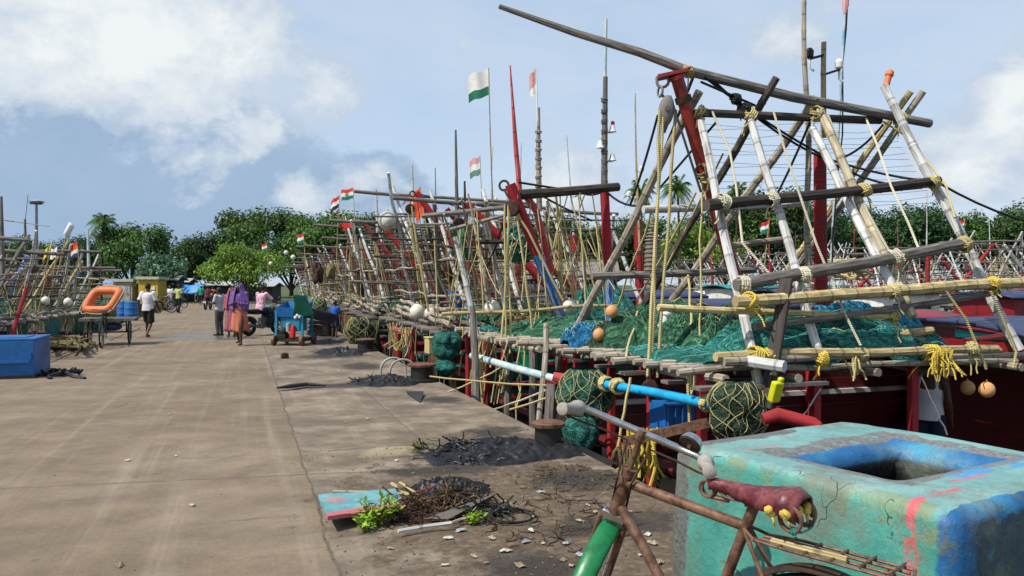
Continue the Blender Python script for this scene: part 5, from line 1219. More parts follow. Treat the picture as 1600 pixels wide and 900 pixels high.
# ---- the rest of the right hand row -----------------------------------------------------
rows = [(16.5, .9, 'tealhull', 'redw', 3.15, 5.2, dict(boomx=(2.9, .5), mastm='redw'), 'third trawler, crowded with ropes, with a broad bright red boom and a green hanging cloth'),
        (20.3, .95, 'redhull', 'redw', 3.75, 5.0, dict(gallows=True), 'fourth trawler, with red stern posts and a round white float up high'),
        (24.2, .7, 'maroon', 'redw', 3.3, 5.4, {}, 'fifth trawler, with white leaning poles behind the boy in blue'),
        (28.0, .8, 'bluehull', 'redmet', 3.5, 5.8, {}, 'sixth trawler, flying the pair of tricolour flags'),
        (31.9, .9, 'redhull', 'redw', 3.2, 5.0, dict(mastm='white'), 'seventh trawler, just behind the navy chute of the ice crusher'),
        (35.7, .8, 'tealhull', 'redw', 3.1, 5.0, {}, 'eighth trawler along the right side of the pier'),
        (39.6, .9, 'redhull', 'redmet', 3.2, 4.6, {}, 'ninth trawler along the right side of the pier'),
        (43.5, .8, 'maroon', 'redw', 3.0, 4.6, {}, 'tenth trawler along the right side of the pier'),
        (47.5, .9, 'bluehull', 'bluew', 3.1, 5.0, {}, 'eleventh trawler along the right side of the pier'),
        (51.6, .9, 'redhull', 'redw', 3.0, 4.6, dict(detail=0), 'twelfth trawler along the right side of the pier'),
        (56., .9, 'tealhull', 'redw', 3.0, 4.6, dict(detail=0), 'thirteenth trawler along the right side of the pier'),
        (61., .9, 'redhull', 'redw', 3.0, 4.6, dict(detail=0), 'farthest trawler along the right side of the pier')]
for i, (u, v, h, bm, ap, ma, kw, lab) in enumerate(rows):
    trawler(QM(u, v, uni(-.03, .03)), 100+i, lab, K[h], K[bm], GRP, apex=ap, mast=ma, nrail=(8 if i <= 6 else 6), nrack=(4 if i < 6 else 3), wall=K[['maroon', 'wcabin', 'redhull', 'wcabin', 'tealhull', 'wcabin'][i % 6]], **kw)
    w = ORD[i+2] if i < 11 else 'farthest'
    if i < 9:
        net_pile(Q(u-.3, v+1.5, .82), 1.8, 2.4, uni(.35, .6), TH, K[['green', 'teal', 'olive', 'green', 'teal'][i % 5]], '%s net heap on the stern deck of the %s trawler on the right' % (['green', 'teal', 'dark olive', 'green', 'teal'][i % 5], w), 30+i, res=30)
        net_pile(Q(u+.6, v+3.2, .82), 1.6, 1.4, uni(.4, .8), TH, K[['brownn', 'green', 'brownn', 'teal', 'brownn'][i % 5]], 'smaller %s net heap farther in on the %s trawler on the right' % (['brown', 'green', 'brown', 'teal', 'brown'][i % 5], w), 50+i, res=26)
        b = MB(QM(u, v))
        for k in range(3): pole(b, (-.4+.1*k, -1.9+.1*k, .9+.12*k), (-.2+.1*k, 1.8, .92+.12*k+uni(-.05, .1)), .05, .045)
        tag(b.build('bamboo_bundle', K['bamg'], None), 'bundle of bamboo poles along the stern of the %s trawler on the right' % w, 'bundle', 'bamboo bundles')
float_ball(P(605, 345, 20.6), .23, 'round white float hung high on the frame of the fourth trawler', K['buoyw'])
float_ball(P(352+300, 487, 17.2), .16, 'white float on the deck of the third trawler', K['buoyw']); float_ball(P(672, 490, 17.5), .13, 'white float left of the red boom foot of the third trawler', K['buoyw'])
for px, Y, py in [(447, 46, 395), (458, 44, 402), (423, 52, 412)]: float_ball(P(px, py, Y), .13, {447: 'white float hung up highest on the far trawlers', 458: 'white float hung up beside the highest far one', 423: 'white float hung up leftmost on the far trawlers'}[px], K['buoyw'])
# big red boom of the third boat and its green cloth, as in the photo
p = P(716, 350, 16.9); o = MB(); o.grid(lambda i, j: p+V((-.18+.3*i+.16*j+.03*math.sin(j*6), .05*math.sin(i*5+j*4), -.75*j)), 8, 12)
tag(o.build('cloth', FLM['green'], None, smooth=180, solid=.01), 'green cloth hanging from the top of the third trawler frame', 'cloth')

# ---- left hand row -------------------------------------------------------------------------
GL = 'trawlers moored along the left side of the pier'
ll = ['trawler cut by the left edge of the photo, with a bare mast', 'left trawler whose red stern pole leans behind the blue ice box', 'left trawler flying the yellow flag behind the rope heap', 'left trawler flying the orange flag behind the cargo tricycle', 'left trawler behind the orange life ring', 'left trawler behind the grey hut', 'farthest trawler of the left row']
for i, u in enumerate([19.6, 23.5, 27.4, 31.4, 35.6]):
    trawler(QM(u, -9.0, math.pi+uni(-.04, .04)), 200+i, ll[i], K[['redhull', 'maroon', 'redhull', 'maroon', 'bluehull', 'redhull', 'tealhull'][i]], K[['redw', 'redw', 'bluew', 'redw', 'bluew', 'redw', 'redw'][i]], GL, apex=[2.5, 2.5, 2.45, 2.2, 2.1][i], mast=[4.6, 3.4, 3., 3.4, 3.][i], nrail=6, nrack=4, bundles=False, railm='bamp', boomx=(1.6, .9))
    if i < 6: net_pile(Q(u, -10.6, .82), 2., 2.3, uni(.35, .6), TH, K[['green', 'teal', 'teal', 'green', 'olive', 'teal'][i]], ['green net heap on the leftmost trawler', 'teal net heap behind the blue ice box', 'bright teal net heap left of the orange life ring', 'green net heap behind the cargo tricycle', 'dark net heap behind the orange life ring', 'teal net heap on the left trawler beside the huts'][i], 70+i, res=30)
b = MB(); b.tube([P(12, 545, 17.), P(42, 448, 17.4)], [.045, .04], 8); tag(b.build('pole', K['redw'], None), 'red pole leaning up behind the blue ice box', 'pole')
float_ball(P(71, 470, 19.5), .1, 'white float beside the teal net behind the blue ice box', K['buoyw']); float_ball(P(106, 472, 20), .1, 'white float right of the teal net behind the blue ice box', K['buoyw'])

# ---- boats across the basin -------------------------------------------------------------------
arch = []
for i, (h, bm, lab) in enumerate([('redhull', 'redw', 'distant red hulled trawler in the crowd across the basin'), ('tealhull', 'redw', 'distant teal hulled trawler in the crowd across the basin'), ('bluehull', 'redmet', 'distant blue hulled trawler in the crowd across the basin'), ('maroon', 'white', 'distant maroon trawler with white spars in the crowd across the basin')]):
    arch.append(trawler(Matrix.Identity(4), 300+i, lab, K[h], K[bm], 'trawlers moored across the basin', apex=3.3, mast=4.8, detail=0, nrail=6, nrack=4, wall=K[['wcabin', 'redhull', 'wcabin', 'tealhull'][i]], roof=K[['redhull', 'navy', 'tealhull', 'wcabin'][i]]))
spots = []
for u in (20, 25.5, 31, 36.5, 42): spots.append((u, 15.5+uni(-.6, .6), math.pi+uni(-.1, .1), 12))
for k in range(9): spots.append((18+k*5., 30+uni(-1, 1), uni(-.1, .1), 0))
for k in range(10): spots.append((22+k*4.6, 45+uni(-1, 1), math.pi+uni(-.1, .1), 12))
for k in range(10): spots.append((28+k*4.8, 62+uni(-2, 2), uni(-.1, .1), 0))
first = [True]*4; n = 0
for (u, v, ya, dx) in spots:
    k = R.randrange(4); o = arch[k] if first[k] else dup(arch[k]); first[k] = False
    o.matrix_world = QM(u, v+dx, ya) @ Matrix.Translation((0, 0, WATER))
# ---- flags ---------------------------------------------------------------------------------------
TRI = ['saffron', 'white', 'green']; LEFT = V((-1, .25, 0))
flag(P(774, 430, 17.3), P(763, 106, 17.), LEFT, .50, .56, ['white', 'white', 'green'], 'largest flag, sun bleached white over green, on the tallest flagpole', .022, 1., .22)
flag(P(757, 400, 22), P(750, 243, 22), LEFT, .33, .5, ['pink', 'white', 'greyg'], 'faded pink, white and grey green flag on a thin staff right of the antenna', .018, 2., .3)
flag(P(842, 262, 14.3), P(838, 105, 14.3), V((-1, .1, 0)), .14, .42, ['pink', 'pink', 'white'], 'faded pink flag drooping at the top of an aerial above the second trawler', .02, .5, .9, pm=K['wplas'])
flag(P(556, 400, 27), P(552, 293, 27), LEFT, .5, .36, TRI, 'bright tricolour flag with a wheel, right one of the pair above the sixth trawler', .02, .3, .12, True)
flag(P(526, 410, 28), P(530, 305, 28), LEFT, .34, .42, ['red', 'white', 'navy'], 'red, white and dark flag, left one of the pair above the sixth trawler', .02, 1.4, .5)
flag(P(550, 400, 25), P(553, 342, 25), LEFT, .6, .28, ['red'], 'red pennant below the pair of tricolour flags', .02, 1., .1, tri=True)
flag(P(668, 365, 20), P(656, 291, 20), LEFT, .22, .7, ['orange', 'saffron', 'orange'], 'bright orange pennant hanging at the fourth trawler', .02, 2., .9)
flag(P(648, 340, 20.5), P(645, 300, 20.5), LEFT, .36, .22, ['pink'], 'thin faded red pennant on the aerial left of the orange pennant', .02, 2., .55, tri=True)
flag(P(478, 420, 40), P(474, 364, 40), LEFT, .4, .45, ['red', 'white', 'green'], 'small tricolour flag over the eighth trawler', .03, 1., .3)
flag(P(420, 440, 56), P(417, 380, 56), LEFT, .45, .45, ['saffron', 'white', 'green'], 'tiny tricolour flag in front of the light green tree', .03, 0, .25)
flag(P(1194, 420, 38), P(1202, 344, 38), LEFT, .4, .55, ['red', 'white', 'green'], 'small tricolour flag seen between the white poles of the nearest frame', .03, 1., .35)
flag(P(1497, 410, 44), P(1508, 342, 44), LEFT, .5, .6, ['red', 'white', 'green'], 'small tricolour flag beneath the gap in the right treeline', .03, 2., .4)
flag(P(70, 430, 22), P(82, 377, 22), V((-1, 0, -.6)), .28, .3, ['yellow', 'yellow'], 'yellow flag on the left trawlers', .02, 1., .5)
flag(P(126, 425, 24), P(120, 376, 24), LEFT, .28, .42, ['saffron', 'orange', 'white', 'wheel'], 'orange flag with a pale lower edge on the left trawlers', .02, 2., .4)
flag(P(84, 430, 23), P(90, 385, 23), LEFT, .25, .3, ['white', 'white'], 'small white flag beside the yellow flag on the left', .02, 0, .3)
flag(P(80, 430, 24), P(94, 395, 24), V((-1, 0, -.8)), .22, .2, ['orange', 'yellow'], 'small orange and yellow rag below the white flag on the left', .02, 0, .5)
flag(P(540, 430, 30), P(545, 350, 30), LEFT, .3, .22, ['red'], 'second, smaller red pennant left of the higher one', .02, 0, .3, tri=True)
o = thing('marker_buoy', P(92, 420, 22), 'white stick float on a cane above the left trawlers', 'marker buoy')
b = MB(); b.tube([P(92, 420, 22), P(104, 366, 22)], .018, 6); b.build('cane', K['bam'], o)
b = MB(); b.tube([P(103, 368, 22), P(104, 366, 22), P(112, 351, 22), P(113, 350, 22)], [.06, .085, .085, .06], 10); b.build('float', K['wplas'], o)
def mast_thing(px, y0, y1, Y, label, m='bamg', r=.05, yagi=False):
    o = thing('aerial_mast', P(px, y0, Y), label, 'mast', 'bare masts of the harbour'); b = MB(); b.tube([P(px, y0, Y), P(px-1, (y0+y1)/2, Y), P(px-2, y1, Y)], [r, r*.85, r*.5], 7); b.build('pole', K[m], o)
    if yagi:
        t_ = P(px-2, y1+6, Y); b = MB(); b.tube([t_+V((-.7, 0, .1)), t_+V((.8, 0, -.12))], .012, 4); b.tube([t_, t_+V((.1, 0, .9))], .012, 4)
        for k in range(3): b.tube([t_+V((-.5+.4*k, -.25, .05-.05*k)), t_+V((-.5+.4*k, .25, .05-.05*k))], .009, 4)
        b.build('antenna', K['steel'], o)
mast_thing(4, 440, 307, 20, 'tall bare mast at the left edge of the photo', 'grey', .06)
mast_thing(41, 440, 342, 26, 'mast with a television antenna left of the lamp post', 'grey', .06, True)
mast_thing(139, 430, 358, 30, 'pale mast with a small box in front of the bushy left tree', 'palepipe', .06)
mast_thing(714, 340, 203, 18.5, 'tall mast with a pale tip left of the largest flag', 'grey', .045)
mast_thing(646, 330, 258, 21, 'thin white mast behind the orange pennant', 'white', .04)
mast_thing(590, 370, 296, 26, 'leaning white aerial above the fifth trawler', 'white', .05)
mast_thing(682, 400, 262, 24, 'thin bare mast above the fourth trawler', 'bamg', .03)
mast_thing(728, 390, 283, 20, 'short dark mast right of the tall pale tipped mast', 'dark', .05)
import bmesh
# ---- concrete tank ------------------------------------------------------------------------------
def tankmat(w, h, H):
    t = NT('painted concrete tank'); oc = t.n('TexCoord').outputs['Object']; sp = t.n('SeparateXYZ'); t.inp(sp, 'i0', oc); x, y, z = sp.outputs
    n1, n2, n3 = t.noise(oc, 3., 7, .65), t.noise(oc, 9., 7, .7), t.noise(oc, 45, 4, .7)
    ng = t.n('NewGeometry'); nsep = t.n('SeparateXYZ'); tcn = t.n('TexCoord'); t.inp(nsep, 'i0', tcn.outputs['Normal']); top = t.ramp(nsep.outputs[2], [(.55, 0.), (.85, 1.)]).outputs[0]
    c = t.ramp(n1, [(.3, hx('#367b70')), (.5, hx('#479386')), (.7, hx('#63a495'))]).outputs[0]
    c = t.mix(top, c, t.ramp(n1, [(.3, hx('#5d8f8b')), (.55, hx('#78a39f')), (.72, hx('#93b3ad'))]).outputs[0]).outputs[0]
    streak = t.n('Mapping'); t.inp(streak, 'Vector', oc); streak.inputs['Scale'].default_value = (9, 9, .9)
    st = t.ramp(t.noise(streak.outputs[0], 1., 6, .65), [(.52, 0.), (.72, 1.)]).outputs[0]
    c = t.mix(t.math('MULTIPLY', st, t.math('SUBTRACT', .45, t.math('MULTIPLY', top, .3))), c, hx('#6f7d62')).outputs[0]
    def band(v, a, b, soft=.008):       # 1 between a and b
        return t.math('MULTIPLY', t.ramp(t.math('ADD', t.math('SUBTRACT', v, a), .5), [(.5-soft, 0.), (.5+soft, 1.)]).outputs[0], t.ramp(t.math('ADD', t.math('SUBTRACT', b, v), .5), [(.5-soft, 0.), (.5+soft, 1.)]).outputs[0]).outputs[0]
    wx = t.math('ADD', x, t.math('MULTIPLY', t.math('SUBTRACT', n2, .5), .22)).outputs[0]; wy = t.math('ADD', y, t.math('MULTIPLY', t.math('SUBTRACT', n1, .5), .25)).outputs[0]
    wz = t.math('ADD', z, t.math('MULTIPLY', t.math('SUBTRACT', n2, .5), .2)).outputs[0]
    # algae and ochre stains under the rim, chipped plaster
    pat = t.ramp(t.noise(oc, 4.2, 10, .78), [(.585, 0.), (.60, 1.)]).outputs[0]
    c = t.mix(t.math('MULTIPLY', t.math('MULTIPLY', pat, .7), t.math('SUBTRACT', 1., t.math('MULTIPLY', top, .7))), c, t.ramp(n3, [(.3, hx('#5a5a48')), (.7, hx('#8b8a72'))]).outputs[0]).outputs[0]
    och = t.math('MULTIPLY', t.math('MULTIPLY', band(wz, H-.11, H+.02), t.ramp(t.noise(oc, 7., 5), [(.50, 0.), (.58, 1.)])), band(x, -9., -w/2+.05)).outputs[0]
    c = t.mix(t.math('MULTIPLY', och, .6), c, hx('#7d7c48')).outputs[0]
    # bare grey cement round the hatch and at the far edge
    hxw, hyw = .48, .37
    ring = t.math('MULTIPLY', band(wx, .03-hxw, .03+hxw), band(wy, -.03-hyw, -.03+hyw)).outputs[0]
    ring = t.math('MULTIPLY', ring, t.ramp(n2, [(.36, 0.), (.44, 1.)])).outputs[0]
    c = t.mix(t.math('MULTIPLY', ring, top), c, t.ramp(n3, [(.3, hx('#565454')), (.7, hx('#83807c'))]).outputs[0]).outputs[0]
    edge = t.math('MULTIPLY', t.math('MAXIMUM', band(wy, h/2-.11, 9.), t.math('MULTIPLY', band(wy, h/2-.05, 9.), 1.)), t.math('LESS_THAN', wx, .1)).outputs[0]
    c = t.mix(t.math('MULTIPLY', edge, .95), c, t.ramp(n3, [(.3, hx('#4c4a4b')), (.7, hx('#6d6a69'))]).outputs[0]).outputs[0]
    # blue paint: hatch throat and the near right face with its rounded corner
    thr = t.math('MULTIPLY', t.math('MULTIPLY', band(x, -.37, .43, .003), band(y, -.30, .24, .003)), t.math('LESS_THAN', z, H-.012)).outputs[0]
    blue = t.ramp(n1, [(.3, hx('#0f4474')), (.5, hx('#1a659a')), (.68, hx('#4394ac'))]).outputs[0]
    c = t.mix(t.math('MULTIPLY', thr, .97), c, blue).outputs[0]
    bz = t.math('MULTIPLY', band(wy, -hyw-.09, -hyw), t.math('GREATER_THAN', wx, -.15)).outputs[0]
    c = t.mix(t.math('MULTIPLY', t.math('MULTIPLY', bz, top), t.ramp(n2, [(.45, 0.), (.52, .9)])), c, hx('#3d8dc0')).outputs[0]
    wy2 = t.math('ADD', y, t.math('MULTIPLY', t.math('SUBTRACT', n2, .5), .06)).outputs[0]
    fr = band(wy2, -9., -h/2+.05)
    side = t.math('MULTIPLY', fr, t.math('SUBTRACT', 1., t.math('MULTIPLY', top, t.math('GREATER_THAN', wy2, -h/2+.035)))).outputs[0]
    grime_shade = t.ramp(t.math('ADD', x, t.math('MULTIPLY', n2, .12)), [(.0, 0.), (.001, 0.)]); grime_shade = t.ramp(t.math('ADD', t.math('ADD', x, w/2+.3), t.math('MULTIPLY', t.math('SUBTRACT', n2, .5), .3)), [(.36, 0.), (.42, 1.)]).outputs[0]  # right face: dirt, with the face's shade painted into the same dark grey
    grime_shade = t.math('MULTIPLY', grime_shade, t.math('LESS_THAN', wz, H-.07)).outputs[0]
    face = t.mix(t.math('MULTIPLY', grime_shade, .9), t.mix(t.ramp(n2, [(.52, 0.), (.6, 1.)]), blue, hx('#4a5a5e')).outputs[0], t.ramp(n2, [(.35, hx('#20282b')), (.6, hx('#3a4a4b')), (.7, hx('#3c8077'))]).outputs[0]).outputs[0]
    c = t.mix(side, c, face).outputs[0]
    c = t.mix(t.math('MULTIPLY', t.math('MULTIPLY', band(x, -.5, .5, .001), band(y, -.5, .5, .001)), t.ramp(z, [(H-.10, 1.), (H-.082, 0.)]).outputs[0]), c, (.012, .014, .015)).outputs[0]  # tank interior coloured near black, standing in for the shade inside
    sc2 = t.n('Mapping'); t.inp(sc2, 'Vector', oc); sc2.inputs['Scale'].default_value = (22, 2.2, 30); sc2.inputs['Rotation'].default_value = (0, 0, .5)
    scr = t.math('MULTIPLY', t.ramp(t.noise(sc2.outputs[0], 1., 6, .7), [(.66, 0.), (.69, 1.)]).outputs[0], t.ramp(n1, [(.45, 0.), (.55, 1.)]).outputs[0])
    c = t.mix(t.math('MULTIPLY', scr, .55), c, hx('#a7b3ac')).outputs[0]
    drt = t.ramp(t.noise(oc, 1.7, 9, .75), [(.47, 0.), (.6, .75)]).outputs[0]
    c = t.mix(drt, c, hx('#6c7267')).outputs[0]
    # red paint spilt over the near corner
    r1 = t.math('MULTIPLY', t.math('MULTIPLY', band(wx, -w/2-.1, -w/2+.32), band(wy2, -h/2+.14, -h/2+.165)), t.ramp(n2, [(.44, 0.), (.5, 1.)])).outputs[0]
    r2 = t.math('MULTIPLY', band(x, -w/2-.1, -w/2+.06), band(t.math('ADD', y, t.math('MULTIPLY', t.math('SUBTRACT', t.noise(oc, 6, 5), .5), .1)).outputs[0], -h/2+.122, -h/2+.129)).outputs[0]
    r3 = t.math('MULTIPLY', band(wx, -.45, -.2), t.math('MULTIPLY', band(wy2, .38, .40), top)).outputs[0]
    r4 = t.math('MULTIPLY', band(wx, -.25, .0), t.math('MULTIPLY', band(wy2, -h/2+.22, -h/2+.245), top)).outputs[0]
    c = t.mix(t.math('MULTIPLY', r1, .85), c, hx('#d04a5c')).outputs[0]; c = t.mix(r2, c, hx('#d8222e')).outputs[0]
    c = t.mix(t.math('MULTIPLY', t.math('MAXIMUM', r3, r4), .7), c, hx('#c8586a')).outputs[0]
    # cracks
    vo = t.n('TexVoronoi', _feature='DISTANCE_TO_EDGE'); dv = t.n('VectorMath', _operation='ADD'); t.inp(dv, 'i0', oc); nn = t.n('TexNoise'); t.inp(nn, 'Vector', oc); t.inp(nn, 'Scale', 5.); t.inp(dv, 'i1', nn.outputs['Color']); t.inp(vo, 'Vector', dv.outputs[0]); t.inp(vo, 'Scale', .9)
    cr = t.math('MULTIPLY', t.math('LESS_THAN', vo.outputs[0], .004), t.math('GREATER_THAN', n1, .56)).outputs[0]
    c = t.mix(t.math('MULTIPLY', cr, .8), c, hx('#2c302c')).outputs[0]
    c = t.mix(.5, c, t.ramp(n3, [(.3, .65), (.7, 1.05)]).outputs[0], 'MULTIPLY').outputs[0]
    t.bump(t.math('SUBTRACT', t.math('ADD', n2, t.math('MULTIPLY', n3, .5)), t.math('ADD', t.math('MULTIPLY', cr, .8), t.math('MULTIPLY', pat, .25))), .5, .015)
    return t.fin(c, t.mix(n2, (.35,)*3, (.65,)*3), 0, .45)
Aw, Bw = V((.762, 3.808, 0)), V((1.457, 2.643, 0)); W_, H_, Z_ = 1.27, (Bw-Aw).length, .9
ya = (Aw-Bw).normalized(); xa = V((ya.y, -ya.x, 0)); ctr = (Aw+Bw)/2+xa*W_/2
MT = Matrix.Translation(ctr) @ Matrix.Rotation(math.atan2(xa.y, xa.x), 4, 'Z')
bm = bmesh.new()
def sq(hw, hh, z, cx=0, cy=0): return [bm.verts.new((sx*hw+cx, sy*hh+cy, z)) for sx, sy in ((-1, -1), (1, -1), (1, 1), (-1, 1))]
L0, L1, L2, L3, L4 = sq(W_/2+.02, H_/2+.02, 0), sq(W_/2, H_/2, Z_), sq(.40, .275, Z_-.004, .03, -.03), sq(.31, .195, Z_-.085, .03, -.03), sq(.5, .5, .12)
for a, b_ in ((L0, L1), (L1, L2), (L2, L3)):
    for i in range(4): bm.faces.new((a[i], a[(i+1) % 4], b_[(i+1) % 4], b_[i]))
for i in range(4): bm.faces.new((L3[i], L3[(i+1) % 4], L4[(i+1) % 4], L4[i]))
bm.faces.new(L4); bm.faces.new(L0[::-1])
bm.normal_update()
ed = [e for e in bm.edges if min(v.co.z for v in e.verts) > .6 or (abs(e.verts[0].co.z-e.verts[1].co.z) > .8)]
bmesh.ops.bevel(bm, geom=ed, offset=.055, segments=6, affect='EDGES', profile=.5)
bmesh.ops.triangulate(bm, faces=[f for f in bm.faces if len(f.verts) > 4])
bmesh.ops.subdivide_edges(bm, edges=[e for e in bm.edges if e.calc_length() > .12], cuts=5, use_grid_fill=True)
bm.normal_update()
for v in bm.verts:
    v.co += v.normal*(.012*noise.noise(v.co*3.1)+.004*noise.noise(v.co*13))
me = bpy.data.meshes.new('tank'); bm.to_mesh(me); bm.free()
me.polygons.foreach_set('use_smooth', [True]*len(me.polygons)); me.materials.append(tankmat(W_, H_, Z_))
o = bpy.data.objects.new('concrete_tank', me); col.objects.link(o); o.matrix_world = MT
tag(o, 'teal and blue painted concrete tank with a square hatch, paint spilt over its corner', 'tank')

# ---- bicycle ------------------------------------------------------------------------------------
fA = math.atan2(.703, -.711)
MBK = Matrix.Translation((.831, 2.845, 0)) @ Matrix.Rotation(fA, 4, 'Z') @ Matrix.Translation((-.274, 0, 0))
S0 = V((.845, 0, .745)); ax = V((-.36, 0, .93)).normalized()
greenp = mat('green enamel', ['#125c34', '#1b7442', '#0e4c2a'], 7, .36, .1, chip='#5a4a36', chip_at=.665, vary=0)
leather = mat('worn maroon leather', ['#3a1418', '#5a1f25', '#7d4444', '#4a191e'], 14, .4, .35, vary=0, bdist=.006)
yrag = cloth('yellow rag', ['#b89a3c', '#d9bf62'], 12)
def wheel(M, o, c, r, guard, a0, a1, gm):
    c = V(c)
    b = MB(M); b.ring(c, (0, 1, 0), r-.018, .02, 40, 8); w = b.build('wheel', K['rubber'], o)
    b = MB(M); b.ring(c, (0, 1, 0), r-.045, .014, 40, 6, flat=1.4); b.build('rim', K['rust'], w)
    b = MB(M)
    for k in range(32):
        a = 2*math.pi*k/32; s = 1 if k % 2 else -1; h = a+.25*(1 if k % 4 < 2 else -1)
        b.tube([c+V((.02*math.cos(h), s*.028, .02*math.sin(h))), c+V(((r-.05)*math.cos(a), 0, (r-.05)*math.sin(a)))], .0016, 3, False)
    b.build('spokes', K['steel'], w)
    b = MB(M); b.tube([c-V((0, .05, 0)), c+V((0, .05, 0))], .02, 8); b.build('hub', K['rustd'], w)
    b = MB(M); rg = r+.03
    b.grid(lambda i, j: c+V(((rg-.022*(1-math.cos((j-.5)*2.6)))*math.cos(rad(lerp(a0, a1, i))), .042*math.sin((j-.5)*2.6)/math.sin(1.3), (rg-.022*(1-math.cos((j-.5)*2.6)))*math.sin(rad(lerp(a0, a1, i))))), 40, 9)
    b.build('mudguard', gm, o, smooth=180, solid=.003)
def bicycle(M, label, steer, group='bicycles'):
    o = thing('bicycle', M, label, 'bicycle', group)
    Ms = M @ Matrix.Translation(S0) @ Matrix.Rotation(steer, 4, ax) @ Matrix.Translation(-S0)
    b = MB(M); b.tube([(.262, 0, .79), (.80, 0, .856)], .020, 14); b.tube([(.235, 0, .885), (.274, 0, .79), (.47, 0, .28)], .020, 14); b.tube([(.47, 0, .28), (.70, 0, .60), (.80, 0, .72), (.838, 0, .765)], .021, 14)
    b.tube([S0+ax*-.01, S0+ax*.17], .026, 14); b.tube([S0+ax*.15, S0+ax*.185], .031, 14); b.tube([S0-ax*.02, S0+ax*.01], .031, 14); b.tube([(.46, -.04, .28), (.46, .04, .28)], .022, 10)
    for s in (-1, 1):
        b.tube([(.272, s*.018, .79), (.2, s*.035, .66), (0, s*.062, .345)], .009, 7); b.tube([(.45, s*.03, .28), (.25, s*.05, .3), (0, s*.062, .345)], .01, 7)
    b.build('frame', K['rust'], o)
    b = MB(M)
    b.lathe([(.085, -.004), (.095, 0), (.085, .004)], (.47, -.05, .28), (0, 1, 0), 24); b.tube([(.47, -.07, .28), (.56, -.075, .14)], .01, 6); b.tube([(.47, .07, .28), (.38, .075, .42)], .01, 6)
    b.box((.57, -.12, .14), (.09, .09, .02)); b.box((.37, .12, .42), (.09, .09, .02)); b.build('crankset', K['rustd'], o)
    wheel(M, o, (0, 0, .345), .34, True, 10, 185, K['rustd'])
    # steered half
    b = MB(Ms)
    for s in (-1, 1): b.tube([S0+V((.0, s*.03, -.02)), S0+V((.03, s*.055, -.06)), (.98, s*.055, .42), (1.035, s*.055, .345)], [.012, .012, .010, .008], 8)
    b.build('fork', K['rust'], o)
    b = MB(Ms); b.box(S0+V((.012, 0, -.032)), (.05, .10, .035), (0, rad(-21), 0)); b.ball(S0+V((.03, 0, -.01)), (.035, .05, .022), 12, 6); b.build('fork_crown', K['chrome'], o, bevel=.006)
    wheel(Ms, o, (1.035, 0, .345), .34, True, 62, 205, greenp)
    q0 = S0+ax*.17; q1 = S0+ax*.345; b = MB(Ms); b.tube([q0, q1], .013, 10); b.tube([q1-ax*.03, q1+ax*.012], .02, 10); b.build('stem', K['rust'], o)
    b = MB(Ms); b.tube([q1+V((-.045, .27, -.012)), q1+V((-.01, .235, 0)), q1+V((.012, .15, 0)), q1+V((.012, .05, 0)), q1, q1+V((.012, -.05, 0)), q1+V((.012, -.15, 0)), q1+V((-.01, -.235, 0)), q1+V((-.045, -.27, -.012))], .0145, 14)
    for y in (-.09, .09): b.tube([q1+V((.012, y-.004, 0)), q1+V((.012, y+.004, 0))], .0168, 12)
    hb = b.build('handlebar', K['chrome'], o)
    gripm = mat('grey rubber grip', ['#8a837b', '#a39b91', '#6f6963'], 20, .7, .2, vary=0)
    for s in (-1, 1):
        d = V((-.9, s*.25, -.2)).normalized()
        b = MB(Ms); b.lathe([(.018, -.02), (.031, -.012), (.032, .010), (.024, .024), (.021, .085), (.025, .1), (.025, .118), (.012, .124)], q1+V((-.04, s*.268, -.01)), d, 14); b.build('grip', gripm, hb)
    p = q1+V((.02, -.185, .03)); b = MB(Ms); b.lathe([(.046, 0), (.046, .011), (.038, .03), (.016, .041), (0, .042)], p, (.55, -.15, .8), 18); be = b.build('bell', K['chrome'], hb)
    b = MB(Ms); b.lathe([(.041, -.006), (.041, 0)], p, (.55, -.15, .8), 16); b.tube([p-V((.0, 0, 0)), q1+V((.012, -.19, 0))], .009, 6); b.build('bell_base', K['rustd'], be)
    b = MB(Ms)
    for s in (-1, 1): b.tube([q1+V((-.10, s*.29, -.05)), q1+V((-.02, s*.25, -.055)), q1+V((.03, s*.16, -.05)), q1+V((.035, s*.05, -.05)), q1+V((.03, s*.03, -.2)), S0+V((.05, s*.03, 0))], .0052, 6)
    b.build('brake_rod', K['rustd'], hb)
    # saddle
    def sad(i, j):
        x = lerp(.41, .06, i); f = max(0., (i-.12)/.88); w = .022+.078*(f*f*(3-2*f))**.95; w *= 1-.30*max(0, i-.88)/.12; a = (j-.5)*2
        dr = (.016+.046*f)*abs(a)**3.4+(.02 if abs(a) > .99 else 0); z = .938+.026*f-.012*math.sin(math.pi*f)-.03*max(0, i-.9)/.1
        return V((x-.012*(1-a*a)*max(0, i-.8)*5+.02*(1-a*a)*max(0, .1-i)*10, a*w*(1-.1*abs(a)**4), z-dr+.003*noise.noise(V((x*30, a*5, 0)))))
    b = MB(M); b.grid(sad, 28, 17); sd = b.build('saddle', leather, o, smooth=180, solid=.008)
    b = MB(M)
    for s in (-1, 1): b.tube([(.39, s*.012, .915), (.34, s*.02, .885), (.22, s*.025, .885), (.12, s*.035, .885)], .006, 6)
    for d in (0, .022): b.ring((.425, -.011+d, .90), (0, 1, 0), .030, .0055, 18, 6)
    b.tube([(.415, 0, .872), (.34, 0, .87)], .009, 6); b.tube([(.25, 0, .84), (.235, 0, .90)], .014, 8); b.box((.238, 0, .885), (.05, .06, .03)); b.build('saddle_frame', K['rust'], sd)
    for s in (-1, 1):
        b = MB(M)
        for d in (0, .016): b.ring((.085-d*.3, s*.052+d-.008, .868), (.15, 1, 0), .042, .0065, 20, 6)
        b.build('saddle_spring', K['rust'], sd)
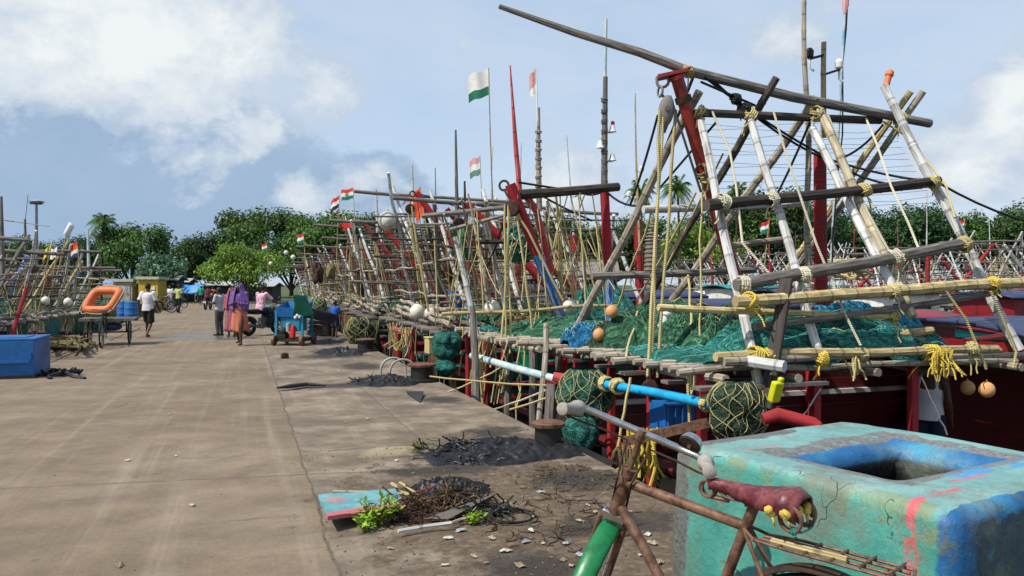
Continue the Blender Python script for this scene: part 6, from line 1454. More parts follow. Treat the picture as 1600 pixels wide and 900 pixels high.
    for k, (x, y) in enumerate([(.135, .082), (.088, .068), (.068, .02), (.07, -.03)]):
        b = MB(M)
        for _ in range(4): b.ball((x+uni(-.01, .01), y+uni(-.012, .012), .89+uni(-.012, .008)), (uni(.010, .02), uni(.010, .02), uni(.010, .017)), 7, 5, (uni(0, 3), uni(0, 3), 0))
        b.tube([(x, y, .89), (x-.01, y+.005, .86), (x-.012, y, .84)], [.006, .005, .003], 5); b.build('rag_knot', yrag, sd, smooth=180)
    b = MB(M); b.tube([(.065, .06, .835), (.05, .03, .825), (.045, -.02, .828), (.06, -.055, .835), (.055, -.02, .82), (.06, .03, .82), (.07, .062, .83)], .003, 5); b.coil((.07, .055, .83), (1, .2, .2), .012, 4, .003); b.coil((.065, -.055, .832), (1, .2, .2), .012, 4, .003); b.build('teal_string', K['tealhull'], sd)
    # carrier
    b = MB(M)
    for y in (-.065, -.025, .025, .065): b.tube([(.215, y*.7, .765), (.1, y, .765), (-.27, y, .755)], .0055, 6)
    for x in (.12, .03, -.06, -.15, -.24): b.tube([(x, -.07, .768), (x, .07, .768)], .005, 6)
    b.tube([(-.27, -.065, .755), (-.29, 0, .757), (-.27, .065, .755)], .0055, 6)
    for s in (-1, 1): b.tube([(-.2, s*.065, .755), (0, s*.075, .36)], .005, 6); b.tube([(.215, s*.05, .765), (.27, s*.02, .79)], .006, 6)
    cr = b.build('carrier', K['rust'], o)
    b = MB(M); b.tube([(.16, .03, .772), (-.1, .035, .77)], .012, 8); b.build('bamboo_slat', K['bam'], cr)
    return o
bike = bicycle(MBK, 'rusty bicycle with a maroon saddle and green mudguard parked in front of the concrete tank', rad(-68))
b = MB(MBK); b.tube([(.46, .02, .24), (.40, .16, .02), (.36, .2, .005)], .008, 6); b.build('kickstand', K['rustd'], bike)

def strands(c, rx, ry, h, n, ln, r, m, label, name='debris_heap', group='debris on the quay', rz=None):
    b = MB(); c = V(c)
    for k in range(n):
        a, q = uni(0, 6.28), math.sqrt(R.random()); x, y = q*math.cos(a), q*math.sin(a); p = c+V((x*rx, y*ry, .006+h*(1-q*q)*uni(.2, 1))); d = V((uni(-1, 1), uni(-1, 1), uni(-.35, .35))).normalized(); pts = [p]
        for i in range(4): d = (d+V((uni(-.7, .7), uni(-.7, .7), uni(-.4, .3)))).normalized(); p = p+d*ln*uni(.12, .34); p.z = max(p.z, c.z+.004); pts.append(p)
        b.tube(smooth(pts, 2), r*uni(.5, 1.5), 4)
    return tag(b.build(name, m, None), label, 'debris', group, 'stuff' if 'scattered' in label or 'strewn' in label else None)
# ---- things on the quay -----------------------------------------------------------------------------
def bollard(u, v, r, h, label):
    p = Q(u, v); o = thing('bollard', p, label, 'bollard', 'mooring bollards'); M = Matrix.Translation(p)
    b = MB(M); b.lathe([(r*1.35, 0), (r*1.35, .04), (r*.92, .06), (r*.9, h-.05)], (0, 0, 0), seg=24); b.build('post', K['blackm'], o)
    b = MB(M); b.lathe([(r*.9, h-.05), (r*1.15, h-.04), (r*1.18, h-.005), (r*.9, h+.012), (r*.2, h+.016), (0, h+.016)], (0, 0, 0), seg=24); b.build('cap', K['rust'], o)
    return o
bollard(7.62, -.24, .15, .25, 'black bollard beside the largest tar heap, nearest the tank')
bollard(13.45, -.3, .21, .30, 'rusty bollard with a yellow rope, beside the ladder hoops')
bollard(20.1, -.3, .22, .30, 'black bollard behind the farthest tar heap')
def heap(u, v, ru, rv, h, m, label, seed, rough=1., cat='heap', name='tar_heap', yaw=0, res=84):
    h *= .6 if name == 'tar_heap' else .6; p = Q(u, v, .002); M = TR(p, TH+yaw); of = V((seed*3.1, seed, 0)); b = MB(M)
    def fn(i, j):
        x, y = i*2-1, j*2-1; rr = math.hypot(x, y)*(1.22+.45*noise.noise(V((x*1.7, y*1.7, 0))+of)+.16*noise.noise(V((x*6, y*6, 0))+of)); rr = max(rr, max(abs(x), abs(y))**6*1.05)
        e = max(0, 1-rr)**.9
        z = h*(e*(.55+.7*noise.noise(V((x*2.2, y*2.2, 3))+of))+rough*.75*e**.7*(.42-abs(noise.noise(V((x*4+.8*noise.noise(V((y*3, x*3, 1))), y*6, 5))+of)))+rough*.34*min(e*4, 1)*(abs(noise.noise(V((x*9, y*8, 7))+of))**.7-.2)); z = max(z, .02*h*(1+noise.noise(V((x*9, y*9, 0)))))
        return V((x*rv, y*ru, z if rr < 1 else -.02))
    b.grid(fn, res, res); o = b.build(name, m, None, smooth=180, origin=p); return tag(o, label, cat, 'tar heaps' if name == 'tar_heap' else None)
heap(7.5, -.72, .75, .85, .24, K['tar'], 'wide black tar heap at the quay edge by the nearest bollard', 1)
strands(Q(7.55, -1.05), .45, .5, .10, 150, .22, .007, K['tar'], 'black torn rags strewn over the widest tar heap')
strands(Q(13.5, -1.), .5, .4, .08, 80, .2, .007, K['tar'], 'black torn rags strewn below the ladder hoops')
strands(Q(5.2, -1.1), .5, .7, .02, 90, .14, .004, K['rustd'], 'scattered brown twigs on the mud by the bicycle')
strands(Q(6.3, -.6), .5, .5, .02, 60, .12, .004, K['brownn'], 'scattered pale fibres on the mud by the quay edge')
heap(13.6, -.85, .9, .75, .2, K['tar'], 'black tar heap below the ladder hoops', 3)
heap(19.6, -.95, 1.1, .7, .28, K['tar'], 'black tar heap with pale scraps near the red stern posts', 4, 1.3)
heap(23.6, -.9, 1., .6, .12, K['tar'], 'flat dark heap in front of the boy in blue', 5, 1.2)
p = G = PZ(655, 628, .0)
b = MB(); a1, a2 = PZ(636, 617, .05), PZ(664, 627, .0); b.add([PZ(634, 612, .03), PZ(662, 612, .05), PZ(657, 630, 0), PZ(645, 622, 0)], [[0, 1, 2, 3]]); tag(b.build('metal_scrap', K['blackm'], None, smooth=0, solid=.015), 'bent black metal scrap below the ladder hoops', 'scrap')
o = thing('ladder_handrail', Q(13.75, -.75), 'pair of pale steel ladder hoops standing at the quay edge', 'handrail')
for du, dv in ((0, 0), (-.35, .1)):
    b = MB(); c = Q(13.95+du, -.7+dv); pts = [c+NQ*(-.22*math.cos(a))+V((0, 0, .17+.2*math.sin(a))) for a in [math.pi*i/10 for i in range(11)]]
    b.tube([pts[0]-V((0, 0, .2))]+pts+[pts[-1]-V((0, 0, .2))], .02, 8); b.build('hoop', K['tin'], o)
# mooring pipe, ropes
b = MB(); b.tube([PZ(925, 597, .5), PZ(1020, 613, .5), PZ(1122, 634, .5)], .05, 14); tag(b.build('boom_pipe', K['cyan'], None), 'bright blue pipe slung along the quay edge before the nearest trawler', 'pipe')
b = MB(); b.tube([PZ(738, 556, .45), PZ(800, 574, .45), PZ(868, 592, .45)], [.06, .055, .05], 12); tag(b.build('boom_pipe', K['palepipe'], None), 'worn whitish blue pipe slung along the quay edge before the second trawler', 'pipe')
for a, c, s_, r, m, l in [(PZ(672, 588, .2), P(968, 604, 9.2), .04, .013, 'ropey', 'long taut yellow mooring rope from the rusty bollard to the blue pipe'),
                          (P(935, 590, 9.4), PZ(797, 640, 0), .02, .014, 'ropey', 'slanting yellow rope tied down to the quay left of the nearest bollard'),
                          (P(900, 590, 9.6), PZ(770, 640, -.2), .02, .014, 'ropew', 'pale slanting rope next to the slanting yellow one'),
                          (P(790, 570, 12), PZ(700, 612, 0), .03, .014, 'ropey', 'yellow rope running from the worn pipe down to the tar heap'),
                          (P(985, 590, 8.6), P(965, 700, 8.5), .0, .016, 'ropey', 'vertical yellow rope dropping from the blue pipe'),
                          (P(1075, 600, 8.1), P(1078, 690, 8.1), .0, .018, 'ropey', 'knotted rope dropping in front of the blue crate'),
                          (P(1290, 595, 8.2), P(1230, 690, 7.4), .0, .008, 'steel', 'thin wire slanting through the gap behind the tank'),
                          (P(1440, 590, 8.6), P(1480, 680, 8.0), .0, .008, 'steel', 'thin wire crossing in front of the man in the vest')]:
    b = MB(); b.tube(sag(a, c, s_, 8, .006), r, 6); tag(b.build('rope', K[m], None), l, 'rope', 'ropes')
b = MB()
for px, py in [(940, 598), (946, 600), (965, 604), (1105, 630)]:
    for k in range(2): b.coil(PZ(px+k*2, py, .5), TQ+V((uni(-.3, .3), 0, uni(-.3, .3))), .075, 3.5, .013)
o = tag(b.build('rope_lashing', K['ropey'], None), 'yellow rope lashings wound round the bright blue pipe', 'rope', 'ropes')
def fender(px, py, Y, w, h, m, label, mesh='ropey', strands=True, n=15):
    p = P(px, py, Y); o = thing('net_fender', p-V((0, 0, h/2)), label, 'fender', 'green net fenders')
    b = MB()
    def R_(f): return w/2*(math.sin(math.pi*min(1, max(0, .06+.9*f)))**.45)*(1+.12*(1-f))
    def fn(i, j): a = i*2*math.pi; rr = R_(j)*(1+.28*noise.noise(V((math.cos(a)*1.3, math.sin(a)*1.3, j*3+px)))+.05*math.sin(a*9+j*7)+.05*noise.noise(V((math.cos(a)*5, math.sin(a)*5, j*9+px)))); return p+V((rr*math.cos(a), rr*math.sin(a), h*(.5-j)))
    b.grid(fn, 40, 22, True); b.build('bundle', m, o, smooth=180)
    if strands:
        b = MB()
        for k in range(n):
            for sg in (-1, 1):
                pts = []
                for i in range(15): f = .02+.96*i/14; a = 2*math.pi*(k/n)+sg*f*1.7+.16*math.sin(f*11+k*2.1)+.1*noise.noise(V((k, f*5, sg))); pts.append(p+V((R_(f)*(1.04+.28*noise.noise(V((math.cos(a)*1.3, math.sin(a)*1.3, f*3+px))))*math.cos(a), R_(f)*(1.04+.28*noise.noise(V((math.cos(a)*1.3, math.sin(a)*1.3, f*3+px))))*math.sin(a), h*(.5-f))))
                b.tube(pts, .0045 if w < .6 else .007, 4)
        b.build('mesh', K[mesh], o)
    return o
fender(1152, 645, 7.6, .5, .62, K['olive'], 'olive net fender in a yellow mesh hung behind the concrete tank', n=13)
fender(912, 622, 9.5, .58, .70, K['green'], 'green net fender in a yellow mesh above the nearest bollard')
fender(908, 678, 9.3, .4, .42, K['teal'], 'lower teal net bundle half hidden by the nearest bollard', strands=False)
fender(697, 540, 14.2, .5, .52, K['teal'], 'smooth teal net fender above the rusty bollard', strands=False)
fender(695, 575, 14.1, .36, .3, K['teal'], 'small teal net bundle right beside the rusty bollard', strands=False)
fender(562, 518, 22.5, .75, .85, K['olive'], 'olive net fender in an orange rope mesh above the farthest tar heap', 'ropey')
fender(498, 478, 31, .6, .7, K['green'], 'green net fender behind the navy chute', 'ropey')
rope_tangle(P(1008, 672, 8.4), .3, .6, 22, K['ropeyy'], 'bundle of bright yellow rope hanging at the quay edge behind the handlebar', .014)
rope_tangle(P(745, 560, 12.4), .12, 1., 14, K['ropey'], 'frayed yellow rope wound down a post at the corner of the second trawler', .016)
rope_tangle(P(628, 505, 18.6), .5, .7, 16, K['ropey'], 'yellow rope loops hanging between the red stern posts', .014)
rope_tangle(P(985, 700, 8.3), .25, .5, 9, K['ropeg'], 'old rope hanging over the quay edge right of the nearest bollard', .016)
# crate, tub, pieces under the nearest deck
p = P(1058, 648, 8.9); M = TR(p, TH); b = MB(M)
b.box((0, 0, 0), (.5, .36, .32)); 
for k in range(6): b.box((-.22+.088*k, -.19, 0), (.02, .03, .3))
b.box((0, -.19, .15), (.54, .04, .03)); b.box((0, -.19, -.15), (.54, .04, .03))
tag(b.build('crate', K['bplas'], None, smooth=0, bevel=.006), 'ribbed blue plastic crate below the blue pipe', 'crate')
p = P(831, 563, 12.2); b = MB(); b.lathe([(.16, -.2), (.2, .0), (.235, .14), (.25, .14), (.25, .17), (.2, .17), (.17, -.17), (0, -.17)], p, seg=24); tag(b.build('tub', K['gplas'], None), 'round green plastic tub under the deck of the second trawler', 'tub')
p = P(713, 470, 16.8); b = MB(); b.lathe([(.13, -.2), (.17, .2), (.15, .2), (.12, -.17), (0, -.17)], p, seg=18); tag(b.build('bucket', K['bplas'], None), 'blue bucket on the deck of the third trawler', 'bucket')
p = P(680, 540, 15.6); b = MB(TR(p, .4)); b.box((0, 0, 0), (.35, .3, .3)); b.box((0, 0, .16), (.38, .33, .03)); tag(b.build('can', mat('pale yellow plastic', ['#b8a772', '#cbbb86'], 4, .5), None, smooth=0, bevel=.02), 'pale yellow jerry can left of the smooth teal fender', 'can')
p = P(1212, 612, 7.4); b = MB(TR(p, .5, .3)); b.box((0, 0, 0), (.11, .07, .2)); b.box((.03, 0, .12), (.05, .05, .04)); tag(b.build('jerry_can', K['yplas'], None, smooth=0, bevel=.015), 'bright yellow can hanging behind the white pole stub', 'can')
b = MB(); b.tube([P(1192, 655, 6.6), P(1215, 648, 6.6), P(1270, 662, 6.55), P(1282, 668, 6.5)], [.05, .06, .055, .04], 12); tag(b.build('log_fender', K['redw'], None), 'red painted log lying just behind the concrete tank', 'log')
b = MB(); b.tube([P(858, 690, 9.6), P(863, 600, 9.7)], .075, 9); tag(b.build('pile', K['grey'], None), 'stout grey pile standing in the water left of the nearest bollard', 'pile')
b = MB(); b.tube([P(864, 588, 9.6), P(878, 592, 9.6), P(896, 598, 9.5)], [.055, .07, .05], 9); tag(b.build('float', K['pinkw'], None), 'red sausage float tied on top of the grey pile', 'float', 'floats on the trawlers')
b = MB(); b.tube(wob(P(842, 690, 10.2), P(853, 505, 10.6), .02, 5), .038, 8); tag(b.build('pile', K['bamg'], None), 'thin bamboo pile between the stout grey pile and the green tub', 'pile')
b = MB(); b.tube(wob(P(744, 645, 12.), P(739, 480, 12.5), .02, 5), [.065, .062, .06, .055, .05, .045], 8); tag(b.build('pile', K['grey'], None), 'grey post at the corner of the second trawler wrapped in frayed rope', 'pile')
b = MB(); b.beam(P(975, 690, 8.1), P(1130, 655, 7.8), .07, .09); tag(b.build('beam', K['rust'], None, smooth=0), 'rusty red beam behind the handlebar', 'beam')
strands(PZ(712, 790, .02), .2, .12, .16, 60, .14, .008, K['rustd'], 'clump of dark leaves and rot on top of the old rope heap')
# teal slab, weeds, debris
sl = [PZ(497, 776, .07), PZ(617, 766, .05), PZ(636, 793, .04), PZ(512, 810, .10)]
b = MB(); ns = 10
b.grid(lambda i, j: sl[0].lerp(sl[1], i).lerp(sl[3].lerp(sl[2], i), j)+V((0, 0, .01*noise.noise(V((i*3, j*3, 0))))), 12, 10)
def slabmat():
    t = NT('painted slab'); oc = t.n('TexCoord').outputs['UV']; g = t.n('TexCoord').outputs['Object']
    n1, n2 = t.noise(g, 5, 7, .7), t.noise(g, 30, 5); c = t.ramp(n1, [(.35, hx('#4e868d')), (.6, hx('#71a3a6'))]).outputs[0]
    sp = t.n('SeparateXYZ'); t.inp(sp, 'i0', oc)
    e = t.math('ADD', sp.outputs[1], t.math('MULTIPLY', t.math('SUBTRACT', n1, .5), .25))
    c = t.mix(t.ramp(e, [(.72, 0.), (.78, .9)]), c, hx('#c25a5c')).outputs[0]
    v = t.n('VectorMath', _operation='DISTANCE'); t.inp(v, 'i0', oc); v.inputs[1].default_value = (.17, .3, 0)
    c = t.mix(t.ramp(t.math('ADD', v.outputs['Value'], t.math('MULTIPLY', n1, .1)), [(.12, .7), (.22, 0.)]), c, hx('#b7726c')).outputs[0]
    c = t.mix(.5, c, t.ramp(n2, [(.3, .6), (.7, 1.05)]).outputs[0], 'MULTIPLY').outputs[0]; t.bump(n2, .3, .01); return t.fin(c, .6)
tag(b.build('painted_slab', slabmat(), None, smooth=0, solid=.028), 'turquoise painted slab with red edges lying on the quay', 'slab')
LFw = leafmat('weed leaves', '#4f6b16', '#86a628', '#b9cf4a')
def weed(px, py, w, h, n, label, m=LFw):
    p = PZ(px, py, 0); o = thing('weed', p, label, 'weed', 'weeds growing from the joints'); st, lf = MB(), MB()
    for k in range(n):
        a = uni(0, 6.28); d = V((math.cos(a), math.sin(a), 0)); q = p+d*uni(0, w*.3); e = q+d*uni(.1, .5)*w+V((0, 0, uni(.35, 1)*h)); pts = [q, q.lerp(e, .5)+V((0, 0, .1*h)), e]; st.tube(pts, .003, 4)
        for i in range(9):
            t = uni(.25, 1); c = q.lerp(e, t)+V((uni(-.02, .02), uni(-.02, .02), uni(-.01, .03))); x = V((uni(-1, 1), uni(-1, 1), uni(-.3, .6))).normalized(); y = x.cross(V((uni(-.5, .5), uni(-.5, .5), 1))).normalized(); s = uni(.018, .036)
            lf.add([c, c+x*s+y*s*.42, c+x*s*2.0, c+x*s-y*s*.42], [[0, 1, 2, 3]])
    st.build('stem', K['ropeg'], o); lf.build('leaves', m, o, smooth=0)
weed(592, 818, .22, .2, 26, 'bright green weed growing against the turquoise slab'); weed(575, 828, .14, .10, 10, 'low weed shoot in front of the turquoise slab')
weed(740, 818, .1, .06, 9, 'small green tuft left of the rubber hose ring'); weed(655, 702, .14, .06, 12, 'flat dry tuft on the joint above the mud', leafmat('dry weed', '#4a4a2a', '#6d6a3c', '#8d8756'))
strands(PZ(690, 795, 0), .40, .22, .15, 210, .2, .0042, K['brownn'], 'brown heap of old rope and roots behind the turquoise slab', 'debris_heap', 'debris on the quay')
strands(PZ(650, 808, 0), .28, .18, .10, 190, .15, .0036, K['rustd'], 'dark tangle of roots right of the weed', 'debris_heap', 'debris on the quay')
strands(PZ(752, 804, 0), .22, .14, .09, 90, .16, .006, K['tar'], 'black torn netting left of the hose ring', 'debris_heap', 'debris on the quay')
heap(6.25, -1.62, .35, .42, .15, K['tar'], 'black sludge pile under the old rope heap', 9, 1.6, 'heap', 'sludge_pile')
for a, c, r, m, l in [((640, 772), (520, 768), .012, 'bamg', 'stick along the back of the turquoise slab'), ((612, 756), (640, 776), .016, 'bam', 'short pale stick poking from the old rope heap'), ((625, 754), (655, 775), .012, 'bam', 'second short pale stick poking from the old rope heap'), ((685, 758), (640, 775), .013, 'pinkw', 'reddish stick behind the old rope heap'), ((622, 830), (705, 817), .012, 'white', 'pale broken stick in front of the weeds'), ((705, 817), (735, 808), .010, 'bamg', 'grey stick end pointing to the hose ring'), ((782, 782), (800, 789), .012, 'bam', 'short stick behind the hose ring')]:
    b = MB(); b.tube([PZ(*a, .04), PZ((a[0]+c[0])/2, (a[1]+c[1])/2-1, .04), PZ(*c, .05)], r, 6); tag(b.build('stick', K[m], None), l, 'stick', 'debris on the quay')
b = MB(); b.add([PZ(660, 812, .02), PZ(775, 772, .11), PZ(750, 795, .02), PZ(700, 812, .02)], [[0, 1, 2, 3]]); tag(b.build('torn_board', K['grey'], None, smooth=0, solid=.02), 'dark grey torn board propped in the debris', 'board', 'debris on the quay')
p = PZ(797, 808, .015); b = MB()
for k in range(2): b.ring(p+V((uni(-.02, .02), uni(-.02, .02), .006+k*.01)), (uni(-.08, .08), uni(-.08, .08), 1), .165+uni(-.012, .012), .006, 36, 6)
b.tube([p+V((-.13, .06, .02)), p+V((-.2, .1, .03)), p+V((-.3, .04, .02))], .010, 6); tag(b.build('hose_ring', K['rubber'], None), 'coiled black rubber hose ring lying on the mud', 'hose')
b = MB(); pts = [PZ(433, 606, .05), PZ(455, 603, .06), PZ(480, 600, .05), PZ(508, 602, .03)]; b.tube(pts, [.03, .07, .06, .03], 8, flat=.5); tag(b.build('sludge_strip', K['tar'], None), 'black strip of rotten netting lying on the pale slabs', 'debris', 'debris on the quay')
b = MB(TR(PZ(445, 560, 0), .5)); b.box((0, 0, .06), (.18, .14, .13), None, .8); tag(b.build('stone', K['rustd'], None, smooth=0, bevel=.03), 'brown stone lying alone on the pier before the ice crusher', 'stone')
# litter
LM = [mat('litter '+str(i), [c, d], 9, .8, .3, vary=.1) for i, (c, d) in enumerate([('#94856f', '#ad9f89'), ('#b3aca0', '#c9c3b8'), ('#76664f', '#907f67'), ('#868e92', '#a2aaad')])]
lit = [(905, 815), (848, 850), (860, 872), (905, 868), (930, 800), (835, 808), (880, 876), (822, 848), (768, 842), (700, 842), (945, 815), (885, 850), (893, 885), (918, 790), (962, 772), (1000, 868), (1020, 850), (1012, 836), (870, 776), (845, 770), (610, 858), (694, 884), (585, 690), (575, 655), (540, 660), (620, 720), (645, 740), (415, 575), (401, 577), (200, 720), (186, 885), (30, 643), (265, 648), (275, 713), (365, 615), (300, 790), (740, 870), (790, 862), (812, 885), (960, 850), (985, 800), (830, 830), (760, 880), (720, 830), (1030, 880)]
for i, (px, py) in enumerate(lit):
    p = PZ(px, py, .003); s = uni(.018, .045) if py > 750 else uni(.02, .04); b = MB(TR(p, uni(0, 6.28))); q = uni(0, 9)
    n_ = 9; rim = [V((s*uni(.6, 1.2)*math.cos(6.283*k/n_), s*uni(.35, .8)*math.sin(6.283*k/n_), uni(.003, .006+s*.25))) for k in range(n_)]
    b.add(rim+[r_*.5+V((0, 0, s*uni(.1, .45))) for r_ in rim]+[V((0, 0, s*.25))], [[k, (k+1) % n_, n_+(k+1) % n_, n_+k] for k in range(n_)]+[[n_+k, n_+(k+1) % n_, 2*n_] for k in range(n_)])
    tag(b.build('litter_scrap', LM[i % 4], None, smooth=0), 'small pale crumpled scrap lying on the pier', 'litter', 'litter scraps on the pier')
b = MB(); rr_ = random.Random(3)
for k in range(2600):
    if k < 2000: u, v = rr_.gauss(5.6, 1.3), rr_.uniform(-2.7, -.05)
    else: u, v = rr_.uniform(4, 26), rr_.uniform(-7.8, -.1)
    p = Q(u, v, .002); s = (.0025+.012*rr_.random()**3)*(1 if k < 2000 else .8); a = rr_.uniform(0, 6.28); dx, dy = V((math.cos(a), math.sin(a), 0))*s, V((-math.sin(a), math.cos(a), 0))*s*rr_.uniform(.3, 1)
    b.add([p-dx, p+dy, p+dx, p-dy, p+V((0, 0, s*.8))], [[0, 1, 4], [1, 2, 4], [2, 3, 4], [3, 0, 4]])
o = b.build('gravel', mat('grit', ['#2a2019', '#5a4836', '#7d6a54', '#1d1814'], 60, .9, 0, vary=0), None, smooth=0); tag(o, 'grit and crumbs strewn over the muddy quay', 'grit', None, 'stuff')

# ---- blue ice box at the left ----------------------------------------------------------------------
c0 = PZ(53, 591, 0); dr = (PZ(76, 581, 0)-c0).normalized(); ang = math.atan2(dr.y, dr.x)
MX = TR(c0, ang-math.pi/2); o = thing('ice_box', MX, 'large blue ice box with a hinged lid standing at the left edge of the pier', 'box')
bx = mat('blue painted box', ['#15528c', '#1d66a6', '#103f6e'], 1.6, .55, .3, chip='#5d6e7c', chip_at=.635)
b = MB(MX); b.box((-.8, .62, .33), (1.6, 1.24, .66)); b.build('body', bx, o, smooth=0, bevel=.012)
b = MB(MX); b.box((-.8, .60, .685), (1.64, 1.2, .045)); b.box((-.75, .45, .715), (1.2, .6, .02)); b.build('lid', bx, o, smooth=0, bevel=.01)
b = MB(MX); b.box((-.82, -.02, .30), (1.5, .03, .05)); b.box((-.06, -.02, .40), (.05, .03, .12)); b.build('strap', K['bplas'], o, smooth=0)
b = MB(MX); b.box((-.8, .62, .03), (1.66, 1.3, .06)); b.build('skid', K['blackm'], o, smooth=0)
rope_tangle(PZ(95, 578, .1), .5, .1, 14, K['tar'], 'black rags lying in the shadow of the ice box', .03, 'rag_pile', 'debris on the quay')
o = MB(); [o.tube([PZ(82+uni(-14, 60), 538+uni(-14, 6), uni(.02, .25)) for _ in range(5)], .035, 5) for _ in range(26)]
tag(o.build('rope_heap', K['ropeg'], None), 'heap of thick old rope at the pier edge left of the cargo tricycle', 'rope', 'ropes')
for px, py, Y in [(205, 488, 40), (193, 486, 42)]:
    p = PZ(px, py+13, 0); b = MB(); b.lathe([(.27, 0), (.29, .05), (.29, .28), (.305, .3), (.29, .33), (.29, .56), (.305, .58), (.29, .61), (.28, .85), (.25, .88), (0, .87)], p, seg=24)
    tag(b.build('drum', K['bplas'], None), {205: 'larger looking blue plastic drum just left of the man in the white shirt', 193: 'blue plastic drum partly behind the other drum'}[px], 'drum', 'blue drums')

# ---- cargo tricycle and the orange raft ring --------------------------------------------------------
MC = TR(PZ(173, 539, 0)+V((-.1, .1, 0)), math.atan2(-.89, .30)); o = thing('cargo_tricycle', MC, 'black cargo tricycle with a flat wooden bed, carrying the orange ring', 'tricycle')
def spoked(M, o, c, r, name='wheel'):
    c = V(c); b = MB(M); b.ring(c, (0, 1, 0), r-.02, .022, 30, 7); w = b.build(name, K['rubber'], o)
    b = MB(M); b.ring(c, (0, 1, 0), r-.045, .012, 30, 5); [b.tube([c, c+V(((r-.05)*math.cos(k*.349), 0, (r-.05)*math.sin(k*.349)))], .004, 3) for k in range(18)]; b.tube([c-V((0, .06, 0)), c+V((0, .06, 0))], .03, 8); b.build('rim', K['steel'], w)
spoked(MC, o, (1.25, 0, .34), .34); spoked(MC, o, (-.15, .5, .34), .34); spoked(MC, o, (-.15, -.5, .34), .34)
b = MB(MC); b.tube([(-.15, -.52, .34), (-.15, .52, .34)], .022, 7); b.tube([(-.15, 0, .36), (.5, 0, .35), (1.05, 0, .75)], .02, 7); b.tube([(.5, 0, .35), (.45, 0, .8)], .02, 7); b.tube([(.45, 0, .72), (1.05, 0, .8)], .02, 7); b.tube([(1.02, 0, .95), (1.08, 0, .72)], .022, 7)
for s in (-1, 1): b.tube([(1.08, s*.06, .72), (1.25, s*.06, .34)], .014, 6); b.tube([(-.15, s*.42, .36), (-.15, s*.42, .68)], .02, 6); b.tube([(.25, s*.42, .68), (.4, 0, .36)], .016, 6)
b.build('frame', K['blackm'], o)
b = MB(MC); b.tube([(.85, -.3, .98), (.98, -.24, 1.0), (1.02, 0, .98), (.98, .24, 1.0), (.85, .3, .98)], .014, 7); b.build('handlebar', K['steel'], o)
b = MB(MC); b.ball((.45, 0, .86), (.13, .09, .05), 12, 7); b.build('saddle', K['rubber'], o)
b = MB(MC); [b.box((-.15, -.62+.155*k, .72), (1.15, .145, .035)) for k in range(9)]; b.box((-.7, 0, .69), (.05, 1.36, .05)); b.box((.4, 0, .69), (.05, 1.36, .05)); b.build('bed', K['grey'], o, smooth=0)
b = MB(MC); b.ring((.48, 0, .32), (0, 1, 0), .1, .008, 18, 5); b.ball((.1, .1, .5), (.3, .25, .12), 12, 8); b.build('chain_and_bundle', K['navy'], o)
MO = TR(P(161, 493, 22.1), rad(-6)) ; oo = thing('life_ring', MO, 'large orange rounded square life ring standing on the cargo tricycle', 'life ring')
def rsq(a, w, h, p=4.6): c, s = math.cos(a), math.sin(a); return V((w*math.copysign(abs(c)**(2/p), c), 0, h*math.copysign(abs(s)**(2/p), s)))
b = MB(MO @ TR((0, 0, .42), 0, rad(-22), 0)); sh = Matrix(((1, 0, .38, 0), (0, 1, 0, 0), (0, 0, 1, 0), (0, 0, 0, 1)))
pts = [sh @ rsq(2*math.pi*i/40, .37, .29) for i in range(41)]; b.tube(pts, .115, 14, False); b.build('ring', K['orange'], oo, smooth=180)
b = MB(b.M); b.tube([sh @ (rsq(2*math.pi*i/40, .49, .41)+V((0, -.05, .02*math.sin(i*2)))) for i in range(41)], .012, 5); b.build('grab_line', K['ropew'], oo)
# ---- ice crusher on wheels ------------------------------------------------------------------------------
MI = TR(PZ(452, 540, 0), rad(-8)) @ Matrix.Diagonal((.88, .88, .93, 1)); o = thing('ice_crusher', MI, 'wheeled blue ice crusher with a hopper standing on the pier', 'machine')
tb = mat('teal blue machine paint', ['#1b6f8c', '#2585a4', '#155a74'], 3, .5, .2, chip='#5a4636', chip_at=.68)
b = MB(MI); b.box((0, .35, .62), (.62, .6, .42)); b.box((0, .02, .98), (.6, .1, .1)); b.build('housing', tb, o, smooth=0, bevel=.015)
b = MB(MI); vs = [(-.36, -.02, .9), (.36, -.02, .9), (.36, .75, .9), (-.36, .75, .9), (-.44, -.06, 1.28), (.44, -.06, 1.08), (.44, .85, 1.28), (-.44, .85, 1.28)]
b.add([(-.36, .0, .84), (.36, .0, .84), (.36, .75, .84), (-.36, .75, .84), (-.42, -.06, 1.10), (.42, -.06, 1.10), (.42, .85, 1.28), (-.42, .85, 1.28)], [[0, 1, 5, 4], [1, 2, 6, 5], [2, 3, 7, 6], [3, 0, 4, 7]]); b.build('hopper', K['bplas'], o, smooth=0, solid=.02)
b = MB(MI); b.box((0, .2, 1.0), (.66, .3, .1)); b.build('ice', K['wplas'], o, smooth=0, bevel=.03)
for x in (-.42, .42):
    for y in (0, .75): b = MB(MI); b.box((x, y, .58), (.07, .07, .95)); b.build('leg', tb, o, smooth=0)
b = MB(MI); b.box((0, -.05, .15), (1., .06, .07)); b.box((0, .8, .15), (1., .06, .07)); b.box((-.42, .38, .15), (.06, .9, .07)); b.box((.42, .38, .15), (.06, .9, .07)); b.box((0, .3, .2), (.9, .7, .03)); b.build('base_frame', K['rustd'], o, smooth=0)
for x in (-.45, .45):
    for y in (-.1, .85): b = MB(MI); b.lathe([(.03, -.045), (.14, -.045), (.15, 0), (.14, .045), (.03, .045)], (x, y, .15), (1, 0, 0), 18); b.build('wheel', K['rust'], o)
b = MB(MI); b.ball((-.25, .1, .38), (.15, .14, .18), 12, 8); b.box((-.25, .05, .26), (.3, .25, .12)); b.build('engine', K['blackm'], o, smooth=0, bevel=.01)
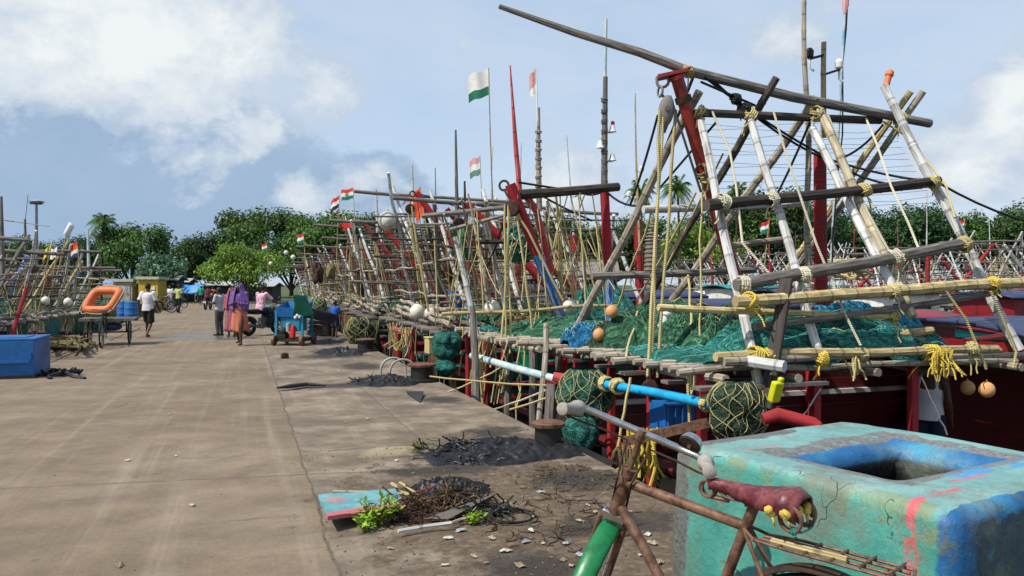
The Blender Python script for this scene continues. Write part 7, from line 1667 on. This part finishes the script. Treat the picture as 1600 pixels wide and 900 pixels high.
b = MB(MI); b.lathe([(.02, 0), (.08, .01), (.08, .3), (.05, .36), (.0, .37)], (.12, .0, .23), seg=14); b.build('red_tank', K['rplas'], o)
b = MB(MI); b.lathe([(.02, 0), (.06, .01), (.06, .25), (.0, .27)], (-.03, -.02, .4), seg=12); b.build('filter', K['tin'], o)
b = MB(MI)
for q in [(.3, -.1, .88), (.24, -.1, .82), (.36, -.08, .84)]: b.ball(q, .05, 10, 7)
b.build('lamps', K['wplas'], o)
b = MB(); pc = PZ(452, 540, 0); tag_ = [P(462, 462, 21.2), P(487, 470, 21.6), P(474, 492, 21.), P(489, 494, 21.8)]
b.grid(lambda i, j: P(458+ (20+12*j)*i, 462+j*30-3*i+j*i*4, 21.2+.6*i)+V((0, .05*math.sin(i*9+j*5), .03*math.sin(i*7))), 12, 12)
tag(b.build('cloth_sheet', FLM['green'], None, smooth=180, solid=.012), 'green sheet draped over the side of the ice crusher', 'sheet')
b = MB(); a, c = P(476, 489, 22.), P(519, 499, 24.5)
b.grid(lambda i, j: a.lerp(c, i)+V((0, 0, .02))+V((.35*(j-.5), .1*(j-.5), -.25*math.sin(math.pi*j)+.12)), 8, 10); tag(b.build('chute', K['navy'], None, smooth=180, solid=.03), 'navy blue chute sloping from the ice crusher to the quay edge', 'chute')
b = MB(); [b.tube([P(478+uni(0, 4), 502+6*k, 23.5), P(505+uni(-2, 6), 505+6*k, 24.5)], .06, 7) for k in range(4)]; tag(b.build('log_pile', K['grey'], None), 'stack of grey timbers beneath the navy chute', 'timber')
b = MB(); p = PZ(513, 525, 0); b.lathe([(.22, 0), (.26, .42), (.28, .43), (.28, .46), (.23, .46), (.2, .05), (0, .05)], p, seg=18); tag(b.build('basket', K['blackm'], None), 'black tub standing beside the boy in blue', 'tub')
# ---- motorcycles -----------------------------------------------------------------------------------------
def motorcycle(M, label, paint):
    o = thing('motorcycle', M, label, 'motorcycle', 'motorcycles')
    for x in (.63, -.63):
        b = MB(M); b.ring((x, 0, .3), (0, 1, 0), .245, .06, 26, 8); w = b.build('wheel', K['rubber'], o)
        b = MB(M); b.ring((x, 0, .3), (0, 1, 0), .17, .02, 20, 5); [b.tube([(x, 0, .3), (x+.17*math.cos(k*1.047), 0, .3+.17*math.sin(k*1.047))], .014, 5) for k in range(6)]; b.tube([(x, -.07, .3), (x, .07, .3)], .05, 10); b.build('rim', K['steel'], w)
        b = MB(M); b.grid(lambda i, j: V((x+.34*math.cos(rad(lerp(20, 165, i))), (j-.5)*.15, .3+.34*math.sin(rad(lerp(20, 165, i)))-.02*(2*j-1)**2)), 12, 5); b.build('mudguard', paint, o, smooth=180, solid=.008)
    b = MB(M); b.ball((.18, 0, .80), (.27, .14, .13), 16, 10); b.build('fuel_tank', paint, o)
    b = MB(M); b.ball((-.33, 0, .80), (.42, .13, .07), 16, 8); b.build('seat', K['rubber'], o)
    b = MB(M); b.box((.05, 0, .42), (.36, .24, .3)); b.tube([(.1, 0, .5), (.22, 0, .66)], .09, 10); [b.box((.13+.0*k, 0, .54+.03*k), (.24, .27, .012)) for k in range(4)]; b.build('engine', K['steel'], o, smooth=0, bevel=.02)
    b = MB(M); b.tube([(.42, 0, .88), (.2, 0, .62), (-.1, 0, .34), (-.63, 0, .3)], .03, 8); b.tube([(.42, 0, .86), (-.2, 0, .7), (-.8, 0, .74)], .025, 8); b.build('frame', K['blackm'], o)
    for s in (-1, 1): b = MB(M); b.tube([(.4, s*.09, .95), (.63, s*.09, .3)], .022, 8); b.build('fork_leg', K['chrome'], o)
    b = MB(M); b.tube([(.22, .36, 1.0), (.36, .3, 1.04), (.4, .08, .98), (.4, -.08, .98), (.36, -.3, 1.04), (.22, -.36, 1.0)], .015, 7); b.build('handlebar', K['blackm'], o)
    for s in (-1, 1): b = MB(M); b.tube([(.36, s*.25, 1.05), (.36, s*.33, 1.18)], .007, 5); b.ball((.36, s*.34, 1.22), (.015, .06, .04), 10, 6); b.build('mirror', K['blackm'], o)
    b = MB(M); b.lathe([(.02, -.07), (.08, -.04), (.095, .03), (.09, .05), (0, .055)], (.5, 0, .9), (1, 0, 0), 16); b.build('headlight', K['chrome'], o)
    b = MB(M); b.box((-.86, 0, .70), (.05, .14, .08)); b.build('tail_light', K['rplas'], o, smooth=0, bevel=.01)
    b = MB(M); b.box((-.93, 0, .52), (.01, .2, .12)); b.build('number_plate', K['wplas'], o, smooth=0)
    b = MB(M); b.tube([(.1, -.15, .32), (-.2, -.17, .25), (-.75, -.18, .36)], [.025, .035, .05], 9); b.build('exhaust', K['steel'], o)
    return o
blackp = mat('black motorcycle paint', ['#0e0f12', '#1a1b20'], 4, .25, 0)
maroonp = mat('maroon motorcycle paint', ['#3a1418', '#551c22'], 4, .25, 0)
p = PZ(402, 524, 0); m1 = motorcycle(TR(p+V((.12, .25, 0)), rad(62)), 'black motorcycle ridden by the man in the pink shirt', blackp)
p = PZ(325, 484, 0); m2 = motorcycle(TR(p, rad(97)), 'maroon motorcycle seen from behind, ridden away by the man in the striped shirt', maroonp)
m3 = dup(m1); m3.matrix_world = TR(PZ(346, 471, 0), rad(60)); m3['label'] = 'parked motorcycle left of the dark shelter under the light green tree'
m4 = dup(m1); m4.matrix_world = TR(PZ(378, 470, 0), rad(120)); m4['label'] = 'parked motorcycle at the far pier end behind the woman in the purple shawl'
m5 = dup(m1); m5.matrix_world = TR(PZ(300, 470, 0), rad(30)); m5['label'] = 'parked motorcycle beside the blue tarpaulin shelter'
for px, py, a, l in [(247, 490, 75, 'parked bicycle right of the man in the white shirt'), (258, 486, 100, 'parked bicycle leaning beside the small man in white'), (266, 482, 60, 'farthest of the parked bicycles near the yellow hut')]:
    c = dup(bike); c.matrix_world = TR(PZ(px, py, 0), rad(a), rad(6)); c['label'] = l
b = MB()
for k in range(3): p = PZ(365, 500, .12+.14*k); b.lathe([(.22, -.1), (.26, .06), (.28, .06), (.24, .08), (.2, -.07), (0, -.07)], p, seg=18)
tag(b.build('tub_stack', mat('mint plastic', ['#3fae98', '#55c4ac'], 4, .45), None), 'mint green plastic tubs behind the woman in the purple shawl', 'tub')
heap(49, -.9, 3., .7, .5, K['teal'], 'teal net heap on the pier beyond the ice crusher', 21, .8, 'net', 'net_heap', res=36)
b = MB(); p = PZ(424, 482, .45); b.lathe([(.35, -.1), (.45, .1), (.5, .1), (.42, .14), (0, .12)], p, seg=18); b.lathe([(.3, -.45), (.34, -.1)], p, seg=14); tag(b.build('tub', K['gplas'], None), 'green tub on a stand just left of the ice crusher', 'tub')
